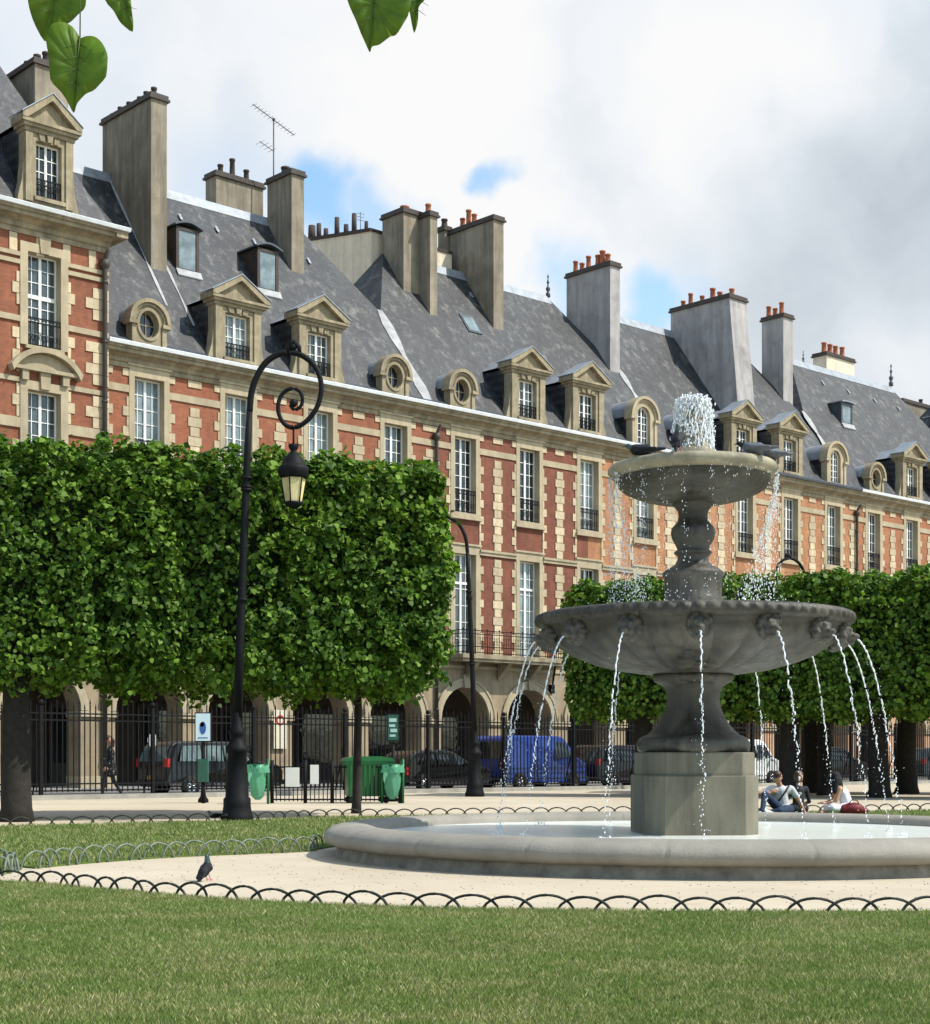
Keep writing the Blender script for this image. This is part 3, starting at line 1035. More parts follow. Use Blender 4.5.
# A : tall pavilion, left edge of the photograph
A, kA = make_house(29.0 - 14.1, 'tall pavilion house with curved pediments over its lower windows, at far left', 'brick_brown', wall_y=-0.32, ez=19.75, zr=31.0, nb=4, W=14.1, x_first=0.05 + 0.0,
                   hl=False, hr=True, wins=((10.4, 13.85), (15.25, 18.5)), roof_kw=dict(yn=-0.40, er=3.3), bay_panes=['pane_dark'] * 4) if False else (None, None)


def pavilion():
    W = 14.1; u0 = 29.1 - W; ez = 19.75; zr = 29.5
    root = empty('townhouse', F(u0, -0.32), TH)
    tag(root, 'tall pavilion house with curved pediments above its lower windows, at the far left', 'house', 'brick and stone houses along the square')
    cx = [W - 2.5 - BAY * i for i in range(4)]
    cx = [c for c in cx if c > 0.9]
    ow = 0.62
    top = ez - 0.75
    lev = [(5.6, 8.9), (10.3, 13.75), (15.25, 18.45)]
    rects = [(c - ow - 0.1, c + ow + 0.1, a - 0.05, b + 0.1) for c in cx for (a, b) in lev]
    b = MB(); wall_rects(b, 0, W, 5.4, top, rects, 0, 0.55); b.build('brick_wall', 'brick_brown', root)
    # right return wall above the neighbour
    MB().box(W - 0.5, W - 0.002, 0.55, 6, 14, ez - 0.1).build('side_wall', 'brick_brown', root)
    bands = [(9.55, 9.8), (12.4, 12.75), (13.95, 14.12), (16.0, 16.2), (17.95, 18.1)]
    def chain(xa, ws, wl, side):
        z = 5.55; i = 0; q = MB()
        while z < top - 0.7:
            bad = any(z < s1 + .02 and z + 0.38 > s0 - .02 for s0, s1 in bands)
            if bad and q.v:
                q.build('quoin_chain', 'quoin', root); q = MB()
            if not bad:
                w = wl if i % 2 == 0 else ws
                x0_, x1_ = (xa - w / 2, xa + w / 2) if side == 0 else ((xa, xa + w) if side > 0 else (xa - w, xa))
                q.box(max(0, x0_), min(W, x1_), -0.035 - random.uniform(0, 0.008), 0.05, z + 0.012, z + 0.368)
            z += 0.38; i += 1
        if q.v: q.build('quoin_chain', 'quoin', root)
    for c in cx:
        for s in (-1, 1): chain(c + s * (ow + 0.28), 0.12, 0.27, s)
    chain(W, 0.62, 0.9, -1)
    # frieze blocks under the cornice
    q = MB()
    for i in range(int(W / 0.5)):
        if i % 2: q.box(W - 0.5 * i - 0.28, W - 0.5 * i, -0.04, 0.05, top - 0.62, top - 0.02)
    q.build('frieze_trim', 'quoin', root)
    st = MB()
    for (s0, s1) in bands + [(top - 0.78, top - 0.64)]:
        for (a, c) in subtract(0, W, [(x - ow - 0.285, x + ow + 0.285) for x in cx]):
            MB().box(a + .001, c - .001, -0.07, 0.04, s0, s1).build('string_course', 'stone', root)
    for c in cx:
        st = MB()
        for j, (w0, w1) in enumerate(lev):
            for s in (-1, 1):
                st.box(*sorted((c + s * ow, c + s * (ow + 0.28))), -0.075, 0.36, w0, w1)
            st.box(c - ow - 0.28, c + ow + 0.28, -0.078, 0.36, w1, w1 + 0.3)
            if j == 1:
                st.prism([(c - 0.16, w1 + 0.05), (c + 0.16, w1 + 0.05), (c + 0.2, w1 + 0.62), (c - 0.2, w1 + 0.62)], -0.16, 0)
                # segmental pediment
                zb = w1 + 0.62; hw = ow + 0.62
                st.box(c - hw, c + hw, -0.26, 0.02, zb, zb + 0.12)
                rr = 1.55; cz = zb + 0.78 - rr; a0 = math.acos(hw / rr) if hw < rr else 0.2
                Aa = arcpts(c, cz, rr + 0.05, a0 * 0.9, PI - a0 * 0.9, 14); Bb = arcpts(c, cz, rr - 0.13, a0 * 0.75, PI - a0 * 0.75, 14)
                st.prism(Aa + Bb[::-1], -0.34, 0.02)
                st.prism(arcpts(c, cz, rr - 0.15, a0, PI - a0, 14), -0.1, 0.02)
                for s in (-1, 1): st.box(*sorted((c + s * (ow + 0.02), c + s * (ow + 0.26))), -0.2, 0, w1 + 0.28, zb)
            else:
                st.prism([(c - 0.16, w1 + 0.0), (c + 0.16, w1 + 0.0), (c + 0.22, w1 + 0.55), (c - 0.22, w1 + 0.55)], -0.13, 0)
        st.box(c - ow - 0.1, c + ow + 0.1, -0.15, 0.3, 15.13, 15.25)
        st.build('window_stone_trim', 'stone', root)
    pr = [(0.05, top), (-0.06, top), (-0.06, top + 0.16), (-0.14, top + 0.2), (-0.14, top + 0.34), (-0.34, top + 0.46), (-0.52, top + 0.5), (-0.52, top + 0.62), (-0.6, top + 0.64), (-0.6, ez - 0.02), (0.5, ez - 0.02), (0.5, top)]
    c_ = MB().prism(pr, 0.0, W, 0, 'x')
    c_.box(W, W + 0.45, -0.6, 3.0, top + 0.5, ez - 0.02)
    c_.build('cornice', 'stone_weathered', root)
    MB().prism([(-0.5, ez - 0.015), (-0.70, ez - 0.015), (-0.74, ez + 0.10), (-0.70, ez + 0.13), (-0.62, ez + 0.12), (-0.5, ez + 0.03)], 0.0, W + 0.5, 0, 'x').build('gutter', 'zinc_bright', root)
    MB().prism([(-0.46, ez - 0.012), (-0.05, ez + 0.26), (0.4, ez + 0.46), (0.4, ez - 0.01)], 0, W + 0.3, 0, 'x').build('eaves_flashing', 'zinc_dark', root)
    ez2 = ez + 0.1; k = (zr - ez2) / 6.0
    b = MB()
    y0 = -0.12; z0 = ez2 + y0 * k; e = 3.6; WW = W + 0.35
    b.add([(0, y0, z0), (WW, y0, z0), (WW - e, 6, zr), (0, 6, zr)], [(0, 1, 2, 3)])
    b.add([(WW, y0, z0), (WW, 12.45, z0), (WW - e, 6, zr)], [(0, 1, 2)])
    b.add([(0, 12.45, z0), (WW, 12.45, z0), (WW - e, 6, zr), (0, 6, zr)], [(3, 2, 1, 0)])
    b.build('roof', 'slate', root)
    for c in cx:
        add_window(root, c, 0.27, lev[2][0], ('pa2',), 2 * ow, 3.2, 7, 'pane_mid', transom=1.75, rail=1.24, rail_h=0.95)
        add_window(root, c, 0.27, lev[1][0], ('pa1',), 2 * ow, 3.45, 7, 'pane_mid')
        add_window(root, c, 0.27, lev[0][0], ('pa0',), 2 * ow, 3.3, 6, 'pane_dark')
    # big dormer and chimney
    for c in cx[:2]:
        dd = ped_dormer(root, c + 0.2, 0.0, ez + 0.3, s=1.0, k=k, pane='pane_dark', rail=True); dd.scale = (0.86, 1.0, 1.13)
    chimney(root, W - 1.1, W + 0.25, 3.3, 7.0, 19, 26.5, 'render_tan', [(0.12, 0.5, 0.14), (0.3, 0.62, 0.14), (0.5, 0.6, 0.14), (0.75, 0.5, 0.14)], 'terracotta_sooty')
    # arcade
    a = MB(); zsp, r, n, TA = 2.85, 1.4, 16, 0.95
    edges = subtract(0, W, [(c - r, c + r) for c in cx])
    for (e0, e1) in edges: a.box(e0, e1, -0.03, TA, 0, 5.38)
    for c in cx:
        P_ = arcpts(c, zsp, r, PI, 0, n)
        for i in range(n):
            (xa, za), (xb, zb) = P_[i], P_[i + 1]
            a.add([(xa, -0.03, za), (xb, -0.03, zb), (xb, -0.03, 5.38), (xa, -0.03, 5.38)], [(0, 1, 2, 3)])
            a.add([(xa, -0.03, za), (xb, -0.03, zb), (xb, TA, zb), (xa, TA, za)], [(0, 3, 2, 1)])
    a.build('arcade_wall', 'arcade_stone', root)
    t = MB()
    for c in cx:
        Aa = arcpts(c, zsp, r + 0.30, PI, 0, n); Bb = arcpts(c, zsp, r - 0.003, PI, 0, n)
        t.prism(Aa + Bb[::-1], -0.09, 0.0)
    for (e0, e1) in edges:
        t.box(max(0, e0 - 0.05), min(W, e1 + 0.05), -0.14, TA - 0.02, zsp - 0.22, zsp - 0.02)
        t.box(max(0, e0 - 0.04), min(W, e1 + 0.04), -0.11, TA - 0.03, 0.0, 0.55)
    t.box(0, W, -0.16, 0.02, 5.38, 5.55)
    t.build('arcade_moulding', 'stone', root)
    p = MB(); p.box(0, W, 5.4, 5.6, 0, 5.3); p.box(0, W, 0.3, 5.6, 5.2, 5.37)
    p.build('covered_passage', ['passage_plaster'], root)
    pipe(root, W - 0.22, 0.1, ez - 0.6, y=-0.16, r=0.085)
    return root


pavilion()

# B : u 29.1 .. 44.6
UB = 29.1
B, kB = make_house(29.0, 'house with rose brick, antenna and two oculus dormers flanking two pedimented ones', 'brick_rose', hl=False, hr=True,
                   bay_panes=['pane_curtain', 'pane_curtain', 'pane_curtain', 'pane_mid'])
X = lambda u, u0: u - u0
oculus(B, 30.96 - 29, ROOFZ); ped_dormer(B, 34.85 - 29, 0.02, ROOFZ, 'pane_curtain'); ped_dormer(B, 38.75 - 29, 0.02, ROOFZ, 'pane_mid'); oculus(B, 42.64 - 29, ROOFZ)
chimney(B, 3.8, 4.5, 2.85, 6.5, 17.5, 26.55, 'render_tan', [(0.1, 0.36, 0.12), (0.25, 0.36, 0.12), (0.38, 0.3, 0.12), (0.6, 0.34, 0.12), (0.78, 0.34, 0.12), (0.95, 0.26, 0.1)], 'terracotta_sooty')
chimney(B, 11.4, 12.05, 4.1, 5.85, 19.5, 25.85, 'render_tan', [(0.5, 0.35, 0.2)], 'terracotta_sooty')
chimney(B, 9.55, 12.0, 7.0, 7.8, 21.0, 26.1, 'render_tan', [(0.2, 0.45, 0.13), (0.45, 0.85, 0.13), (0.75, 0.55, 0.13)], 'terracotta_sooty', along='x')
roof_dormer(B, 34.55 - 29, 3.0, ROOFZ + 3.0 * kB, 1.05, 1.75, kB, 'curve', key='ca')
roof_dormer(B, 38.4 - 29, 3.0, ROOFZ + 3.0 * kB, 1.05, 1.75, kB, 'curve', key='ca')
flash(B, 3.72, kB, ROOFZ, 1.6, 6.0, 0.05, 0.04); flash(B, 4.6, kB, ROOFZ, 1.1, 3.2, 0.05, 0.04, 0.0)
for (fx, fy) in ((6.5, 5.0), (8.2, 4.9), (10.0, 4.8), (12.7, 4.6)):
    MB().prism([(-0.1, 0.0), (0.1, 0.28), (0.13, 0.1)], -0.06, 0.06, 0, 'x').build('roof_vent', 'zinc', B, (fx, fy, ROOFZ + fy * kB))
pipe(B, 15.6 - 0.12 + 0.35, 0.1, 15.3)

# C : u 44.6 .. 60.2
C, kC = make_house(44.6, 'house with deep red left half and orange right half, slender balcony and skylight in roof', 'brick_deep', split=(9.7, 'brick_orange'),
                   bay_panes=['pane_dark', 'pane_dark', 'pane_curtain', 'pane_curtain'], first_panes=['pane_mid', 'pane_curtain', 'pane_dark', 'pane_dark'], arc='arcade_stone')
oculus(C, 46.4 - 44.6, ROOFZ); ped_dormer(C, 50.4 - 44.6, 0.02, ROOFZ, 'pane_mid'); ped_dormer(C, 54.3 - 44.6, 0.02, ROOFZ, 'pane_dark'); arched(C, 58.25 - 44.6, ROOFZ)
chimney(C, 2.35, 3.5, 4.5, 6.0, 20.5, 25.85, 'render_tan', [(0.4, 0.3, 0.22)], 'terracotta')
chimney(C, 3.28, 3.72, 3.75, 4.5, 19.8, 25.72, 'render_tan', [(0.5, 0.42, 0.14)], 'terracotta')
chimney(C, 7.35, 8.0, 3.85, 6.9, 19.8, 26.5, 'render_tan', [(0.55, 0.5, 0.14), (0.68, 0.8, 0.14), (0.82, 0.5, 0.14)], 'terracotta')
chimney(C, 7.1, 7.5, 7.0, 7.5, 22, 26.7, 'render_tan', [(0.5, 0.4, 0.16)], 'terracotta_sooty')
b = MB(); b.box(-0.42, 0.42, 0, 0.05, 0, 1.15); b.box(-0.34, 0.34, -0.02, 0.0, 0.08, 1.07, 1)
b.build('skylight', ['zinc_dark', 'pane_curtain'], C, (50.35 - 44.6, 3.36, ROOFZ + 3.36 * kC + 0.09), rot=(-(PI / 2 - math.atan(kC)), 0, 0))
flash(C, 0.0, kC, ROOFZ, 0.1, 3.35, 0.22, 0.05)
finial(C, 13.2, 6, 24.45, 0.9)
MB().prism([(-0.1, 0.0), (0.1, 0.28), (0.13, 0.1)], -0.06, 0.06, 0, 'x').build('roof_vent', 'zinc', C, (7.0, 5.0, ROOFZ + 5.0 * kC))
# balcony over the arcade
bal = MB(); bx0, bx1 = 0.9, 7.6
bal.box(bx0, bx1, -1.05, -0.17, 5.42, 5.6); bal.box(bx0 + 0.05, bx1 - 0.05, -0.98, -0.17, 5.3, 5.42)
for x in (2.0, 3.9, 5.8): bal.prism([(-0.17, 5.3), (-0.85, 5.3), (-0.17, 4.6)], x - 0.12, x + 0.12, 0, 'x')
balo = bal.build('balcony', 'stone_weathered', C)


def long_rail():
    b = MB(); z0, z1 = 5.62, 6.6
    runs = [((bx0 + 0.04, -1.0), (bx1 - 0.04, -1.0)), ((bx0 + 0.04, -1.0), (bx0 + 0.04, -0.17)), ((bx1 - 0.04, -1.0), (bx1 - 0.04, -0.17))]
    for (p, q) in runs:
        L = math.hypot(q[0] - p[0], q[1] - p[1]); n = max(2, int(L / 0.14))
        for z in (z0 + 0.05, z0 + 0.3, z1 - 0.15, z1):
            b.tube([(p[0], p[1], z), (q[0], q[1], z)], 0.018, 4)
        for i in range(n + 1):
            t = i / n; x, y = p[0] + (q[0] - p[0]) * t, p[1] + (q[1] - p[1]) * t
            rr = 0.022 if i % 5 == 0 else 0.010
            b.tube([(x, y, z0), (x, y, z1)], rr, 4)
            if i % 5 == 0: b.ball((x, y, z1 + 0.04), 0.04, seg=6, rings=4)
            elif i < n:
                dx, dy = (q[0] - p[0]) / n, (q[1] - p[1]) / n
                b.tube([(x + dx * 0.5 * (1 + math.cos(a)), y + dy * 0.5 * (1 + math.cos(a)), z0 + 0.55 + 0.16 * math.sin(a)) for a in [2 * PI * s / 8 for s in range(9)]], 0.009, 4, cap=False)
    return b.build('balcony_railing', 'iron', balo)


long_rail()
b = MB(); b.tube([(7.2, -0.1, 4.3), (6.6, -0.9, 5.25)], 0.05, 6); b.box(7.05, 7.3, -0.2, -0.02, 4.1, 4.5); b.build('balcony_bracket', 'iron', balo)

# D : u 60.2 .. 75.8
D, kD = make_house(60.2, 'house with bright orange red brick and a huge grey rendered chimney slab', 'brick_orange', bay_panes=['pane_curtain', 'pane_mid', 'pane_mid', 'pane_mid'], gutter='zinc_dark', arc='arcade_rose')
arched(D, 62.1 - 60.2, ROOFZ); ped_dormer(D, 65.95 - 60.2, 0.02, ROOFZ, 'pane_dark'); ped_dormer(D, 69.95 - 60.2, 0.02, ROOFZ, 'pane_mid'); arched(D, 74.15 - 60.2, ROOFZ)
chimney(D, -0.84, -0.12, 3.2, 6.2, 17.5, 25.75, 'render_grey', [(0.16, 0.5, 0.15), (0.28, 0.75, 0.16), (0.38, 0.6, 0.16), (0.6, 0.7, 0.14), (0.75, 0.45, 0.14), (0.9, 0.65, 0.14)], 'terracotta')
chimney(D, 7.15, 8.6, 2.0, 6.0, 17.2, 25.45, 'render_grey', [(0.1, 0.45, 0.15), (0.3, 0.45, 0.15), (0.42, 0.75, 0.16), (0.6, 0.5, 0.14), (0.8, 0.8, 0.14), (0.93, 0.5, 0.14)], 'terracotta', slant=0.8)
chimney(D, 14.5, 15.4, 3.9, 5.4, 19, 26.2, 'render_grey', [(0.3, 0.75, 0.15), (0.6, 0.5, 0.15), (0.9, 0.7, 0.15)], 'terracotta')
flash(D, 0.0, kD, ROOFZ, 1.6, 3.35, 0.16, 0.05)

# E : u 75.8 .. 91.4
E, kE = make_house(75.8, 'house whose steep roof has a finial at each ridge end and a small hooded dormer', 'brick_red', zr=24.75, bay_panes=['pane_dark', 'pane_mid', 'pane_dark', 'pane_dark'], arc='arcade_rose')
oculus(E, 78.05 - 75.8, ROOFZ); ped_dormer(E, 81.75 - 75.8, 0.02, ROOFZ, 'pane_mid'); ped_dormer(E, 85.6 - 75.8, 0.02, ROOFZ, 'pane_mid'); oculus(E, 89.5 - 75.8, ROOFZ)
finial(E, 2.4, 6, 24.9, 1.1); finial(E, 13.2, 6, 24.9, 1.1); finial(E, 3.9, 6.1, 24.8, 0.6)
chimney(E, 7.6, 10.6, 7.0, 8.0, 22, 26.1, 'render_cream', [(0.15, 0.7, 0.17), (0.36, 0.7, 0.17), (0.56, 0.7, 0.17), (0.8, 0.75, 0.17)], 'terracotta', along='x')
roof_dormer(E, 79.95 - 75.8, 3.2, ROOFZ + 3.2 * kE, 1.15, 1.3, kE, 'flat', key='cb')
flash(E, 0.0, kE, ROOFZ, 1.4, 3.35, 0.2, 0.05)
pipe(E, 0.15, 0.1, 15.3)
for (fx, fy) in ((4.5, 5.1), (7.0, 5.0), (9.7, 4.9), (12.2, 4.8)):
    MB().prism([(-0.1, 0.0), (0.1, 0.28), (0.13, 0.1)], -0.06, 0.06, 0, 'x').build('roof_vent', 'zinc', E, (fx, fy, ROOFZ + fy * kE))

# F : u 91.4 .. 107
G, kG = make_house(91.4, 'farthest house of the row, only its slate roof and flat chimney showing at right edge', 'brick_red', bay_panes=['pane_dark'] * 4, arc='arcade_rose')
ped_dormer(G, 1.95, 0.02, ROOFZ); ped_dormer(G, 5.85, 0.02, ROOFZ)
chimney(G, 0.9, 4.2, 7.2, 8.0, 20, 24.6, 'render_tan', [(0.85, 0.4, 0.14)], 'terracotta_sooty', along='x')
roof_dormer(G, 1.6, 4.1, ROOFZ + 4.1 * kG - 0.2, 1.5, 1.7, kG, 'flat', key='cb2')
roof_dormer(G, 3.5, 4.1, ROOFZ + 4.1 * kG - 0.2, 1.5, 1.7, kG, 'flat', key='cb2')

# rear gable rising behind the row
rw = empty('gabled_building', F(46.6, 6.4), TH)
tag(rw, 'bare cream gable wall with black chimney pots, behind the house with the antenna', 'building')
b = MB(); b.prism([(0, 10), (0, 25.4), (1.0, 25.5), (5.2, 26.1), (5.2, 10)], 0, 5.0, 0, 'x'); b.build('wall', 'render_cream', rw)
b = MB(); b.prism([(-0.06, 25.36), (-0.06, 25.5), (5.26, 26.27), (5.26, 26.12)], -0.08, 5.05, 0, 'x'); b.build('parapet', 'terracotta_sooty', rw)
for (yy, h, r) in ((0.7, 0.6, 0.1), (1.6, 1.05, 0.13), (2.2, 0.6, 0.13), (2.9, 1.0, 0.13), (3.75, 0.55, 0.13), (4.3, 0.85, 0.13), (4.85, 0.8, 0.2)):
    pm = MB().lathe([(0, 0), (r, 0), (r * 0.85, h), (r * 0.6, h), (r * 0.6, h - 0.1), (0, h - 0.1)], 10)
    pm.build('chimney_pot', 'terracotta_sooty', rw, (0.3, yy, 25.36 + 0.147 * yy))

# antenna by the ridge of house B
an = MB()
an.tube([(0, 0, 0), (0, 0, 4.9)], 0.03, 6)
an.tube([(-1.1, 0, 5.25), (1.1, 0, 4.5)], 0.022, 4)
an.tube([(0, 0, 4.85), (0, 0, 4.95)], 0.06, 6)
for i in range(13):
    x = -1.05 + i * 0.175
    an.tube([(x, -0.22, 5.24 - (x + 1.1) * 0.341), (x, 0.22, 5.24 - (x + 1.1) * 0.341)], 0.009, 4)
an.tube([(-0.75, 0, 3.75), (0.05, 0, 3.5)], 0.018, 4)
for i in range(4):
    x = -0.7 + i * 0.2
    an.tube([(x, -0.3, 3.73 - (x + .75) * .31), (x, 0.3, 3.73 - (x + .75) * .31)], 0.009, 4)
a_o = an.build('antenna', 'zinc_dark', None, F(40.95, 6.15, 24.0), TH)
tag(a_o, 'thin television antenna standing between two chimneys on the ridge', 'antenna')
a2 = MB(); a2.tube([(0, 0, 0), (0, 0, 1.0)], 0.02, 4)
for z in (0.6, 0.75, 0.9): a2.tube([(-0.2, 0, z), (0.2, 0, z + 0.03)], 0.012, 4)
tag(a2.build('antenna', 'zinc_dark', None, F(46.8, 7.4, 25.55), TH), 'tiny comb shaped antenna on the cream gable wall', 'antenna')

# ------------------------------------------------------------------ ground
g = MB(); g.quad((-400, -60, 0), (400, -60, 0), (400, 600, 0), (-400, 600, 0))
tag(g.build('ground', 'gravel'), 'pale sandy gravel covering the walks of the square', 'ground', kind='structure')
rd = MB(); rd.box(-60, 150, -9.15, -2.4, -0.2, 0.012)
tag(rd.build('road', 'asphalt', None, F(0, 0), TH), 'dark asphalt street between the railings and the arcades', 'road', kind='structure')
pv = MB(); pv.box(-60, 150, -2.4, 5.5, -0.2, 0.14)
tag(pv.build('pavement', 'pavement_stone', None, F(0, 0), TH), 'stone pavement running under the arcades', 'pavement', kind='structure')


def lawn(name, poly, z, label):
    b = MB(); n = len(poly)
    b.add([(p[0], p[1], z) for p in poly] + [(p[0], p[1], -0.02) for p in poly], [tuple(range(n))] + [(i, n + i, n + (i + 1) % n, (i + 1) % n) for i in range(n)])
    o = b.build(name, 'thatch'); tag(o, label, 'lawn', kind='structure'); return o


def smooth_poly(pts, n=6):
    out = []
    for i in range(len(pts) - 1):
        p0 = pts[max(i - 1, 0)]; p1 = pts[i]; p2 = pts[i + 1]; p3 = pts[min(i + 2, len(pts) - 1)]
        for k in range(n):
            t = k / n
            out.append(tuple(0.5 * ((2 * p1[j]) + (-p0[j] + p2[j]) * t + (2 * p0[j] - 5 * p1[j] + 4 * p2[j] - p3[j]) * t * t + (-p0[j] + 3 * p1[j] - 3 * p2[j] + p3[j]) * t ** 3) for j in (0, 1)))
    out.append(tuple(pts[-1]))
    return out


front_edge = smooth_poly([(-4.5, 14.95), (-3.9, 14.65), (-3.2, 14.0), (-2.2, 13.15), (-1.08, 12.5), (0, 12.12), (1.03, 11.97), (2.16, 11.9), (3.54, 11.98), (4.9, 12.35), (6.3, 13.2), (7.5, 14.5)])
lawn('lawn', [(-4.5, 14.95)] + front_edge[1:] + [(7.5, 5.0), (7.5, 3.5), (-7.5, 3.5), (-9.0, 9.0)], 0.018, 'worn foreground lawn curving round the fountain')
back_front = smooth_poly([(-4.5, 16.75), (-4.1, 17.65), (-3.4, 18.65), (-2.6, 19.3), (-1.98, 19.8), (-1.78, 20.6), (-1.3, 22.0), (-0.2, 23.6), (1.2, 24.6), (2.8, 24.95), (4.5, 24.6), (6.2, 23.4), (7.2, 21.8), (8.2, 20.3), (11, 18.0)])
back_back = smooth_poly([(16, 37.5), (9.4, 34.8), (3.3, 33.0), (0.3, 32.1), (-2.6, 31.0), (-4.1, 29.3), (-7.75, 26.8), (-11, 24.6)])
lawn('lawn', back_front + [(20, 26)] + back_back + [(-11, 24.6), (-8.0, 20.4)], 0.02, 'mown lawn behind the fountain where people sit')
side_edge = smooth_poly([(-4.62, 15.85), (-4.58, 16.25), (-4.78, 16.75), (-5.4, 17.6), (-7.0, 19.2), (-9.5, 21.5)], 5)
lawn('lawn', side_edge + [(-14, 21.5), (-14, 12), (-9.0, 12.4)], 0.018, 'small corner of lawn at the left edge of the picture')


def inside(poly, x, y):
    p = np.array(poly); n = len(p); r = np.zeros(len(x), bool)
    j = n - 1
    for i in range(n):
        xi, yi = p[i]; xj, yj = p[j]
        c = ((yi > y) != (yj > y)) & (x < (xj - xi) * (y - yi) / (yj - yi + 1e-12) + xi)
        r ^= c; j = i
    return r


def np_mesh(name, verts, faces_n, nf, mat):
    """verts (k*nf,3) with each face owning faces_n verts"""
    me = bpy.data.meshes.new(name)
    me.vertices.add(len(verts)); me.vertices.foreach_set('co', verts.astype(np.float32).ravel())
    me.loops.add(nf * faces_n); me.loops.foreach_set('vertex_index', np.arange(nf * faces_n, dtype=np.int32))
    me.polygons.add(nf); me.polygons.foreach_set('loop_start', np.arange(0, nf * faces_n, faces_n, dtype=np.int32))
    me.update(calc_edges=True)
    me.materials.append(MATS[mat])
    return me


def blades(name, x, y, z0, hmin, hmax, w, label, lean=0.6):
    n = len(x)
    h = rng.uniform(hmin, hmax, n); a = rng.uniform(0, 2 * PI, n)
    dx, dy = np.cos(a), np.sin(a)
    ln = rng.uniform(0.1, lean, n) * h; la = rng.uniform(0, 2 * PI, n)
    lx, ly = np.cos(la) * ln, np.sin(la) * ln
    ww = w * rng.uniform(0.6, 1.3, n)
    v = np.zeros((n, 4, 3))
    v[:, 0] = np.stack([x - dx * ww, y - dy * ww, np.full(n, z0)], 1)
    v[:, 1] = np.stack([x + dx * ww, y + dy * ww, np.full(n, z0)], 1)
    v[:, 2] = np.stack([x + dx * ww * 0.6 + lx * 0.6, y + dy * ww * 0.6 + ly * 0.6, z0 + h * 0.6], 1)
    v[:, 3] = np.stack([x + lx * 1.5, y + ly * 1.5, z0 + h], 1)
    me = np_mesh(name, v.reshape(-1, 3), 4, n, 'grass_blade')
    o = place(name, me)
    tag(o, label, 'grass', kind='stuff')
    return o


fpoly = [(-4.5, 14.95)] + front_edge[1:] + [(7.5, 3.5), (-7.5, 3.5), (-9.0, 9.0)]
n = 1000000
yy = rng.uniform(5.6 ** 0.5, 15.3 ** 0.5, n) ** 2
xx = rng.uniform(-1, 1, n) * (0.33 * yy + 0.8)
keep = inside(fpoly, xx, yy)
# thin, worn patches
xx, yy = xx[keep], yy[keep]
den = np.array([mnoise.noise((float(a) * 0.8, float(b_) * 1.4, 0.0)) for a, b_ in zip(xx[::1], yy[::1])]) if False else 0.5 + 0.25 * (np.sin(xx * 1.7 + np.sin(yy * 2.1)) + np.sin(yy * 3.1 + np.cos(xx * 1.3) * 2))
keep = rng.uniform(0, 1, len(xx)) < 0.30 + 0.9 * den
blades('grass', xx[keep], yy[keep], 0.012, 0.014, 0.040, 0.0017, 'short patchy grass blades covering the foreground lawn', 0.5)
bpoly = back_front + [(20, 26)] + back_back + [(-11, 24.6), (-8.0, 20.4)]
n = 260000
yy = rng.uniform(17, 38, n); xx = rng.uniform(-0.33, 0.36, n) * yy
keep = inside(bpoly, xx, yy)
blades('grass', xx[keep], yy[keep], 0.012, 0.03, 0.07, 0.006, 'green grass blades on the lawn behind the fountain', 0.6)
spoly = side_edge + [(-14, 21.5), (-14, 12), (-9.0, 12.4)]
n = 40000
yy = rng.uniform(15.5, 21.5, n); xx = rng.uniform(-8, -4.5, n)
keep = inside(spoly, xx, yy)
blades('grass', xx[keep], yy[keep], 0.012, 0.03, 0.07, 0.006, 'grass blades on the small lawn corner at left', 0.6)


pe = MB(); rp = random.Random(3)
for _ in range(1400):
    zz = rp.uniform(12.1, 24); xx_ = rp.uniform(-0.33, 0.33) * zz
    pe.ball((xx_, zz, 0.003), rp.uniform(0.004, 0.011), seg=5, rings=3, sc=(1, rp.uniform(0.6, 1), 0.6))
tag(pe.build('pebbles', 'kerb_stone'), 'scattered small pebbles on the gravel round the pool', 'pebbles', kind='stuff')


# ------------------------------------------------------------------ hoop edgings
def hoops(path, label, spacing=0.285, w=0.44, h=0.125, r=0.0115, z=0.0, mat='iron_green', jit=0.03):
    root = empty('hoop_edging', (path[0][0], path[0][1], 0))
    tag(root, label, 'edging', 'low metal hoop edgings round the lawns')
    me = cached(('hoop', w, h, r, mat), lambda: MB().tube([(w / 2 * math.cos(a), 0, (h + 0.06) * math.sin(a) ** 0.8 - 0.06) for a in [PI * i / 14 for i in range(15)]], r, 6).mesh('hoop', mat))
    pts = [Vector((p[0], p[1], 0)) for p in path]
    d = 0.0; nxt = 0.0; n = 0
    for i in range(len(pts) - 1):
        L = (pts[i + 1] - pts[i]).length
        while nxt <= d + L:
            t = (nxt - d) / L
            p = pts[i].lerp(pts[i + 1], t); dr = pts[i + 1] - pts[i]
            rz = math.atan2(dr.y, dr.x)
            o = place('hoop', me, root, (p.x - path[0][0], p.y - path[0][1], random.uniform(-0.012, 0.006)), rot=(random.uniform(-0.12, 0.12), random.uniform(-0.05, 0.05), rz + random.uniform(-jit, jit) + (0.12 if n % 2 else -0.12)))
            nxt += spacing; n += 1
        d += L
    return root


hoops([(-4.55, 15.5)] + front_edge[0:-10], 'low dark hoop edging along the curved edge of the foreground lawn')
hoops(back_front[0:30], 'pale green hoop edging of the back lawn, beside the gravel left of the fountain', mat='hoop_paint', h=0.19, w=0.42, spacing=0.25, r=0.012)
bb = [p for p in back_back if -9 < p[0] < 14]
hoops(bb[::-1], 'distant hoop edging along the far side of the back lawn', spacing=0.36, w=0.46, h=0.17, r=0.014, mat='iron_green')
hoops([p for p in side_edge if p[0] > -7][::1], 'few pale hoops round the lawn corner at the left edge', mat='hoop_paint', h=0.19, w=0.42, spacing=0.25, r=0.012)

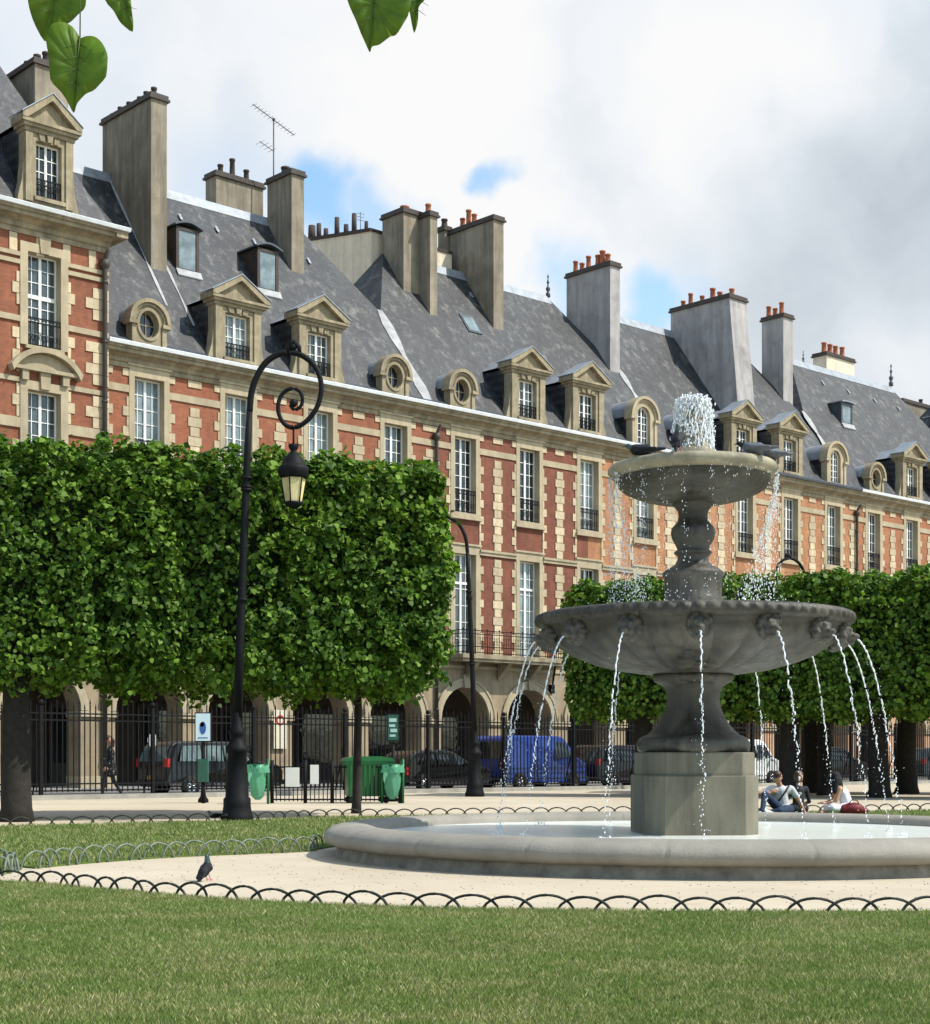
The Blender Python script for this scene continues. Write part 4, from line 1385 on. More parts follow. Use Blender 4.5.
# ------------------------------------------------------------------ fountain
FC = Vector((2.78, 19.5, 0))
ft = empty('fountain', FC)
tag(ft, 'two tiered stone fountain with lion head spouts in a round pool', 'fountain')


def wob(amp, f1, f2, ph=0.0):
    return lambda i, a, r: r + amp * (math.sin(f1 * a + i * 0.7 + ph) * 0.6 + math.sin(f2 * a - i * 1.3) * 0.4)


MB().lathe([(3.86, 0.0), (3.86, 0.29), (3.885, 0.335), (3.96, 0.365), (4.12, 0.378), (4.28, 0.368), (4.40, 0.335), (4.475, 0.28), (4.485, 0.215), (4.45, 0.16), (4.38, 0.13), (4.2, 0.125)], 1080, mod=lambda i, a, r: r + 0.005 * math.sin(23 * a + i) + 0.003 * math.sin(61 * a) - (0.014 if (i > 1 and int(round(a * 540 / PI)) % 54 == 20) else 0)).build('pool_rim', 'pool_stone', ft)
MB().lathe([(4.30, 0.15), (4.325, 0.08), (4.35, 0.0)], 180, mod=wob(0.014, 31, 57)).build('pool_footing', 'pool_footing', ft)
MB().lathe([(0, 0.03), (3.87, 0.03)], 64).build('pool_floor', 'pool_floor', ft)
w_ = MB()
for i in range(24):
    pass
w_.lathe([(0.0, 0.0), (1.0, 0.0), (2.0, 0.0), (3.0, 0.0), (3.88, 0.0)], 96)
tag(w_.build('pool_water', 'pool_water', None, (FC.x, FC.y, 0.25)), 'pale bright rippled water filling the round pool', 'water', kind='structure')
# pedestal: octagonal two-course block
ped = MB()
for (rad, z0, z1) in ((0.685, 0.05, 0.955), (0.645, 0.955, 1.23)):
    prof = [(0.0, z0), (rad, z0), (rad, z1 - 0.012), (rad - 0.012, z1), (0.0, z1)]
    # chamfered square
    def sq(i, a, r, rad=rad):
        if r == 0: return 0
        return r
    half = rad; ch = rad * 0.30
    pts = [(half, -half + ch), (half, half - ch), (half - ch, half), (-half + ch, half), (-half, half - ch), (-half, -half + ch), (-half + ch, -half), (half - ch, -half)]
    vs = [(x, y, z0) for x, y in pts] + [(x, y, z1 - 0.015) for x, y in pts] + [(x * 0.985, y * 0.985, z1) for x, y in pts]
    fs = [(i, (i + 1) % 8, 8 + (i + 1) % 8, 8 + i) for i in range(8)] + [(8 + i, 8 + (i + 1) % 8, 16 + (i + 1) % 8, 16 + i) for i in range(8)] + [tuple(range(16, 24))]
    ped.add(vs, fs)
ped.build('pedestal', 'pedestal_stone', ft, rz=R(4))
MB().lathe([(0, 1.225), (0.64, 1.225), (0.68, 1.26), (0.69, 1.33), (0.655, 1.40), (0.60, 1.43), (0.56, 1.445), (0.50, 1.50), (0.43, 1.58), (0.37, 1.68), (0.335, 1.78), (0.32, 1.88), (0.33, 1.97), (0.36, 2.03), (0.42, 2.07), (0.47, 2.09), (0.49, 2.13), (0.49, 2.17), (0.44, 2.19), (0.40, 2.22), (0.4, 2.3)], 64).build('lower_stem', 'fountain_stone', ft)


def glob(i, a, r):
    if 2 <= i <= 8:
        return r + 0.020 * abs(math.sin(24 * a))
    return r


lb = [(0.0, 2.17), (0.40, 2.17), (0.62, 2.19), (0.92, 2.235), (1.20, 2.31), (1.45, 2.41), (1.62, 2.52), (1.71, 2.60), (1.745, 2.66), (1.755, 2.71), (1.79, 2.73), (1.79, 2.75), (1.87, 2.765), (1.91, 2.785), (1.925, 2.83), (1.91, 2.88), (1.87, 2.905), (1.80, 2.91), (1.74, 2.885), (1.70, 2.85), (0.0, 2.83)]


def egg(i, a, r):
    if 2 <= i <= 7: return r + 0.055 * abs(math.sin(14 * a)) ** 0.7 * min(1, r) - 0.03
    if 12 <= i <= 15: return r + 0.012 * (1 if math.sin(75 * a + i) > 0 else -1)
    return r


MB().lathe(lb, 720, mod=egg).build('lower_bowl', 'fountain_stone', ft)
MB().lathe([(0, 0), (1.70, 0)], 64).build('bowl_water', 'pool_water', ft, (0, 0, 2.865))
MB().lathe([(0, 2.8), (0.36, 2.8), (0.36, 3.1), (0.345, 3.13), (0.345, 3.36), (0.37, 3.38), (0.37, 3.42), (0.32, 3.46)], 48).build('upper_plinth', 'fountain_stone', ft)
MB().lathe([(0.32, 3.45), (0.28, 3.48), (0.22, 3.52), (0.19, 3.58), (0.185, 3.62), (0.22, 3.645), (0.235, 3.66), (0.22, 3.68), (0.19, 3.70), (0.21, 3.75), (0.255, 3.83), (0.27, 3.90), (0.262, 3.96), (0.225, 4.0), (0.19, 4.04), (0.175, 4.1), (0.185, 4.17), (0.225, 4.22), (0.25, 4.24), (0.25, 4.30)], 48).build('upper_stem', 'fountain_stone', ft)
ub = [(0, 4.26), (0.25, 4.262), (0.45, 4.285), (0.66, 4.335), (0.82, 4.405), (0.90, 4.47), (0.925, 4.52), (0.935, 4.56), (0.97, 4.58), (1.01, 4.60), (1.035, 4.64), (1.03, 4.685), (1.0, 4.715), (0.95, 4.72), (0.90, 4.70), (0.86, 4.66), (0, 4.64)]
ubo = MB().lathe(ub[:8], 120, mod=lambda i, a, r: r + (0.010 * abs(math.sin(14 * a)) if 2 <= i <= 6 else 0)).build('upper_bowl', 'fountain_stone', ft)
MB().lathe([(0.90, 4.55)] + ub[8:], 120, mod=lambda i, a, r: r + 0.003 * math.sin(17 * a)).build('rim', 'upper_stone', ubo)
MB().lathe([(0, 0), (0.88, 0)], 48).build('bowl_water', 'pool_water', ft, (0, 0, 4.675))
MB().lathe([(0, 4.6), (0.27, 4.6), (0.27, 4.90), (0.24, 4.92), (0.21, 4.94), (0.21, 5.10), (0.19, 5.13), (0.155, 5.15), (0.15, 5.26), (0.13, 5.28), (0.09, 5.30), (0.06, 5.36), (0.075, 5.39), (0.0, 5.40)], 32).build('spout', 'upper_stone', ft)


def remesh(mb, voxel, mats, tags=None, name='m', smooth=2):
    """voxel-fuse overlapping shapes into one continuous surface; tags = [(a,b,ra,rb,mat_index)] for region colours"""
    me = mb.mesh(name + '_src', mats)
    o = bpy.data.objects.new('tmp', me); col.objects.link(o)
    m = o.modifiers.new('r', 'REMESH'); m.mode = 'VOXEL'; m.voxel_size = voxel; m.use_smooth_shade = True
    if smooth:
        s = o.modifiers.new('s', 'SMOOTH'); s.iterations = smooth; s.factor = 0.5
    dg = bpy.context.evaluated_depsgraph_get()
    dg.update()
    out = bpy.data.meshes.new_from_object(o.evaluated_get(dg))
    out.name = name
    bpy.data.objects.remove(o); bpy.data.meshes.remove(me)
    out.materials.clear()
    for q in mats: out.materials.append(MATS[q])
    nf = len(out.polygons)
    if tags and nf:
        co = np.zeros(nf * 3); out.polygons.foreach_get('center', co); co = co.reshape(-1, 3)
        best = np.full(nf, 1e9); idx = np.zeros(nf, int)
        for (a, b_, ra, rb, mi) in tags:
            a = np.array(a); b_ = np.array(b_); ab = b_ - a; L = (ab @ ab) + 1e-12
            t = np.clip(((co - a) @ ab) / L, 0, 1)
            d = np.linalg.norm(co - (a + t[:, None] * ab), axis=1) - (ra + (rb - ra) * t)
            sel = d < best; best[sel] = d[sel]; idx[sel] = mi
        out.polygons.foreach_set('material_index', idx)
    out.polygons.foreach_set('use_smooth', [True] * nf)
    return out


def capsule(mb, a, b, ra, rb, n=12, mi=0):
    a = Vector(a); b = Vector(b); d = b - a; L = d.length
    if L < 1e-6: return mb.ball(a, ra, mi, n, 8)
    pts = []; rr = []
    for t in (0.02, 0.3, 0.6, 0.85, 1.0):
        an = t * PI / 2; pts.append(a - d / L * ra * math.cos(an)); rr.append(ra * math.sin(an))
    for t in (0.25, 0.5, 0.75):
        pts.append(a + d * t); rr.append(ra + (rb - ra) * t)
    for t in (1.0, 0.85, 0.6, 0.3, 0.02):
        an = t * PI / 2; pts.append(b + d / L * rb * math.cos(an)); rr.append(rb * math.sin(an))
    return mb.tube(pts, rr, n, mi)


# lion heads
def lion_mesh():
    b = MB()
    b.ball((0, 0, 0), 0.105, seg=14, rings=10, sc=(0.85, 1.0, 1.1))          # skull (faces +x)
    b.ball((0.09, 0, -0.035), 0.058, seg=12, rings=8, sc=(1.2, 0.95, 0.8))   # muzzle
    b.ball((0.075, 0, -0.10), 0.036, seg=10, rings=6)                          # jaw
    for s in (-1, 1):
        b.ball((0.06, s * 0.05, 0.045), 0.028, seg=8, rings=6)                # brow
        b.ball((0.0, s * 0.095, 0.085), 0.034, seg=8, rings=6)                # ear
        b.ball((0.10, s * 0.032, -0.03), 0.03, seg=8, rings=6)
    for i in range(16):                                                         # mane
        a = 2 * PI * i / 16
        b.ball((-0.03 + 0.02 * (i % 2), 0.125 * math.cos(a), 0.01 + 0.135 * math.sin(a)), 0.045, seg=8, rings=6, sc=(1.3, 1, 1))
    return remesh(b, 0.011, ['lion_stone'], name='lion_head', smooth=1)


simple('lion_stone', (0.07, 0.064, 0.052), 0.6, var=0.5, scale=14, bmp=0.5, bscale=40)
lm = lion_mesh()
NJ = 14
phis = [R(-90 - 5.7 + 360 / NJ * i) for i in range(NJ)]
for p in phis:
    lh = place('lion_head', lm, ft, (1.80 * math.cos(p), 1.80 * math.sin(p), 2.63), rot=(0, 0, p)); lh.scale = (1.15, 0.92, 1.0)

# ---- water jets
def jet_mesh(rmax, seed, zfall, splash=True):
    rnd = random.Random(seed)
    b = MB()
    x0 = 1.90
    pts = []; rad = []
    n = 70
    zs = 2.585
    beads_from = rnd.uniform(0.45, 0.65)
    ox = oy = 0.0
    cont = []
    for i in range(n + 1):
        t = i / n
        x = x0 + (rmax - x0) * t
        z = zs - (zs - 0.26) * t * t
        wob_ = 0.012 * t * math.sin(t * 38 + seed) + 0.006 * math.sin(t * 91 + seed * 2)
        cont.append((x + wob_ * 0.5, wob_, z))
    # continuous part
    cut = int(n * beads_from)
    pr = [(0.0105 - 0.004 * i / n) * (1 + 0.45 * math.sin(i * 1.9 + seed) * min(1, i / 20)) for i in range(cut)]
    b.tube(cont[:cut], pr, 6)
    # broken beads
    s = beads_from
    while s < 0.995:
        i = min(n - 1, int(s * n)); fr = s * n - i
        p = Vector(cont[i]).lerp(Vector(cont[min(n, i + 1)]), fr)
        q = (s - beads_from) / (1 - beads_from)
        r = rnd.uniform(0.0035, 0.0095)
        p.x += rnd.gauss(0, 0.012 * (0.3 + q)); p.y += rnd.gauss(0, 0.012 * (0.3 + q))
        b.ball(p, r, seg=6, rings=4, sc=(1, 1, rnd.uniform(1.2, 3.4) if q < 0.5 else rnd.uniform(1.0, 2.2)))
        s += rnd.uniform(0.0025, 0.006 + 0.008 * q)
    for _ in range(45):
        s = rnd.uniform(0.35, 1); i = int(s * n); p = Vector(cont[min(n, i)])
        b.ball((p.x + rnd.gauss(0, 0.05), p.y + rnd.gauss(0, 0.05), max(0.265, p.z)), rnd.uniform(0.0015, 0.005), seg=5, rings=4)
    # small crown where it lands
    for _ in range(14):
        a = rnd.uniform(0, 2 * PI); rr = rnd.uniform(0.01, 0.08)
        b.ball((rmax + rr * math.cos(a), rr * math.sin(a), 0.258 + rnd.uniform(0, 0.05)), rnd.uniform(0.005, 0.013), seg=5, rings=4)
    return b.mesh('water_jet', 'water_white')


jets = []
for i, p in enumerate(phis):
    x = math.cos(p); y = math.sin(p)
    jets.append((x, y, p, i))
front = sorted([j for j in jets if j[1] < 0], key=lambda j: j[0]); back = sorted([j for j in jets if j[1] >= 0], key=lambda j: j[0])
ordn = ['first', 'second', 'third', 'fourth', 'fifth', 'sixth', 'seventh', 'eighth']
for side, lst in (('near', front), ('far', back)):
    for k_, (x, y, p, i) in enumerate(lst):
        me = jet_mesh(2.46 + 0.05 * math.sin(i * 2.2) , i * 3 + 1, 0)
        o = place('water_jet', me, None, (FC.x, FC.y, 0), rot=(0, 0, p))
        tag(o, 'thin beaded water jet from a lion mouth, %s from left on the bowl\'s %s side' % (ordn[k_], side), 'water jet', 'jets falling from the lion heads')

# ---- water bell on the spout
bell = MB(); rnd = random.Random(5)


def bell_pt(t, a, k):
    if t < 0.35:
        q = t / 0.35
        return (0.20 * q ** 0.8 * k, 5.37 + 0.165 * math.sin(q * PI * 0.62))
    q = (t - 0.35) / 0.65
    return ((0.20 + 0.075 * q ** 0.6) * k, 5.515 - 0.77 * q ** 1.25)


for i in range(30):
    a = 2 * PI * i / 30 + rnd.uniform(-0.08, 0.08); k = rnd.uniform(0.9, 1.08)
    end = rnd.uniform(0.75, 1.0); nn = 22; pts = []; rad = []
    for t_ in range(nn + 1):
        r_, z_ = bell_pt(end * t_ / nn, a, k * 0.9)
        aa = a + 0.09 * math.sin(t_ * 0.9 + i)
        pts.append((r_ * math.cos(aa) + rnd.gauss(0, 0.005), r_ * math.sin(aa) + rnd.gauss(0, 0.005), z_ + rnd.gauss(0, 0.005))); rad.append(rnd.uniform(0.003, 0.013))
    bell.tube(pts, rad, 6)
for i in range(2600):
    t = rnd.random() ** 0.8; a = rnd.uniform(0, 2 * PI)
    r_, z_ = bell_pt(t, a, 0.9); r_ += rnd.gauss(0, 0.020)
    bell.ball((r_ * math.cos(a), r_ * math.sin(a), z_ + rnd.gauss(0, 0.018)), rnd.uniform(0.002, 0.012), seg=5, rings=4, sc=(1, 1, rnd.uniform(0.8, 2.6)))
tag(bell.build('water_bell', 'water_white', None, FC), 'frothy white dome of water bubbling over the top spout', 'water')

# ---- drips and spray from the upper bowl
sp_ = MB(); rnd = random.Random(9)
def strand(a, r0, r1, z0, z1, dens, rad, sk=0.0):
    n = int(dens * 2.4)
    for i in range(n):
        t = rnd.random() ** 0.9
        r = r0 + (r1 - r0) * t ** 1.3
        aa = a + sk * t
        z = z0 - (z0 - z1) * t
        s = 0.010 + 0.05 * t
        sp_.ball((r * math.cos(aa) + rnd.gauss(0, s), r * math.sin(aa) + rnd.gauss(0, s), z), rnd.uniform(rad * 0.2, rad * 0.62), seg=5, rings=4, sc=(1, 1, rnd.uniform(1, 2.6)))
for i in range(34):
    strand(rnd.uniform(0, 2 * PI), 1.03, rnd.uniform(0.85, 1.05), 4.60, 2.88, rnd.randint(14, 42), 0.0085)
for (a, n_, r1, sk) in ((R(-8), 200, 0.52, 0.15), (R(2), 150, 0.7, 0.0), (R(183), 120, 0.75, 0.1), (R(200), 150, 0.62, -0.1), (R(172), 120, 0.95, 0.0), (R(-22), 120, 0.9, 0.1)):
    strand(a, 1.02, r1, 4.60, 2.88, n_, 0.012, sk)
for a in (R(-6), R(4), R(178), R(196)):
    pts = []; rr = []
    for i in range(24):
        t = i / 23; r = 1.02 - (0.30 if abs(a) < 1 else 0.2) * t ** 1.5
        pts.append((r * math.cos(a + 0.03 * math.sin(i)), r * math.sin(a + 0.03 * math.sin(i * 1.3)), 4.60 - 1.0 * t)); rr.append(rnd.uniform(0.003, 0.013) * (1 - 0.6 * t))
    sp_.tube(pts, rr, 5)
for i in range(420):   # splashes on the lower bowl water
    a = rnd.uniform(0, 2 * PI); r = rnd.choice((rnd.uniform(0.5, 1.1), rnd.uniform(0.9, 1.5)))
    sp_.ball((r * math.cos(a), r * math.sin(a), 2.88 + abs(rnd.gauss(0, 0.10))), rnd.uniform(0.002, 0.007), seg=5, rings=4)
for i in range(120):   # wet underside drops
    a = rnd.uniform(0, 2 * PI); sp_.ball((1.0 * math.cos(a), 1.0 * math.sin(a), 4.58 - abs(rnd.gauss(0, 0.08))), rnd.uniform(0.002, 0.005), seg=5, rings=4, sc=(1, 1, 3.5))
tag(sp_.build('water_spray', 'water_white', None, FC), 'loose strings of drops spilling from the upper bowl', 'water spray', kind='stuff')


# ------------------------------------------------------------------ street lamps
def make_lamp(loc, label, rz=0.0, mirror=1, lean=0.0):
    root = empty('street_lamp', loc, rz)
    tag(root, label, 'street lamp', 'tall crook lamp posts of the square')
    k = 1 / 54.8
    b = MB()
    prof = [(0, 0), (0.30, 0), (0.30, 0.10), (0.27, 0.16), (0.25, 0.30), (0.25, 0.42), (0.215, 0.46), (0.19, 0.9), (0.175, 1.25), (0.21, 1.28), (0.21, 1.36), (0.17, 1.40), (0.13, 1.50), (0.12, 1.56), (0.15, 1.6), (0.15, 1.66), (0.10, 1.74), (0.09, 2.0)]
    b.lathe(prof, 24, mod=lambda i, a, r: r * (1 + (0.045 * math.sin(12 * a) if 6 <= i <= 8 else 0)))
    b.build('lamp_base', 'iron', root)
    # shaft leans a touch with height like the real one
    def at(px, py): return ((px - 237) * k * mirror, 0, (822 - py) * k)
    p = MB()
    pts = [at(237.5, 722), at(240, 640), at(243, 560), at(245.5, 500), at(247.5, 450), at(249.5, 410)]
    p.tube(pts, [0.088, 0.080, 0.072, 0.068, 0.063, 0.058], 14)
    for py in (600, 487, 490, 478):
        q = at(237.5 + (722 - py) * 0.0385, py); p.lathe([(0.08, -0.03), (0.105, -0.02), (0.105, 0.02), (0.08, 0.03)], 14, 0, q)
    p.build('post', 'iron', root)
    c = MB()
    raw = [(249.5, 412), (251.5, 392), (257, 376), (264, 364.5), (272, 357.5), (282, 353), (292, 352.5), (302, 355.5), (311, 362), (317.5, 371), (321, 383), (320.5, 396), (316.5, 408), (309.5, 418), (301, 425), (293, 427.5), (285, 424.5), (279.5, 416), (278, 406), (281, 396), (287, 390), (294.5, 388.5), (300.5, 392.5), (302.5, 400), (300, 407), (294, 409.5), (290, 405)]
    pts = smooth_poly(raw, 4)
    nn = len(pts)
    c.tube([at(x, y) for x, y in pts], [0.060 - 0.030 * i / nn for i in range(nn)], 10)
    c.ball(at(293.5, 403), 0.075, seg=10, rings=8)
    c.build('crook', 'iron', root)
    f = MB()
    f.tube([at(287, 352), at(288, 345), at(293, 342), at(299, 347), at(300, 353)], [0.05, 0.045, 0.06, 0.045, 0.03], 8)
    f.ball(at(293, 347), 0.07, seg=10, rings=6)
    f.build('crook_ornament', 'iron', root)
    # lantern
    lx, _, lz = at(293.5, 428)
    def L(px, py): return ((px - 293.5) * k, (822 - py) * k)
    r_ = MB(); r_.tube([(lx, 0, lz), (lx, 0, (822 - 446) * k)], 0.02, 6)
    z = lambda py: (822 - py) * k
    hd = MB()
    hd.lathe([(0, z(444)), (0.07, z(444)), (0.10, z(446)), (0.075, z(449)), (0.05, z(451)), (0.10, z(454)), (0.17, z(458)), (0.215, z(463)), (0.235, z(466)), (0.275, z(467)), (0.28, z(470)), (0.275, z(474)), (0.25, z(476)), (0.24, z(478.5)), (0.0, z(478.5))], 20, 0, (lx, 0, 0))
    for i in range(8):
        a = 2 * PI * i / 8
        hd.add([(lx + 0.09 * math.cos(a - .3), 0.09 * math.sin(a - .3), z(447)), (lx + 0.09 * math.cos(a + .3), 0.09 * math.sin(a + .3), z(447)), (lx + 0.12 * math.cos(a), 0.12 * math.sin(a), z(442))], [(0, 1, 2)])
    lan = hd.build('lantern', 'iron', root)
    r_.build('hanger', 'iron', lan)
    gl = MB(); gl.lathe([(0.225, z(478.5)), (0.155, z(502))], 6, 0, (lx, 0, 0), smooth=False, a0=0.3); gl.build('lantern_glass', 'lamp_glass', lan)
    br = MB()
    for i in range(6):
        a = 0.3 + 2 * PI * i / 6
        br.tube([(lx + 0.232 * math.cos(a), 0.232 * math.sin(a), z(478)), (lx + 0.16 * math.cos(a), 0.16 * math.sin(a), z(503))], 0.012, 4)
    br.lathe([(0, z(502)), (0.17, z(502)), (0.17, z(504)), (0.1, z(507)), (0.03, z(509)), (0, z(510))], 12, 0, (lx, 0, 0))
    br.build('lantern_cage', 'iron', lan)
    return root


make_lamp((-4.16, 29.2, 0), 'tall black crook lamp post with scrolled arm in front of the clipped limes')
make_lamp((0.30, 49.0, 0), 'farther crook lamp with arm turned left, beside the balcony', mirror=-1)
make_lamp((12.9, 59.5, 0), 'distant crook lamp, only its arch showing above the right trees', mirror=-1, rz=R(20))


# ------------------------------------------------------------------ clipped lime trees
def crown_mesh(seed, sx, sy, sz, nleaf, ls):
    r = np.random.default_rng(seed)
    ex = 4.0
    # pick a face by area, then a point on it
    n = nleaf
    areas = np.array([sy * sz, sy * sz, sx * sz, sx * sz, sx * sy, sx * sy * 0.6]); pr = areas / areas.sum()
    f = r.choice(6, n, p=pr)
    u = r.uniform(-0.5, 0.5, n); v = r.uniform(-0.5, 0.5, n)
    P = np.zeros((n, 3)); Nn = np.zeros((n, 3))
    for i, (ax, s) in enumerate(((0, 1), (0, -1), (1, 1), (1, -1), (2, 1), (2, -1))):
        m = f == i
        a, b_ = [(1, 2), (1, 2), (0, 2), (0, 2), (0, 1), (0, 1)][i]
        P[m, ax] = 0.5 * s; P[m, a] = u[m]; P[m, b_] = v[m]; Nn[m, ax] = s
    # round the box corners
    q = np.abs(P) * 2
    k = (q ** 13).sum(1) ** (1 / 13.0)
    P = P / k[:, None]
    P *= np.array([sx, sy, sz])
    # clumpy depth
    off = np.zeros(n); hole = np.zeros(n)
    for i in range(n):
        p = P[i]
        off[i] = mnoise.noise((p[0] * 1.1 + seed, p[1] * 1.1, p[2] * 1.1)) * 0.20 + mnoise.noise((p[0] * 3.4, p[1] * 3.4 + seed, p[2] * 3.4)) * 0.24
        hole[i] = mnoise.noise((p[0] * 2.4, p[1] * 2.4, p[2] * 2.4 + seed * 2.0))
    depth = -np.abs(r.normal(0, 0.16, n)) + off
    deep = r.uniform(0, 1, n) < np.clip((hole - 0.0) * 4.0, 0, 0.95)
    depth[deep] -= r.uniform(0.25, 0.5, deep.sum())
    strag = r.uniform(0, 1, n) < 0.012
    depth[strag] += r.uniform(0.05, 0.28, strag.sum())
    Nr = P / np.array([sx, sy, sz]); Nr = Nr ** 5; Nr /= np.linalg.norm(Nr, axis=1)[:, None] + 1e-9
    P = P + Nr * depth[:, None]
    low = P[:, 2] < -sz * 0.42
    dr = np.array([mnoise.noise((p[0] * 1.6 + seed, p[1] * 1.6, 5.0)) for p in P[low]]) * 0.45
    P[low, 2] += dr - r.uniform(0, 0.22, low.sum())
    hi = P[:, 2] > sz * 0.44
    P[hi, 2] += np.array([mnoise.noise((p[0] * 1.3, p[1] * 1.3 + seed, 9.0)) for p in P[hi]]) * 0.22
    # leaf orientation: outward + up + random
    nn = Nr * 0.55 + np.array([0, 0, 0.55]) + r.normal(0, 0.55, (n, 3)); nn /= np.linalg.norm(nn, axis=1)[:, None]
    t = r.normal(0, 1, (n, 3)) + np.array([0, 0, -0.9]) + Nr * 0.5
    t -= (t * nn).sum(1)[:, None] * nn; t /= np.linalg.norm(t, axis=1)[:, None]
    s = np.cross(nn, t)
    L = ls * r.uniform(0.6, 1.25, n)[:, None]
    tpl = [(-0.42, 0.0, 0), (-0.15, -0.50, 0.08), (0.30, -0.36, 0.04), (0.62, 0.0, -0.10), (0.30, 0.36, 0.04), (-0.15, 0.50, 0.08)]
    V = np.stack([P + L * (t * a + s * b_ + nn * c) for a, b_, c in tpl], 1)
    return np_mesh('crown', V.reshape(-1, 3), 6, n, 'lime_leaf')


CR = {}


def lime_tree(x, y, cx, cy, sx, sy, z0, z1, trunk_r, label, key, rz, trunk_top=3.2):
    root = empty('lime_tree', (x, y, 0), 0)
    tag(root, label, 'tree', 'lime trees clipped into boxes')
    sz = z1 - z0
    kk = (key, round(sx, 2), round(sy, 2), round(sz, 2))
    if kk not in CR:
        near = key.startswith('n')
        CR[kk] = crown_mesh(len(CR) * 7 + 3, sx, sy, sz, 50000 if near else 23000, 0.108 if near else 0.14)
    c = place('crown', CR[kk], root, (cx - x, cy - y, (z0 + z1) / 2), rz=rz)
    ib = cached(('inner', kk), lambda: None) if False else None
    kk2 = ('in',) + kk  # solid dark core added inside the crown to block light and darken gaps
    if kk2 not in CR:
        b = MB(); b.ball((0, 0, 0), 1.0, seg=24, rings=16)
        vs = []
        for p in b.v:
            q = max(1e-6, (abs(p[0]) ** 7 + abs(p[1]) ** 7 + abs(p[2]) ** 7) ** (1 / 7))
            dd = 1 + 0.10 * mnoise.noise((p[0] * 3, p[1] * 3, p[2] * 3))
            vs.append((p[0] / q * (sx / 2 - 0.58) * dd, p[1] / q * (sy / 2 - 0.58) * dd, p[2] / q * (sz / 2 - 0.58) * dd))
        b.v = vs; CR[kk2] = b.mesh('shade_core', 'core_shade')
    place('shade_core', CR[kk2], c)
    t = MB()
    rnd = random.Random(int(x * 10))
    pts = [(0, 0, -0.05), (0.01, 0, 0.25), (0.03 * rnd.uniform(-1, 1), 0.02, 1.2), (0.05 * rnd.uniform(-1, 1), 0, 2.2), (0.0, 0, trunk_top + 0.3)]
    t.tube(pts, [trunk_r * 1.35, trunk_r * 1.08, trunk_r, trunk_r * 0.92, trunk_r * 0.8], 14)
    for i in range(6):
        a = 2 * PI * i / 6 + rnd.uniform(-.3, .3)
        t.tube([(0, 0, 2.3), (0.35 * math.cos(a), 0.35 * math.sin(a) + (cy - y) * 0.2, 3.0), (0.8 * math.cos(a) + (cx - x) * 0.6, 0.8 * math.sin(a) + (cy - y) * 0.7, 3.9), (1.0 * math.cos(a) + (cx - x), 1.0 * math.sin(a) + (cy - y), 5.0)], [trunk_r * 0.6, trunk_r * 0.45, trunk_r * 0.3, 0.03], 7)
    t.build('trunk', 'bark', root)
    return root


row = [(-15.6, 25.6), (-11.6, 27.3), (-7.65, 29.0), (-4.55, 30.5), (-1.75, 31.7)]
# left block
lime_tree(-12.4, 29.6, -12.4, 29.2, 4.8, 4.2, 2.74, 6.80, 0.24, 'clipped lime tree standing outside the left edge', 'na', R(18), )
lime_tree(-8.25, 29.4, -8.15, 30.6, 4.8, 4.2, 2.74, 6.94, 0.26, 'clipped lime tree with the thick dark trunk at the left edge', 'nb', R(18))
lime_tree(-4.72, 33.1, -4.75, 31.75, 4.9, 4.1, 2.72, 6.96, 0.14, 'clipped lime tree rising directly behind the near lamp post', 'na2', R(18))
lime_tree(-2.30, 33.8, -2.35, 32.45, 3.3, 4.1, 2.70, 6.86, 0.09, 'clipped lime tree at the right end of the left block, above the green bins', 'nc', R(16))
# right block: two rows
rl = [(5.6, 50.2, 'leftmost clipped lime of the right block, behind the fountain stem'), (9.85, 48.6, 'clipped lime behind the fountain, right of its bowl stem'),
      (12.35, 47.7, 'clipped lime behind the seated woman in white'), (16.4, 45.8, 'clipped lime at the right edge of the picture')]
for i, (x, y, lab) in enumerate(rl):
    lime_tree(x, y, x, y, 4.1, 4.2, 2.68, 6.55, 0.30, lab, 'fa', R(-20 + 90 * (i % 4)))
rl2 = [(11.85, 54.5, 'second row lime seen behind the seated man'), (14.6, 52.9, 'second row lime seen behind the woman in white'), (19.4, 52.2, 'second row lime at the far right')]
for i, (x, y, lab) in enumerate(rl2):
    lime_tree(x, y, x, y, 4.1, 4.2, 2.68, 6.75, 0.33, lab, 'fa', R(-20 + 90 * ((i + 1) % 4)))
for i, (x, y, lab) in enumerate([(11.4, 50.6, 'slim lime trunk between the rows, left of the seated man'), (20.2, 44.6, 'lime just outside the right edge')]):
    lime_tree(x, y, x + 0.3, y, 4.1, 4.2, 2.68, 6.6, 0.22, lab, 'fa', R(70))


# ------------------------------------------------------------------ park railings
fe = empty('iron_fence', F(0, -9.6), TH)
tag(fe, 'long black iron railing with spear tops on a low stone kerb', 'fence')
MB().box(-2, 96, -0.12, 0.12, 0, 0.14).build('kerb', 'kerb_stone', fe)


def panel():
    b = MB(); L = 3.5; n = 20
    for i in range(n):
        x = (i + 0.5) * L / n
        h = 2.55 if i % 2 == 0 else 2.42
        b.box(x - 0.014, x + 0.014, -0.014, 0.014, 0.2, h)
        b.add([(x - 0.032, 0, h), (x, -0.02, h + 0.02), (x + 0.032, 0, h), (x, 0.02, h + 0.02), (x, 0, h + 0.17)], [(0, 1, 4), (1, 2, 4), (2, 3, 4), (3, 0, 4), (0, 3, 2, 1)])
    for z in (0.24, 0.42, 2.12, 2.30): b.box(0, L, -0.018, 0.018, z - 0.02, z + 0.02)
    b.v = [(x, y, z * 1.06) for x, y, z in b.v]
    return b.mesh('railing_panel', 'iron')


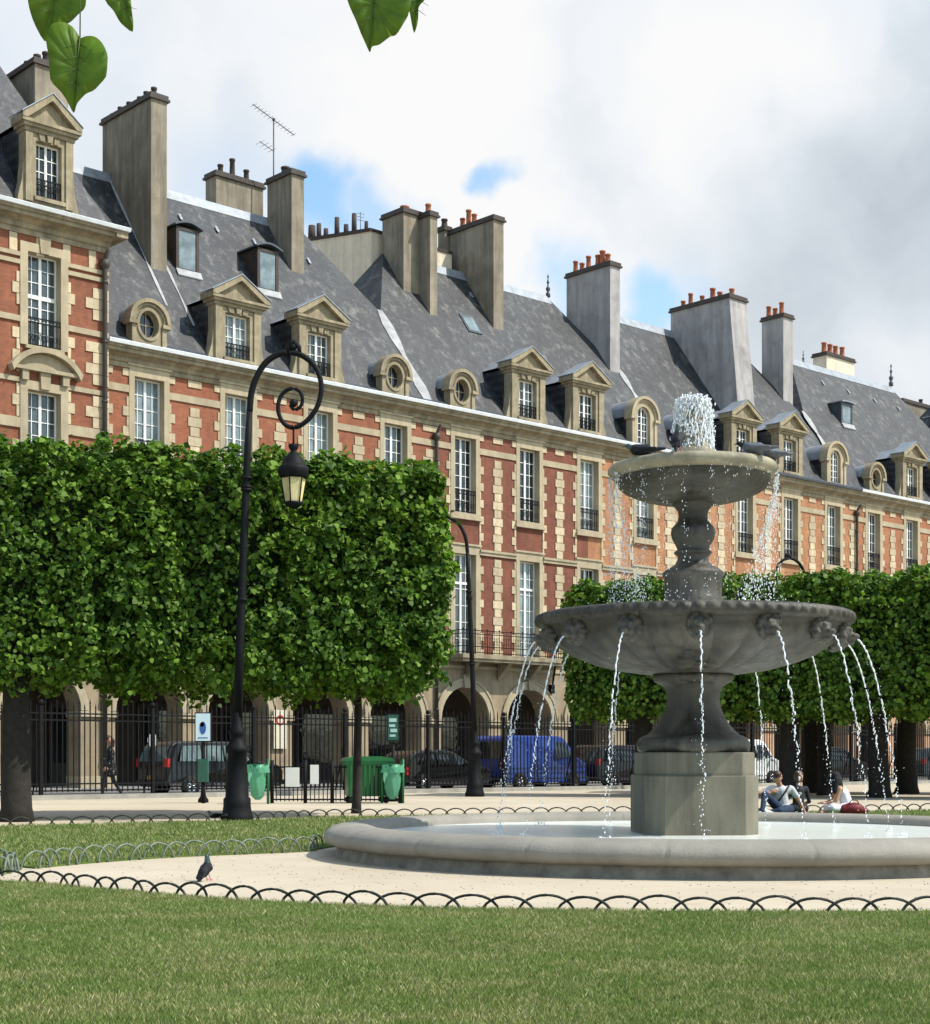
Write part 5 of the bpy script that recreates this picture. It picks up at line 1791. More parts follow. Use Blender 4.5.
def fpost():
    b = MB(); b.box(-0.05, 0.05, -0.05, 0.05, 0.12, 2.65); b.ball((0, 0, 2.74), 0.08, seg=8, rings=6)
    b.tube([(0, 0.5, 0.1), (0, 0.06, 1.6)], 0.025, 5)
    return b.mesh('post', 'iron')


pm_, po_ = panel(), fpost()
for i in range(27):
    place('railing_panel', pm_, fe, (i * 3.6 + 0.05, 0, 0)); place('post', po_, fe, (i * 3.6, 0, 0))


# ------------------------------------------------------------------ vehicles (x forward, y left, origin on ground centre)
def wheel(root, x, y, r=0.32):
    ty = cached(('tyre', r), lambda: MB().lathe([(r * 0.62, -0.10), (r * 0.93, -0.10), (r, -0.06), (r, 0.06), (r * 0.93, 0.10), (r * 0.62, 0.10)], 24).mesh('tyre', 'rubber'))

    def rim():
        b = MB(); b.lathe([(0, 0.06), (r * 0.18, 0.07), (r * 0.2, 0.04), (r * 0.55, 0.02), (r * 0.63, 0.09), (r * 0.63, -0.09), (0, -0.05)], 20)
        for i in range(5):
            a = 2 * PI * i / 5; b.tube([(0, 0, 0.06), (r * 0.58 * math.cos(a), r * 0.58 * math.sin(a), 0.05)], 0.03, 5)
        return b.mesh('rim', 'chrome')
    rm = cached(('rim', r), rim)
    s = 1 if y > 0 else -1
    w = place('wheel', ty, root, (x, y, r), rot=(R(-90) * s, 0, 0))
    place('rim', rm, w)


def profile_body(b, low, W, zt_in=0.0, mi=0, tum=0.0, zref=0.9, zmax=1.5, nose=0.12):
    """side profile extruded across with tumblehome (narrower above zref) and rounded plan at the ends"""
    n = len(low)
    xs = [p[0] for p in low]; x0, x1 = min(xs), max(xs)
    def hw(x, z):
        e = min(abs(x - x0), abs(x1 - x)); c = nose * max(0, 1 - e / 0.35) ** 2
        t = max(0, (z - zref) / (zmax - zref)); return W - tum * t - c
    L = [(x, hw(x, z), z) for x, z in low]; Rr = [(x, -hw(x, z), z) for x, z in low]
    L2 = [(x, hw(x, z) - 0.06, z) for x, z in low]
    b.add(L + Rr, [tuple(range(n)), tuple(reversed(range(n, 2 * n)))] + [(i, n + i, n + (i + 1) % n, (i + 1) % n) for i in range(n)], mi)


def make_vehicle(kind, paint, loc, rz, label, cat, glass='car_glass', plate='plate_white'):
    root = empty('parked_van' if cat == 'van' else 'parked_car', loc, rz)
    tag(root, label, cat, 'vehicles parked along the street')
    if kind == 'van':
        L = 2.25; W = 0.95
        prof = [(-L, 0.35), (-L - 0.02, 1.0), (-L + 0.10, 1.92), (-L + 0.35, 2.02), (0.75, 2.02), (1.05, 1.93), (1.62, 1.22), (2.15, 1.02), (L, 0.85), (L + 0.04, 0.45), (L - 0.1, 0.28), (-L + 0.1, 0.28)]
        side = [[(0.45, 1.18), (0.45, 1.78), (1.0, 1.78), (1.45, 1.25)], [(-1.9, 1.2), (-1.9, 1.75), (-0.9, 1.75), (-0.9, 1.2)], [(-0.8, 1.2), (-0.8, 1.75), (0.33, 1.75), (0.33, 1.2)]]
        if paint == 'paint_blue': side = side[:1]
        ws = [(1.09, 1.86), (1.60, 1.26)]; rw_ = [(-L - 0.01, 1.15), (-L + 0.075, 1.78)]; zr_, zm, tum = 1.0, 2.0, 0.14; axles = (-1.4, 1.45)
    elif kind == 'suv':
        L = 2.2; W = 0.92
        prof = [(-L, 0.4), (-L - 0.03, 0.95), (-L + 0.22, 1.60), (-L + 0.45, 1.70), (0.15, 1.70), (0.5, 1.62), (1.15, 1.08), (1.95, 0.96), (L, 0.8), (L + 0.02, 0.42), (L - 0.1, 0.28), (-L + 0.1, 0.28)]
        side = [[(-1.75, 1.08), (-1.62, 1.55), (-0.95, 1.57), (-0.95, 1.08)], [(-0.87, 1.08), (-0.87, 1.57), (-0.15, 1.57), (-0.15, 1.08)], [(-0.07, 1.08), (-0.07, 1.57), (0.38, 1.52), (0.95, 1.08)]]
        ws = [(0.55, 1.58), (1.10, 1.13)]; rw_ = [(-L + 0.03, 1.06), (-L + 0.19, 1.52)]; zr_, zm, tum = 0.98, 1.7, 0.2; axles = (-1.35, 1.38)
    else:
        L = 2.0; W = 0.87
        prof = [(-L, 0.38), (-L - 0.02, 0.85), (-L + 0.25, 1.28), (-L + 0.62, 1.44), (-0.2, 1.48), (0.3, 1.40), (1.0, 0.98), (1.7, 0.86), (L, 0.70), (L + 0.02, 0.38), (L - 0.1, 0.24), (-L + 0.1, 0.24)]
        side = [[(-1.45, 0.95), (-1.15, 1.32), (-0.65, 1.36), (-0.65, 0.95)], [(-0.58, 0.95), (-0.58, 1.37), (-0.1, 1.37), (0.25, 1.30), (0.78, 0.95)]]
        ws = [(0.35, 1.35), (0.95, 1.03)]; rw_ = [(-L + 0.08, 0.96), (-L + 0.5, 1.37)]; zr_, zm, tum = 0.85, 1.48, 0.2; axles = (-1.25, 1.28)
    # refine profile with rounded corners
    P = []
    n = len(prof)
    for i in range(n):
        p, q, r = Vector(prof[i - 1]), Vector(prof[i]), Vector(prof[(i + 1) % n])
        d1 = min(0.12, (p - q).length * 0.35); d2 = min(0.12, (r - q).length * 0.35)
        a_ = q + (p - q).normalized() * d1; c_ = q + (r - q).normalized() * d2
        for t in (0, 0.33, 0.66, 1.0):
            P.append(tuple((1 - t) ** 2 * a_ + 2 * t * (1 - t) * q + t * t * c_))
    b = MB(); profile_body(b, P, W, tum=tum, zref=zr_, zmax=zm)
    body = b.build('body', paint, root)
    bv = body.modifiers.new('b', 'BEVEL'); bv.width = 0.05; bv.segments = 3; bv.limit_method = 'ANGLE'; bv.angle_limit = R(50)
    def hw(z): return W - tum * max(0, (z - zr_) / (zm - zr_))
    for s in (-1, 1):
        for poly in side:
            g_ = MB()
            vs = [(x, s * (hw(z) + 0.006), z) for x, z in poly]; vi = [(x, s * (hw(z) - 0.02), z) for x, z in poly]; m_ = len(poly)
            g_.add(vs + vi, [tuple(range(m_))] + [(i, m_ + i, m_ + (i + 1) % m_, (i + 1) % m_) for i in range(m_)])
            g_.build('side_window', glass, root)
    for nm, (p0, p1), sg in (('windscreen', ws, 1), ('rear_window', rw_, -1)):
        q = MB(); o_ = 0.035
        q.add([(p0[0] + o_ * sg, hw(p0[1]) - 0.12, p0[1] + o_ * .5), (p0[0] + o_ * sg, -hw(p0[1]) + 0.12, p0[1] + o_ * .5), (p1[0] + o_ * sg, -hw(p1[1]) + 0.1, p1[1] + o_ * .5), (p1[0] + o_ * sg, hw(p1[1]) - 0.1, p1[1] + o_ * .5)], [(0, 1, 2, 3)])
        ob = q.build(nm, glass, root); so = ob.modifiers.new('s', 'SOLIDIFY'); so.thickness = 0.02
    for x in axles:
        for s in (-1, 1): wheel(root, x, s * (W - 0.08))
    for s in (-1, 1):
        zt = 1.15 if kind != 'car' else 0.85
        t_ = MB(); t_.box(-0.05, 0.10, -0.07, 0.09, -0.13, 0.13); t_.build('tail_light', 'tail_light', root, (-L + 0.02, s * (W - 0.13), zt - 0.12))
        h_ = MB(); h_.ball((0, 0, 0), 0.16, seg=12, rings=8, sc=(0.9, 1.0, 0.55)); h_.build('headlight', 'headlamp', root, (L - 0.10, s * (W - 0.26), 0.68))
        m_ = MB(); m_.ball((0, 0, 0), 0.11, seg=10, rings=6, sc=(0.6, 1.0, 0.75)); m_.build('wing_mirror', paint, root, ((ws[1][0] - 0.25), s * (W + 0.06), zr_ + 0.12))
    MB().box(-0.03, 0.0, -0.26, 0.26, 0, 0.12).build('number_plate', plate, root, (-L - 0.03, 0, 0.52))
    bp = MB(); bp.box(-0.05, 0.06, -W + 0.08, W - 0.08, 0.0, 0.16)
    bp.build('bumper', 'plastic_dark', root, (-L - 0.02, 0, 0.33)); bp.build('bumper', 'plastic_dark', root, (L, 0, 0.33))
    return root


YR = -7.6
make_vehicle('suv', 'paint_black', F(28.6, YR), TH, 'black estate car with pale windows and an orange number plate, behind the poster sign', 'car', 'car_glass_pale', plate='plate_orange')
make_vehicle('car', 'paint_black', F(38.1, YR), TH, 'black hatchback with red tail lights, right of the green bins', 'car')
make_vehicle('van', 'paint_blue', F(42.9, YR), TH, 'bright blue delivery van parked nose right behind the railings', 'van')
make_vehicle('car', 'paint_white', F(48.6, YR + 3.2), TH, 'white car glimpsed beyond the nose of the blue van', 'car')
make_vehicle('suv', 'paint_black', F(48.0, YR), TH, 'black car between the blue van and the fountain pedestal', 'car')
make_vehicle('van', 'paint_white', F(57.4, YR + 1.5), TH, 'white van behind the railings, just right of the fountain pedestal', 'van')
make_vehicle('suv', 'paint_black', F(62.2, YR), TH, 'black car in shade behind the dark tree trunks at right', 'car')
make_vehicle('car', 'paint_white', F(67.0, YR + 3.2), TH, 'white car glimpsed between two tree trunks at right', 'car')
make_vehicle('suv', 'paint_grey', F(71.4, YR), TH, 'dark grey car with red tail lights at the right edge', 'car', 'car_glass_pale')

# ------------------------------------------------------------------ bins, signs, low railing
def Pp(px, Z): return Vector(((px - 465) / 1600 * Z, Z, 0))


bn = empty('wheeled_bin', Pp(367, 41.9), R(12)); tag(bn, 'large green wheeled bin with ribbed sides, in the low railing enclosure', 'bin')
b = MB(); b.add([(-0.52, -0.38, 0.18), (0.52, -0.38, 0.18), (0.52, 0.38, 0.18), (-0.52, 0.38, 0.18), (-0.6, -0.45, 1.05), (0.6, -0.45, 1.05), (0.6, 0.45, 1.05), (-0.6, 0.45, 1.05)], [(0, 3, 2, 1), (0, 1, 5, 4), (1, 2, 6, 5), (2, 3, 7, 6), (3, 0, 4, 7), (4, 5, 6, 7)])
for i in range(9):
    x = -0.48 + i * 0.12
    b.add([(x - 0.02, -0.40, 0.22), (x + 0.02, -0.40, 0.22), (x + 0.025, -0.475, 1.0), (x - 0.025, -0.475, 1.0), (x - 0.02, -0.37, 0.22), (x + 0.02, -0.37, 0.22), (x + 0.025, -0.44, 1.0), (x - 0.025, -0.44, 1.0)], [(0, 1, 2, 3), (0, 3, 7, 4), (1, 5, 6, 2)])
b.box(-0.64, 0.64, -0.48, 0.48, 1.02, 1.09); b.build('bin_body', 'plastic_green', bn)
b = MB(); b.prism([(-0.66, 1.09), (0.66, 1.09), (0.60, 1.17), (0.3, 1.22), (-0.3, 1.22), (-0.60, 1.17)], -0.5, 0.5); b.build('lid', 'plastic_green', bn)
for x in (-0.45, 0.45):
    for y in (-0.33, 0.33):
        MB().lathe([(0, -0.03), (0.09, -0.03), (0.09, 0.03), (0, 0.03)], 12).build('castor', 'rubber', bn, (x, y, 0.09), rot=(R(90), 0, 0))

m, nt, b_ = new_mat('bag_plastic')
b_.inputs['Base Color'].default_value = (0.16, 0.45, 0.29, 1); b_.inputs['Roughness'].default_value = 0.3
tt = N(nt, 'ShaderNodeBsdfTranslucent'); tt.inputs[0].default_value = (0.3, 0.7, 0.5, 1); ms = N(nt, 'ShaderNodeMixShader'); ms.inputs[0].default_value = 0.5
nt.links.new(b_.outputs[0], ms.inputs[1]); nt.links.new(tt.outputs[0], ms.inputs[2]); nt.links.new(ms.outputs[0], nt.nodes['Material Output'].inputs[0])
MATS['bag_plastic'] = m
for (px, Z, lab) in ((257.5, 41.0, 'green see-through litter bag on a ring stand, right of the lamp base'), (392.5, 41.5, 'pale green litter bag on a stand, right of the wheeled bin')):
    r0 = empty('litter_bag_stand', Pp(px, Z)); tag(r0, lab, 'litter bin', 'see-through litter bags on stands')
    b = MB(); b.tube([(0.27, 0, 0), (0.27, 0, 1.15)], 0.035, 8); b.tube([(0.24 * math.cos(a), 0.24 * math.sin(a), 1.0) for a in [2 * PI * i / 16 for i in range(17)]], 0.02, 6, cap=False)
    b.tube([(-0.27, 0, 0), (-0.27, 0, 1.0)], 0.03, 8); b.build('stand', 'plastic_green', r0)
    prof = [(0.0, 0.10), (0.07, 0.11), (0.14, 0.2), (0.19, 0.42), (0.20, 0.62), (0.215, 0.85), (0.235, 0.99), (0.265, 1.0), (0.27, 0.9), (0.285, 0.80)]
    MB().lathe(prof, 24, mod=lambda i, a, r: r * (1 + 0.13 * math.sin(5 * a + i) + 0.09 * math.sin(11 * a - i * 2))).build('bag', 'bag_plastic', r0)

lr = empty('low_railing', Pp(272, 41.5)); tag(lr, 'low black railing enclosure around the bins and notices', 'railing')
b = MB()
Lr = (400 - 272) / 1600 * 41.5
n = 30
for i in range(n + 1):
    x = Lr * i / n; b.box(x - 0.012, x + 0.012, -0.012, 0.012, 0.05, 0.98)
for z in (0.08, 0.92): b.box(0, Lr, -0.02, 0.02, z, z + 0.04)
b.build('railing_panel', 'iron', lr)
for x in (0.0, Lr * 0.26, Lr * 0.47, Lr * 0.63, Lr):
    MB().tube([(0, 0, 0), (0, 0, 1.12)], 0.05, 8).build('post', 'iron', lr, (x, 0, 0))
MB().box(-0.12, 0.24, -0.05, -0.03, 0.45, 0.95).build('notice', 'plate_white', lr, (Lr * 0.36 - 0.72, 0, -0.02))
MB().box(0.0, 0.22, -0.055, -0.035, 0.5, 1.0).build('notice', 'plate_white', lr, (Lr * 0.30, 0, 0))


def signpost(px, Z, pole_h, w, h, zc, face, label, marks=(), back='plastic_dark', pr=0.05):
    r0 = empty('sign_post', Pp(px, Z)); tag(r0, label, 'sign')
    MB().tube([(0, 0.04, 0), (0, 0.04, pole_h)], pr, 8).build('pole', 'iron', r0)
    MB().lathe([(0, 0), (0.14, 0), (0.14, 0.08), (0.08, 0.16), (0.06, 0.3), (0, 0.3)], 12).build('foot', 'iron', r0, (0, 0.04, 0))
    bd = MB().box(-w / 2, w / 2, -0.03, -0.006, zc - h / 2, zc + h / 2).build('board', face, r0)
    MB().box(-w / 2 - 0.03, w / 2 + 0.03, -0.006, 0.02, zc - h / 2 - 0.03, zc + h / 2 + 0.03).build('frame', back, r0)
    for (kind, x, z, a, c, mt) in marks:
        if kind == 'e':
            MB().prism([(a * math.cos(t), c * math.sin(t)) for t in [2 * PI * i / 16 for i in range(16)]], -0.036, -0.031).build('print', mt, bd, (x, 0, zc + z))
        else:
            MB().box(-a, a, -0.036, -0.031, -c, c).build('print', mt, bd, (x, 0, zc + z))
    return r0


signpost(203, 42.2, 2.0, 0.38, 0.72, 1.99, 'sign_paper', 'light blue poster sign on a black post, left of the lamp', (('e', 0.0, -0.02, 0.085, 0.17, 'sign_blue'), ('e', -0.02, 0.07, 0.06, 0.06, 'sign_pink'), ('b', 0.0, -0.28, 0.13, 0.012, 'sign_blue')))
signpost(393, 43.2, 1.6, 0.28, 0.68, 2.0, 'sign_green', 'dark green notice sign on a post behind the green bin', (('b', 0, 0.2, 0.10, 0.05, 'sign_mark'), ('b', -0.02, 0.05, 0.08, 0.035, 'sign_mark'), ('b', 0.02, -0.08, 0.09, 0.045, 'sign_mark'), ('b', -0.01, -0.22, 0.08, 0.03, 'sign_mark')))
bb_ = empty('bollard_bin', Pp(203.5, 41.6)); tag(bb_, 'dark green box on the foot of the poster post', 'litter bin')
MB().box(-0.13, 0.13, -0.12, 0.02, 0.55, 1.15).build('box', 'sign_green', bb_); MB().tube([(0, -0.04, 0), (0, -0.04, 0.56)], 0.06, 8).build('foot', 'iron', bb_)
s1 = empty('street_sign', F(26.0, -8.3), TH + R(-40)); tag(s1, 'small round white traffic sign behind the railings, left', 'sign')
MB().prism([(0.15 * math.cos(t), 1.72 + 0.21 * math.sin(t)) for t in [2 * PI * i / 24 for i in range(24)]], -0.05, -0.03).build('disc', 'plate_white', s1); MB().tube([(0, 0, 0), (0, 0, 1.95)], 0.03, 8).build('pole', 'iron', s1)
MB().box(-0.25, 0.25, -0.056, -0.051, 2.21, 2.29).build('bar', 'sign_blue', s1) if False else None
s2 = empty('wall_notice', F(34.65 + 2.05, -0.12, 2.3), TH); tag(s2, 'beige notice with a red round symbol on an arcade pier, right of the lamp', 'sign')
MB().box(-0.3, 0.3, -0.05, 0.0, -0.75, 0.75).build('board', 'sign_beige', s2)
b = MB(); b.ring([(0.2 * math.cos(t), 0.35 + 0.2 * math.sin(t)) for t in [2 * PI * i / 20 for i in range(20)]], [(0.13 * math.cos(t), 0.35 + 0.13 * math.sin(t)) for t in [2 * PI * i / 20 for i in range(20)]], -0.06, -0.051); b.build('symbol', 'sign_red', s2)
oc = MB(); oc.add([(-0.15, -0.15, 0), (0.15, -0.15, 0), (0.15, 0.15, 0), (-0.15, 0.15, 0)], [(0, 1, 2, 3)]); oc.lathe([(0.12, 0.0), (0.10, 0.1), (0.03, 0.42), (0.0, 0.43)], 14)
tag(oc.build('traffic_cone', 'terracotta', None, (Pp(633, 62.0).x, 62.0, 0.01)), 'small orange traffic cone left of the pedestal, by the street', 'cone') if False else None


# ------------------------------------------------------------------ people
def person(name, bones, mats, loc, rz, label, voxel=0.012, extra=None):
    b = MB()
    for (a, c, ra, rb, mi) in bones: capsule(b, a, c, ra, rb)
    me = remesh(b, voxel, mats, bones, 'person', 2)
    o = place('person', me, None, loc, rz)
    tag(o, label, 'person')
    if extra:
        for (nm, mb, mt) in extra: mb.build(nm, mt, o)
    return o


def mirror_pt(p): return (p[0], -p[1], p[2])


def head_bones(c, fwd, hair_mi, skin_mi, up=(0, 0, 1), s=1.0):
    """head as fused capsules: cranium, face, jaw, nose, ears, hair cap"""
    c = Vector(c); f = Vector(fwd).normalized(); u = Vector(up).normalized(); r = f.cross(u).normalized(); u = r.cross(f).normalized()
    at = lambda a, b_, d: tuple(c + f * a * s + r * b_ * s + u * d * s)
    L = [(at(0.0, 0, 0.03), at(0.01, 0, -0.03), 0.088 * s, 0.082 * s, skin_mi), (at(0.045, 0, -0.03), at(0.045, 0, -0.075), 0.052 * s, 0.040 * s, skin_mi), (at(0.055, 0, -0.105), at(0.05, 0, -0.10), 0.028 * s, 0.026 * s, skin_mi),
         (at(0.088, 0, 0.005), at(0.105, 0, -0.03), 0.010 * s, 0.014 * s, skin_mi), (at(0.083, 0.018, -0.067), at(0.083, -0.018, -0.067), 0.010 * s, 0.010 * s, skin_mi),
         (at(-0.005, 0.086, 0.0), at(-0.005, 0.09, -0.03), 0.016 * s, 0.012 * s, skin_mi), (at(-0.005, -0.086, 0.0), at(-0.005, -0.09, -0.03), 0.016 * s, 0.012 * s, skin_mi),
         (at(0.02, 0, 0.055), at(-0.045, 0, 0.01), 0.086 * s, 0.080 * s, hair_mi), (at(-0.05, 0, 0.0), at(-0.06, 0, -0.05), 0.066 * s, 0.05 * s, hair_mi)]
    return L


def hand_bones(w, d, n, mi, s=1.0, curl=0.4):
    """palm and five bent fingers: w wrist, d direction, n palm normal"""
    w = Vector(w); d = Vector(d).normalized(); n = Vector(n).normalized(); r = d.cross(n).normalized()
    L = [(tuple(w), tuple(w + d * 0.07), 0.024 * s, 0.026 * s, mi), (tuple(w + d * 0.03 + r * 0.02), tuple(w + d * 0.08 + r * 0.025), 0.016, 0.016, mi), (tuple(w + d * 0.03 - r * 0.02), tuple(w + d * 0.08 - r * 0.022), 0.016, 0.016, mi)]
    for i, (o, ln) in enumerate(((-0.034, 0.058), (-0.012, 0.072), (0.011, 0.078), (0.034, 0.070))):
        a = w + d * 0.088 + r * o; k = a + d * ln * 0.55 - n * ln * 0.25 * curl + r * o * 0.15; t = k + d * ln * 0.4 - n * ln * 0.5 * curl
        L += [(tuple(a), tuple(k), 0.0095, 0.009, mi), (tuple(k), tuple(t), 0.009, 0.0075, mi)]
    a = w + d * 0.03 - r * 0.032; k = a + d * 0.03 - r * 0.035 - n * 0.01; t = k + d * 0.03 - r * 0.008
    L += [(tuple(a), tuple(k), 0.014, 0.011, mi), (tuple(k), tuple(t), 0.011, 0.009, mi)]
    return L


# mats: 0 skin 1 hair 2 top 3 trousers 4 shoes
def man():
    B_ = []
    hip = (0.02, 0.10, 0.13)
    B_ += [((-0.07, 0.10, 0.13), (0.11, 0.10, 0.13), 0.12, 0.12, 3), ((0.02, 0.12, 0.18), (-0.03, 0.10, 0.36), 0.135, 0.13, 2), ((-0.03, 0.10, 0.36), (-0.05, 0.07, 0.50), 0.135, 0.125, 2),
           ((-0.05, 0.07, 0.46), (-0.22, 0.04, 0.545), 0.115, 0.070, 2), ((-0.05, 0.07, 0.46), (0.14, 0.09, 0.54), 0.115, 0.072, 2),
           ((-0.06, 0.05, 0.56), (-0.10, 0.01, 0.665), 0.055, 0.052, 0)]
    # image-left arm: elbow out, hand raised to the chest
    B_ += [((-0.24, 0.03, 0.545), (-0.38, -0.02, 0.49), 0.068, 0.062, 2), ((-0.38, -0.02, 0.49), (-0.50, -0.06, 0.44), 0.048, 0.042, 0), ((-0.50, -0.06, 0.44), (-0.30, -0.17, 0.47), 0.042, 0.028, 0)]
    B_ += hand_bones((-0.30, -0.17, 0.47), (0.85, -0.1, 0.35), (0.2, -1, 0), 0)
    # image-right arm: straight prop to the grass
    B_ += [((0.16, 0.09, 0.535), (0.26, 0.12, 0.41), 0.070, 0.064, 2), ((0.25, 0.12, 0.42), (0.33, 0.14, 0.30), 0.050, 0.043, 0), ((0.33, 0.14, 0.30), (0.44, 0.16, 0.075), 0.042, 0.028, 0)]
    B_ += hand_bones((0.44, 0.16, 0.07), (0.55, -0.35, -0.28), (0, 0, 1), 0, curl=0.15)
    # legs
    B_ += [((-0.07, 0.06, 0.14), (-0.42, -0.22, 0.44), 0.105, 0.068, 3), ((-0.42, -0.22, 0.44), (-0.52, -0.48, 0.12), 0.064, 0.046, 3), ((-0.52, -0.46, 0.08), (-0.64, -0.56, 0.05), 0.045, 0.038, 4),
           ((0.08, 0.04, 0.12), (-0.16, -0.36, 0.12), 0.105, 0.07, 3), ((-0.16, -0.36, 0.11), (-0.50, -0.30, 0.075), 0.064, 0.045, 3), ((-0.50, -0.30, 0.06), (-0.63, -0.34, 0.06), 0.044, 0.036, 4)]
    B_ += head_bones((-0.13, -0.02, 0.77), (-0.5, -0.85, -0.08), 1, 0)
    ex = []
    f = Vector((-0.5, -0.85, -0.08)).normalized(); c = Vector((-0.13, -0.02, 0.77)); u = Vector((0, 0, 1)); r = f.cross(u).normalized()
    g_ = MB()
    for s in (-1, 1):
        g_.ball(c + f * 0.092 + r * s * 0.034 + u * 0.012, 0.03, seg=10, rings=6, sc=(1, 0.8, 0.75))
        g_.tube([c + f * 0.085 + r * s * 0.06 + u * 0.015, c + r * s * 0.092 + u * 0.012], 0.006, 5)
    g_.tube([c + f * 0.10 - r * 0.02 + u * 0.014, c + f * 0.10 + r * 0.02 + u * 0.014], 0.006, 5)
    ex.append(('sunglasses', g_, 'sunglass'))
    st = MB(); st.tube([(0.10, 0.02, 0.60), (0.03, -0.065, 0.50), (-0.06, -0.07, 0.38), (-0.14, 0.0, 0.27)], 0.018, 6); ex.append(('bag_strap', st, 'cloth_dark'))
    return B_, ex


B_, ex = man()
MZ = 31.6
person('p', B_, ['skin', 'hair_brown', 'shirt_grey', 'jeans', 'cloth_white'], (Pp(784, MZ).x, MZ, 0.02), 0, 'man in grey t-shirt and sunglasses sitting propped on one arm behind the pool', extra=ex)


def woman_behind():
    B_ = [((-0.08, 0, 0.13), (0.10, 0, 0.13), 0.12, 0.12, 3), ((0.01, 0, 0.18), (0.0, -0.02, 0.50), 0.12, 0.11, 2), ((0.0, -0.02, 0.46), (-0.15, -0.02, 0.53), 0.10, 0.06, 2), ((0.0, -0.02, 0.46), (0.15, -0.02, 0.53), 0.10, 0.06, 2), ((0, -0.02, 0.55), (0, -0.03, 0.66), 0.045, 0.045, 0),
          ((0.17, -0.02, 0.52), (0.24, 0.0, 0.27), 0.05, 0.04, 2), ((0.24, 0, 0.27), (0.12, 0.2, 0.18), 0.038, 0.026, 0), ((-0.17, -0.02, 0.52), (-0.24, 0.0, 0.27), 0.05, 0.04, 2), ((-0.24, 0, 0.27), (-0.12, 0.2, 0.18), 0.038, 0.026, 0),
          ((0.08, 0.02, 0.13), (0.3, 0.35, 0.12), 0.10, 0.065, 3), ((0.3, 0.35, 0.11), (-0.1, 0.42, 0.07), 0.06, 0.04, 3), ((-0.08, 0.02, 0.13), (-0.3, 0.35, 0.12), 0.10, 0.065, 3), ((-0.3, 0.35, 0.11), (0.1, 0.48, 0.07), 0.06, 0.04, 3)]
    B_ += hand_bones((0.12, 0.2, 0.18), (-0.6, 0.5, -0.2), (0, 0, 1), 0) + hand_bones((-0.12, 0.2, 0.18), (0.6, 0.5, -0.2), (0, 0, 1), 0)
    B_ += head_bones((0, -0.03, 0.76), (0.75, 0.6, 0), 1, 0)
    B_ += [((-0.06, -0.10, 0.84), (-0.06, -0.10, 0.85), 0.05, 0.05, 1), ((-0.05, -0.08, 0.80), (-0.06, -0.09, 0.70), 0.06, 0.045, 1)]
    return B_


person('p', woman_behind(), ['skin', 'hair_brown', 'cloth_dark', 'cloth_dark', 'cloth_dark'], (Pp(798, MZ + 0.7).x, MZ + 0.7, 0.02), R(10), 'person with tied brown hair and dark top sitting back to back behind the man')


def woman_white():
    B_ = [((-0.05, -0.06, 0.13), (0.08, 0.08, 0.13), 0.125, 0.12, 2), ((0.02, 0, 0.2), (-0.05, 0, 0.42), 0.125, 0.12, 2), ((-0.05, 0, 0.42), (-0.13, 0, 0.52), 0.12, 0.10, 2), ((-0.13, 0, 0.50), (-0.15, -0.15, 0.53), 0.085, 0.055, 0), ((-0.13, 0, 0.50), (-0.15, 0.15, 0.53), 0.085, 0.055, 0), ((-0.15, 0, 0.54), (-0.22, 0, 0.62), 0.046, 0.045, 0),
          ((-0.16, -0.17, 0.52), (-0.24, -0.2, 0.29), 0.046, 0.038, 0), ((-0.24, -0.2, 0.29), (-0.42, -0.14, 0.24), 0.036, 0.025, 0), ((-0.16, 0.17, 0.52), (-0.24, 0.2, 0.29), 0.046, 0.038, 0), ((-0.24, 0.2, 0.29), (-0.42, 0.08, 0.24), 0.036, 0.025, 0),
          ((0.0, -0.08, 0.13), (-0.32, -0.30, 0.15), 0.105, 0.07, 3), ((-0.32, -0.30, 0.14), (-0.42, 0.05, 0.08), 0.066, 0.045, 3), ((-0.42, 0.03, 0.06), (-0.5, 0.12, 0.05), 0.038, 0.032, 0),
          ((0.0, 0.08, 0.13), (-0.32, 0.30, 0.15), 0.105, 0.07, 3), ((-0.32, 0.30, 0.14), (-0.40, -0.05, 0.08), 0.066, 0.045, 3), ((-0.46, -0.08, 0.06), (-0.54, -0.16, 0.05), 0.038, 0.032, 0)]
    B_ += hand_bones((-0.42, -0.14, 0.24), (-0.9, 0.25, 0.0), (0, 0, 1), 0) + hand_bones((-0.42, 0.08, 0.24), (-0.9, -0.2, 0.0), (0, 0, 1), 0)
    B_ += head_bones((-0.26, 0, 0.71), (-0.8, -0.25, -0.55), 1, 0, up=(-0.5, 0, 0.85))
    B_ += [((-0.22, -0.03, 0.78), (-0.16, -0.05, 0.62), 0.10, 0.09, 1), ((-0.22, -0.09, 0.72), (-0.25, -0.13, 0.48), 0.07, 0.05, 1), ((-0.16, -0.02, 0.62), (-0.07, -0.06, 0.46), 0.085, 0.04, 1), ((-0.30, -0.06, 0.66), (-0.33, -0.11, 0.46), 0.06, 0.035, 1)]
    return B_


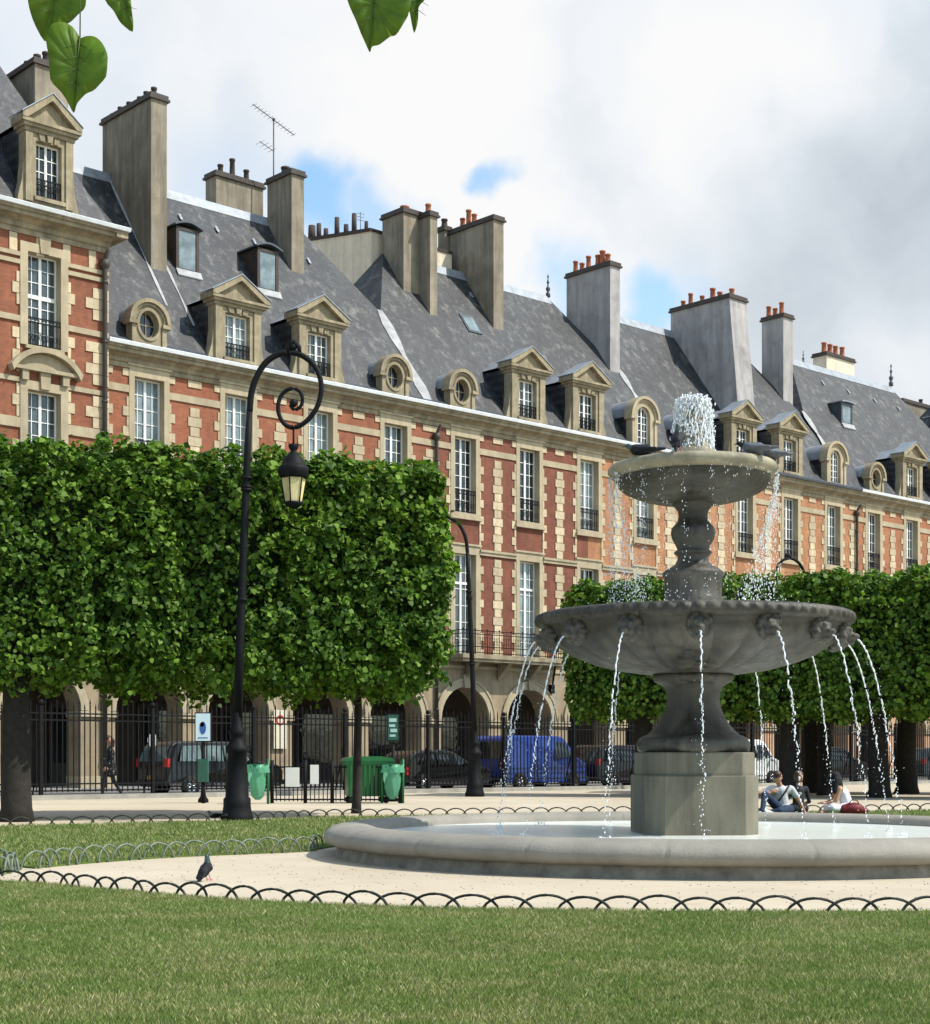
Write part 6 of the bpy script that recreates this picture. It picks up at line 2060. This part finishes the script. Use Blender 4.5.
WZ = 32.4
person('p', woman_white(), ['skin', 'hair_black', 'cloth_white', 'cloth_white', 'skin'], (Pp(846, WZ).x, WZ, 0.02), 0, 'woman in white with long black hair bent forward on the grass')
b = MB(); b.ball((0, 0, 0.13), 0.2, seg=16, rings=10, sc=(1.15, 0.7, 0.65)); b.ball((0.18, 0.02, 0.10), 0.12, seg=12, rings=8, sc=(1.2, 0.8, 0.7)); b.ball((-0.12, 0, 0.12), 0.14, seg=12, rings=8, sc=(1.2, 0.8, 0.8))
bagm = remesh(b, 0.02, ['bag_red'], name='handbag', smooth=3)
hb = place('handbag', bagm, None, (Pp(853, WZ - 0.25).x, WZ - 0.25, 0.02)); tag(hb, 'dark red soft bag lying on the grass beside the woman in white', 'bag')
MB().tube([(-0.12, -0.05, 0.2), (-0.05, -0.1, 0.31), (0.06, -0.1, 0.30), (0.12, -0.05, 0.19)], 0.012, 6).build('handle', 'bag_red', hb)
# small papers by the man's feet
b = MB(); b.ball((0, 0, 0.07), 0.09, seg=8, rings=6, sc=(1.2, 0.8, 0.8)); b.ball((0.1, 0.02, 0.05), 0.07, seg=7, rings=5, sc=(1.2, 0.8, 0.8)); b.ball((-0.06, -0.02, 0.13), 0.05, seg=6, rings=5)
tag(place('paper_bag', remesh(b, 0.012, ['cloth_white'], name='paper_bag', smooth=0), None, (Pp(767, MZ - 0.4).x, MZ - 0.4, 0.02)), 'crumpled white paper bag by the seated man\'s knee', 'bag')


def walker():
    B_ = [((0, -0.07, 0.92), (0, 0.07, 0.92), 0.115, 0.115, 2), ((0, 0, 0.98), (0.01, 0, 1.22), 0.125, 0.13, 2), ((0.01, 0, 1.2), (0.01, -0.14, 1.36), 0.12, 0.065, 2), ((0.01, 0, 1.2), (0.01, 0.14, 1.36), 0.12, 0.065, 2), ((0.0, 0, 1.38), (-0.01, 0, 1.48), 0.05, 0.05, 0),
          ((0.01, -0.18, 1.34), (0.06, -0.22, 1.06), 0.058, 0.048, 2), ((0.06, -0.22, 1.06), (-0.10, -0.2, 0.86), 0.045, 0.032, 2), ((0.01, 0.18, 1.34), (0.08, 0.22, 1.06), 0.058, 0.048, 2), ((0.08, 0.22, 1.06), (0.14, 0.2, 0.82), 0.045, 0.032, 2),
          ((0, -0.09, 0.9), (-0.16, -0.09, 0.48), 0.095, 0.06, 3), ((-0.16, -0.09, 0.48), (-0.20, -0.09, 0.10), 0.058, 0.04, 3), ((-0.20, -0.09, 0.05), (-0.34, -0.09, 0.04), 0.042, 0.035, 4),
          ((0, 0.09, 0.9), (0.10, 0.09, 0.48), 0.095, 0.06, 3), ((0.10, 0.09, 0.48), (0.30, 0.09, 0.14), 0.058, 0.04, 3), ((0.30, 0.09, 0.08), (0.19, 0.09, 0.035), 0.042, 0.035, 4),
          ((0.0, 0, 0.95), (0.03, 0, 0.72), 0.15, 0.17, 2)]
    B_ += hand_bones((-0.10, -0.2, 0.86), (-0.4, 0, -0.9), (0, -1, 0), 0) + hand_bones((0.14, 0.2, 0.82), (0.1, 0, -1), (0, 1, 0), 0)
    B_ += head_bones((-0.01, 0, 1.57), (-1, 0, -0.1), 1, 0) + [((0.06, 0, 1.56), (0.08, 0, 1.42), 0.075, 0.05, 1)]
    return B_


m, nt, b_ = new_mat('patterned_cloth')
v = N(nt, 'ShaderNodeTexVoronoi'); v.inputs['Scale'].default_value = 14; tc = N(nt, 'ShaderNodeTexCoord'); nt.links.new(tc.outputs['Object'], v.inputs['Vector'])
o_ = ramp(nt, v.outputs['Distance'], [(0.15, (0.45, 0.44, 0.45)), (0.28, (0.02, 0.02, 0.024))]); nt.links.new(o_, b_.inputs['Base Color']); b_.inputs['Roughness'].default_value = 0.9
MATS['patterned_cloth'] = m
wp = F(24.15, -8.95)
person('p', walker(), ['skin', 'hair_brown', 'patterned_cloth', 'cloth_dark', 'cloth_dark'], (wp.x, wp.y, 0.02), R(15), 'person in a dark patterned coat walking left behind the railings').scale = (1.07, 1.07, 1.07)


# ------------------------------------------------------------------ pigeons
simple('feather_dark', (0.014, 0.015, 0.019), 0.6, var=0.4, scale=20, spec=0.15)
simple('feather_neck', (0.025, 0.045, 0.045), 0.3, var=0.4, scale=25, spec=0.7)
simple('feather_grey', (0.08, 0.085, 0.10), 0.6, var=0.3, scale=20)


def pigeon(loc, rz, label, pose='stand', mats=('feather_dark', 'feather_neck'), pitch=0.0):
    """faces +x"""
    if pose == 'stand':
        bones = [((-0.04, 0, 0.115), (0.035, 0, 0.135), 0.052, 0.050, 0), ((0.045, 0, 0.15), (0.066, 0, 0.20), 0.036, 0.026, 1), ((0.07, 0, 0.222), (0.08, 0, 0.222), 0.023, 0.019, 1),
                 ((-0.08, 0, 0.10), (-0.17, 0, 0.065), 0.028, 0.010, 0), ((0.02, 0.035, 0.13), (-0.12, 0.028, 0.095), 0.034, 0.012, 0), ((0.02, -0.035, 0.13), (-0.12, -0.028, 0.095), 0.034, 0.012, 0)]
        beak = [(0.096, 0, 0.220), (0.122, 0, 0.213)]; leg = True
    else:
        bones = [((-0.05, 0, 0.05), (0.05, 0, 0.06), 0.055, 0.052, 0), ((0.07, 0, 0.07), (0.11, 0, 0.09), 0.034, 0.025, 1), ((0.125, 0, 0.10), (0.135, 0, 0.10), 0.024, 0.019, 1),
                 ((-0.09, 0, 0.05), (-0.22, 0, 0.055), 0.03, 0.012, 0), ((0.03, 0.045, 0.06), (-0.14, 0.03, 0.06), 0.034, 0.012, 0), ((0.03, -0.045, 0.06), (-0.14, -0.03, 0.06), 0.034, 0.012, 0)]
        beak = [(0.15, 0, 0.10), (0.178, 0, 0.092)]; leg = False
    key = ('pig', pose, mats)
    if key not in MESHC:
        b = MB()
        for (a, c, ra, rb, mi) in bones: capsule(b, a, c, ra, rb, 10)
        MESHC[key] = remesh(b, 0.007, list(mats), bones, 'pigeon', 2)
    o = place('pigeon', MESHC[key], None, loc, rot=(0, pitch, rz)); tag(o, label, 'pigeon', 'pigeons around the fountain')
    MB().tube(beak, [0.007, 0.002], 6).build('beak', 'beak', o)
    if leg:
        for s in (-1, 1):
            b = MB(); b.tube([(0.0, s * 0.022, 0.08), (0.004, s * 0.022, 0.006)], 0.0045, 5)
            for a in (-0.5, 0, 0.5, PI): b.tube([(0.004, s * 0.022, 0.005), (0.004 + 0.026 * math.cos(a), s * 0.022 + 0.026 * math.sin(a), 0.004)], 0.003, 4)
            b.build('leg', 'sign_pink', o)
    return o


pz = 15.1
pigeon((Pp(209, pz).x, pz, 0), R(62), 'dark pigeon standing on the pale gravel behind the front hoops', pitch=-0.45)
for args in (((FC.x - 0.70, FC.y - 0.62, 4.725), R(160), 'dark hunched pigeon at the left end of the upper bowl', 'sit'),
             ((FC.x - 0.30, FC.y - 0.90, 4.715), R(75), 'dark pigeon leaning over the near rim of the upper bowl', 'stand', ('feather_dark', 'feather_neck'), -0.5),
             ((FC.x + 0.60, FC.y - 0.74, 4.725), R(165), 'grey pigeon crouching with tail out at the right of the upper bowl', 'sit', ('feather_grey', 'feather_dark')),
             ((FC.x + 0.86, FC.y - 0.44, 4.725), R(190), 'second grey pigeon at the right end of the upper bowl, tail over the rim', 'sit', ('feather_grey', 'feather_dark'))):
    pg = pigeon(*args); pg.scale = (1.3, 1.3, 1.3)
pigeon((Pp(216, 29.3).x, 29.3, 0.0), R(200), 'dark pigeon pecking left of the near lamp base', 'stand', pitch=0.3)
pigeon((Pp(227, 29.0).x, 29.0, 0.0), R(20), 'dark pigeon right against the near lamp base', 'stand', pitch=0.2)

# ------------------------------------------------------------------ overhanging near branch
ov = empty('overhanging_tree', (-3.6, 0.6, 0)); tag(ov, 'broad green heart shaped leaves hanging into the top of the picture', 'tree')
LZ = 2.3
wp_ = lambda px, py, Z=LZ: Vector(((px - 465) / 1600 * Z, Z, CAM_Z + (759 - py) / 1600 * Z))
b = MB(); b.tube([(0, 0, -0.05), (0.02, 0, 0.3), (0.05, 0.02, 1.6), (0.1, 0.1, 2.6), (0.3, 0.3, 3.4)], [0.26, 0.2, 0.17, 0.14, 0.1], 12); b.build('trunk', 'bark', ov)
o0 = Vector((-3.6, 0.6, 0))
b = MB()
br = [Vector((0.1, 0.1, 2.6)), Vector((0.9, 0.7, 2.75)), wp_(-60, -90) - o0, wp_(80, -70) - o0, wp_(230, -80) - o0, wp_(390, -60) - o0, wp_(470, -90) - o0]
b.tube(br, [0.06, 0.03, 0.012, 0.008, 0.006, 0.005, 0.003], 8)
b.build('branch', 'bark', ov)


def near_leaf(outline, stem_from, stem_to, fold, Z, seed):
    """blade with a folded midrib; outline in picture units converted to metres at its own distance"""
    tip = max(outline, key=lambda p: p[1]); base = stem_to
    A_p = wp_(base[0], base[1], Z); T_p = wp_(tip[0], tip[1], Z)
    n = len(outline)
    pts = smooth_poly(outline + [outline[0]], 3)[:-1]
    V = []
    ax = (T_p - A_p); axn = ax.normalized()
    for (x, y) in pts:
        p = wp_(x, y, Z); d = p - A_p; al = d.dot(axn); side = (d - axn * al); s = side.length
        p = p + Vector((0, 1, 0)) * (-fold * s + 0.25 * fold * al * al / max(ax.length, 1e-3)) + Vector((0, 1, 0)) * 0.002 * math.sin(al * 240 + seed)
        V.append(p - o0)
    mid = [(A_p + ax * t + Vector((0, 1, 0)) * (0.25 * fold * ax.length * t * t)) - o0 for t in (0.0, 0.25, 0.5, 0.75)]
    m_ = MB()
    c = (A_p + ax * 0.42) - o0 + Vector((0, 0.1 * fold * ax.length, 0))
    k = len(V)
    inner = [c.lerp(v, 0.5) + Vector((0, 0.0015 * math.sin(i * 1.9), 0)) for i, v in enumerate(V)]
    m_.add([c] + inner + V, [(0, 1 + i, 1 + (i + 1) % k) for i in range(k)] + [(1 + i, 1 + k + i, 1 + k + (i + 1) % k, 1 + (i + 1) % k) for i in range(k)], 0, True)
    o = m_.build('leaf', 'near_leaf2', ov)
    so = o.modifiers.new('t', 'SOLIDIFY'); so.thickness = 0.0005
    v_ = MB(); v_.tube([A_p - o0 + Vector((0, -0.001, 0)), (A_p + ax * 0.5) - o0 + Vector((0, 0.001, 0)), (A_p + ax * 0.92) - o0], [0.0011, 0.0008, 0.0003], 5)
    for t in (0.08, 0.25, 0.42, 0.6):
        for s in (-1, 1):
            q = A_p + ax * t; pr = Vector((axn.z, 0, -axn.x)) * s
            v_.tube([q - o0, q + pr * 0.022 * (1 - t * 0.5) + axn * 0.012 - o0 + Vector((0, -fold * 0.02, 0))], [0.0006, 0.0002], 4)
    v_.build('vein', 'leaf_vein', o)
    s_ = MB(); sf = wp_(stem_from[0], stem_from[1], LZ) - o0; s_.tube([sf, (sf + A_p - o0) / 2 + Vector((0.002, 0, 0)), A_p - o0], [0.0013, 0.001, 0.001], 6)
    s_.build('leaf_stalk', 'leaf_vein', o)


m, nt, b_ = new_mat('near_leaf2')
o_ = ramp(nt, noise_tex(nt, 40, 4), [(0.3, (0.11, 0.20, 0.012)), (0.7, (0.17, 0.28, 0.02))]); nt.links.new(o_, b_.inputs['Base Color']); b_.inputs['Roughness'].default_value = 0.5
t_ = N(nt, 'ShaderNodeBsdfTranslucent'); nt.links.new(mixc(nt, o_, (1.2, 1.35, 0.5), 1.0, 'MULTIPLY'), t_.inputs[0]); ms = N(nt, 'ShaderNodeMixShader'); ms.inputs[0].default_value = 0.55
nt.links.new(b_.outputs[0], ms.inputs[1]); nt.links.new(t_.outputs[0], ms.inputs[2]); nt.links.new(ms.outputs[0], nt.nodes['Material Output'].inputs[0])
MATS['near_leaf2'] = m
simple('leaf_vein', (0.05, 0.085, 0.012), 0.5, var=0.1)
near_leaf([(80, 38), (73, 28), (62, 25), (52, 32), (49, 46), (51, 62), (52, 82), (61, 92), (67, 101), (72, 110), (77, 102), (85, 94), (97, 91), (108, 80), (110, 62), (106, 50), (98, 40), (88, 37)], (78, -66), (80, 38), 0.35, 2.3, 1)
near_leaf([(62, -34), (45, -30), (33, -15), (30, 4), (33, 20), (42, 37), (50, 33), (60, 27), (72, 25), (82, 20), (89, 12), (90, -4), (84, -22), (74, -32)], (70, -68), (64, -30), 0.45, 2.36, 2)
near_leaf([(112, -30), (103, -14), (106, 2), (114, 12), (121, 23), (132, 30), (132, 14), (131, 0), (128, -16), (122, -28)], (130, -70), (116, -30), 0.3, 2.33, 3)
near_leaf([(375, -36), (356, -30), (345, -12), (348, 4), (354, 17), (361, 33), (369, 49), (372, 45), (380, 44), (390, 37), (396, 36), (404, 27), (410, 14), (413, -6), (404, -26), (390, -34)], (380, -62), (377, -32), 0.3, 2.28, 4)
near_leaf([(420, -26), (408, -16), (407, 0), (410, 14), (414, 31), (418, 18), (419, 6), (427, -2), (434, -14), (430, -24)], (425, -72), (421, -24), 0.4, 2.36, 5)

# ------------------------------------------------------------------ world
W_ = bpy.data.worlds.new('World'); scene.world = W_; W_.use_nodes = True
nt = W_.node_tree
for n_ in list(nt.nodes): nt.nodes.remove(n_)
SUN_EL, SUN_AZ = R(50), R(104)
sky = N(nt, 'ShaderNodeTexSky', sky_type='NISHITA'); sky.sun_disc = False; sky.sun_elevation = SUN_EL; sky.sun_rotation = SUN_AZ
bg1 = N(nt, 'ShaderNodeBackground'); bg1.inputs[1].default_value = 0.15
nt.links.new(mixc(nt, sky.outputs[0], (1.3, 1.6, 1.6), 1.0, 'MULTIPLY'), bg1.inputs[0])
tc = N(nt, 'ShaderNodeTexCoord'); vec = tc.outputs['Generated']


def math_(op, a, b=None, c=None, clamp=False):
    m = N(nt, 'ShaderNodeMath', operation=op); m.use_clamp = clamp
    for i, v in enumerate((a, b, c)):
        if v is None: continue
        if hasattr(v, 'is_linked'): nt.links.new(v, m.inputs[i])
        else: m.inputs[i].default_value = v
    return m.outputs[0]


def pdir(px, py): return Vector(((px - 465) / 1600, 1, (759 - py) / 1600)).normalized()


def blob(px, py, rad, soft=0.5):
    d = pdir(px, py)
    dp = N(nt, 'ShaderNodeVectorMath', operation='DISTANCE'); nt.links.new(warp, dp.inputs[0]); dp.inputs[1].default_value = d
    mr = N(nt, 'ShaderNodeMapRange', interpolation_type='SMOOTHSTEP'); r = rad / 1600
    nt.links.new(dp.outputs['Value'], mr.inputs[0]); mr.inputs[1].default_value = r * (1 + soft); mr.inputs[2].default_value = r * (1 - soft); mr.inputs[3].default_value = 0; mr.inputs[4].default_value = 1
    return mr.outputs[0]


wn = N(nt, 'ShaderNodeTexNoise'); wn.inputs['Scale'].default_value = 13; wn.inputs['Detail'].default_value = 6; nt.links.new(vec, wn.inputs['Vector'])
ws_ = N(nt, 'ShaderNodeVectorMath', operation='SUBTRACT'); nt.links.new(wn.outputs['Color'], ws_.inputs[0]); ws_.inputs[1].default_value = (0.5, 0.5, 0.5)
wsc = N(nt, 'ShaderNodeVectorMath', operation='SCALE'); nt.links.new(ws_.outputs[0], wsc.inputs[0]); wsc.inputs[3].default_value = 0.10
wa = N(nt, 'ShaderNodeVectorMath', operation='ADD'); nt.links.new(vec, wa.inputs[0]); nt.links.new(wsc.outputs[0], wa.inputs[1]); warp = wa.outputs[0]
holes = None
for (x, y, r, s, w) in ((482, 176, 22, 0.45, 0.8), (325, 210, 46, 0.5, 0.92), (390, 215, 34, 0.6, 0.7), (645, 300, 36, 0.5, 0.8), (700, 300, 36, 0.8, 0.4), (560, 288, 36, 0.6, 0.6), (230, 190, 50, 0.8, 0.25), (20, 60, 90, 0.9, 0.1), (-300, 300, 160, 0.6, 1.0), (1200, 250, 120, 0.6, 1.0), (800, -500, 260, 0.6, 0.9)):
    v = math_('MULTIPLY', blob(x, y, r, s), w); holes = v if holes is None else math_('MAXIMUM', holes, v)
# global breaks elsewhere in the sky
gn = N(nt, 'ShaderNodeTexNoise'); gn.inputs['Scale'].default_value = 2.4; gn.inputs['Detail'].default_value = 7; gn.inputs['Roughness'].default_value = 0.6; nt.links.new(vec, gn.inputs['Vector'])
gr_ = N(nt, 'ShaderNodeMapRange', interpolation_type='SMOOTHSTEP'); nt.links.new(gn.outputs['Fac'], gr_.inputs[0]); gr_.inputs[1].default_value = 0.60; gr_.inputs[2].default_value = 0.72
holes = math_('MAXIMUM', holes, math_('MULTIPLY', gr_.outputs[0], 0.6))
sepd = N(nt, 'ShaderNodeSeparateXYZ'); nt.links.new(warp, sepd.inputs[0])


def sst(v, a, b_):
    mr = N(nt, 'ShaderNodeMapRange', interpolation_type='SMOOTHSTEP'); nt.links.new(v, mr.inputs[0]); mr.inputs[1].default_value = a; mr.inputs[2].default_value = b_
    return mr.outputs[0]


# unseen cloud thinned overhead and behind the viewer to cut ambient light
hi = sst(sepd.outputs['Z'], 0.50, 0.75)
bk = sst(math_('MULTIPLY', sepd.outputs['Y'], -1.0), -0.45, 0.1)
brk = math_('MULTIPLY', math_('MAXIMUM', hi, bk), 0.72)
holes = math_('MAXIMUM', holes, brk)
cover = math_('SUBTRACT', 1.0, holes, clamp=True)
# cloud shade
cn = N(nt, 'ShaderNodeTexNoise'); cn.inputs['Scale'].default_value = 5.5; cn.inputs['Detail'].default_value = 8; cn.inputs['Roughness'].default_value = 0.55; nt.links.new(warp, cn.inputs['Vector'])
gray = None
for (x, y, r, s, w) in ((860, 235, 150, 0.8, 1.0), (700, 215, 90, 0.9, 0.45), (915, 45, 45, 0.8, 0.6), (120, 40, 180, 0.9, 0.3), (900, 330, 110, 0.9, 0.6), (560, 120, 60, 0.9, 0.15), (230, 130, 60, 0.9, 0.35), (620, 200, 60, 0.9, 0.3)):
    v = math_('MULTIPLY', blob(x, y, r, s), w); gray = v if gray is None else math_('MAXIMUM', gray, v)
white = None
for (x, y, r, s, w) in ((760, 70, 110, 0.8, 0.8), (420, 110, 90, 0.9, 0.6), (900, 355, 35, 0.9, 0.5), (520, 250, 60, 0.9, 0.5), (250, 60, 90, 0.9, 0.3)):
    v = math_('MULTIPLY', blob(x, y, r, s), w); white = v if white is None else math_('MAXIMUM', white, v)
sh = math_('ADD', math_('MULTIPLY', gray, 0.85), math_('MULTIPLY', math_('SUBTRACT', cn.outputs['Fac'], 0.5), 1.5))
sh = math_('SUBTRACT', sh, math_('MULTIPLY', white, 0.5))
sh = math_('ADD', sh, 0.15, clamp=True)
rr_ = N(nt, 'ShaderNodeValToRGB'); cr = rr_.color_ramp; cr.elements[0].position = 0.0; cr.elements[0].color = (1.0, 1.0, 1.0, 1); cr.elements[1].position = 1.0; cr.elements[1].color = (0.56, 0.62, 0.685, 1)
e_ = cr.elements.new(0.25); e_.color = (0.92, 0.95, 0.99, 1); e_ = cr.elements.new(0.6); e_.color = (0.75, 0.81, 0.87, 1)
nt.links.new(sh, rr_.inputs[0])
bg2 = N(nt, 'ShaderNodeBackground'); nt.links.new(rr_.outputs[0], bg2.inputs[0]); bg2.inputs[1].default_value = 0.90
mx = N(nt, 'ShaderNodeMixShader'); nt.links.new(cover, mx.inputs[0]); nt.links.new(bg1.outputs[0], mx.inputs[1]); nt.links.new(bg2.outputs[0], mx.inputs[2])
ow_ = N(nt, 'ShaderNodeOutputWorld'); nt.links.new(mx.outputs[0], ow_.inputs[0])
W_.cycles.sampling_method = 'MANUAL'; W_.cycles.sample_map_resolution = 1024

sl = bpy.data.lights.new('sun', 'SUN'); sl.energy = 5.0; sl.angle = R(0.6); sl.color = (1.0, 0.95, 0.86)
so_ = bpy.data.objects.new('sun', sl); col.objects.link(so_)
sd = Vector((math.sin(SUN_AZ) * math.cos(SUN_EL), math.cos(SUN_AZ) * math.cos(SUN_EL), math.sin(SUN_EL)))
so_.rotation_euler = sd.to_track_quat('Z', 'Y').to_euler()

# ------------------------------------------------------------------ camera
cd = bpy.data.cameras.new('camera'); cam = bpy.data.objects.new('camera', cd); col.objects.link(cam)
cam.location = (0, 0, CAM_Z); cam.rotation_euler = (R(90), 0, 0)
cd.lens = 56.25; cd.sensor_width = 36; cd.sensor_fit = 'AUTO'; cd.shift_y = 247 / 1024; cd.clip_end = 2000; cd.clip_start = 0.05
scene.camera = cam
scene.view_settings.view_transform = 'Standard'
scene.view_settings.look = 'None'
scene.view_settings.exposure = 0.10
scene.view_settings.gamma = 1.0
scene.render.resolution_x = 930; scene.render.resolution_y = 1024
scene.cycles.max_bounces = 6; scene.cycles.diffuse_bounces = 3; scene.cycles.glossy_bounces = 3; scene.cycles.transmission_bounces = 4; scene.cycles.transparent_max_bounces = 6
scene.cycles.use_denoising = True
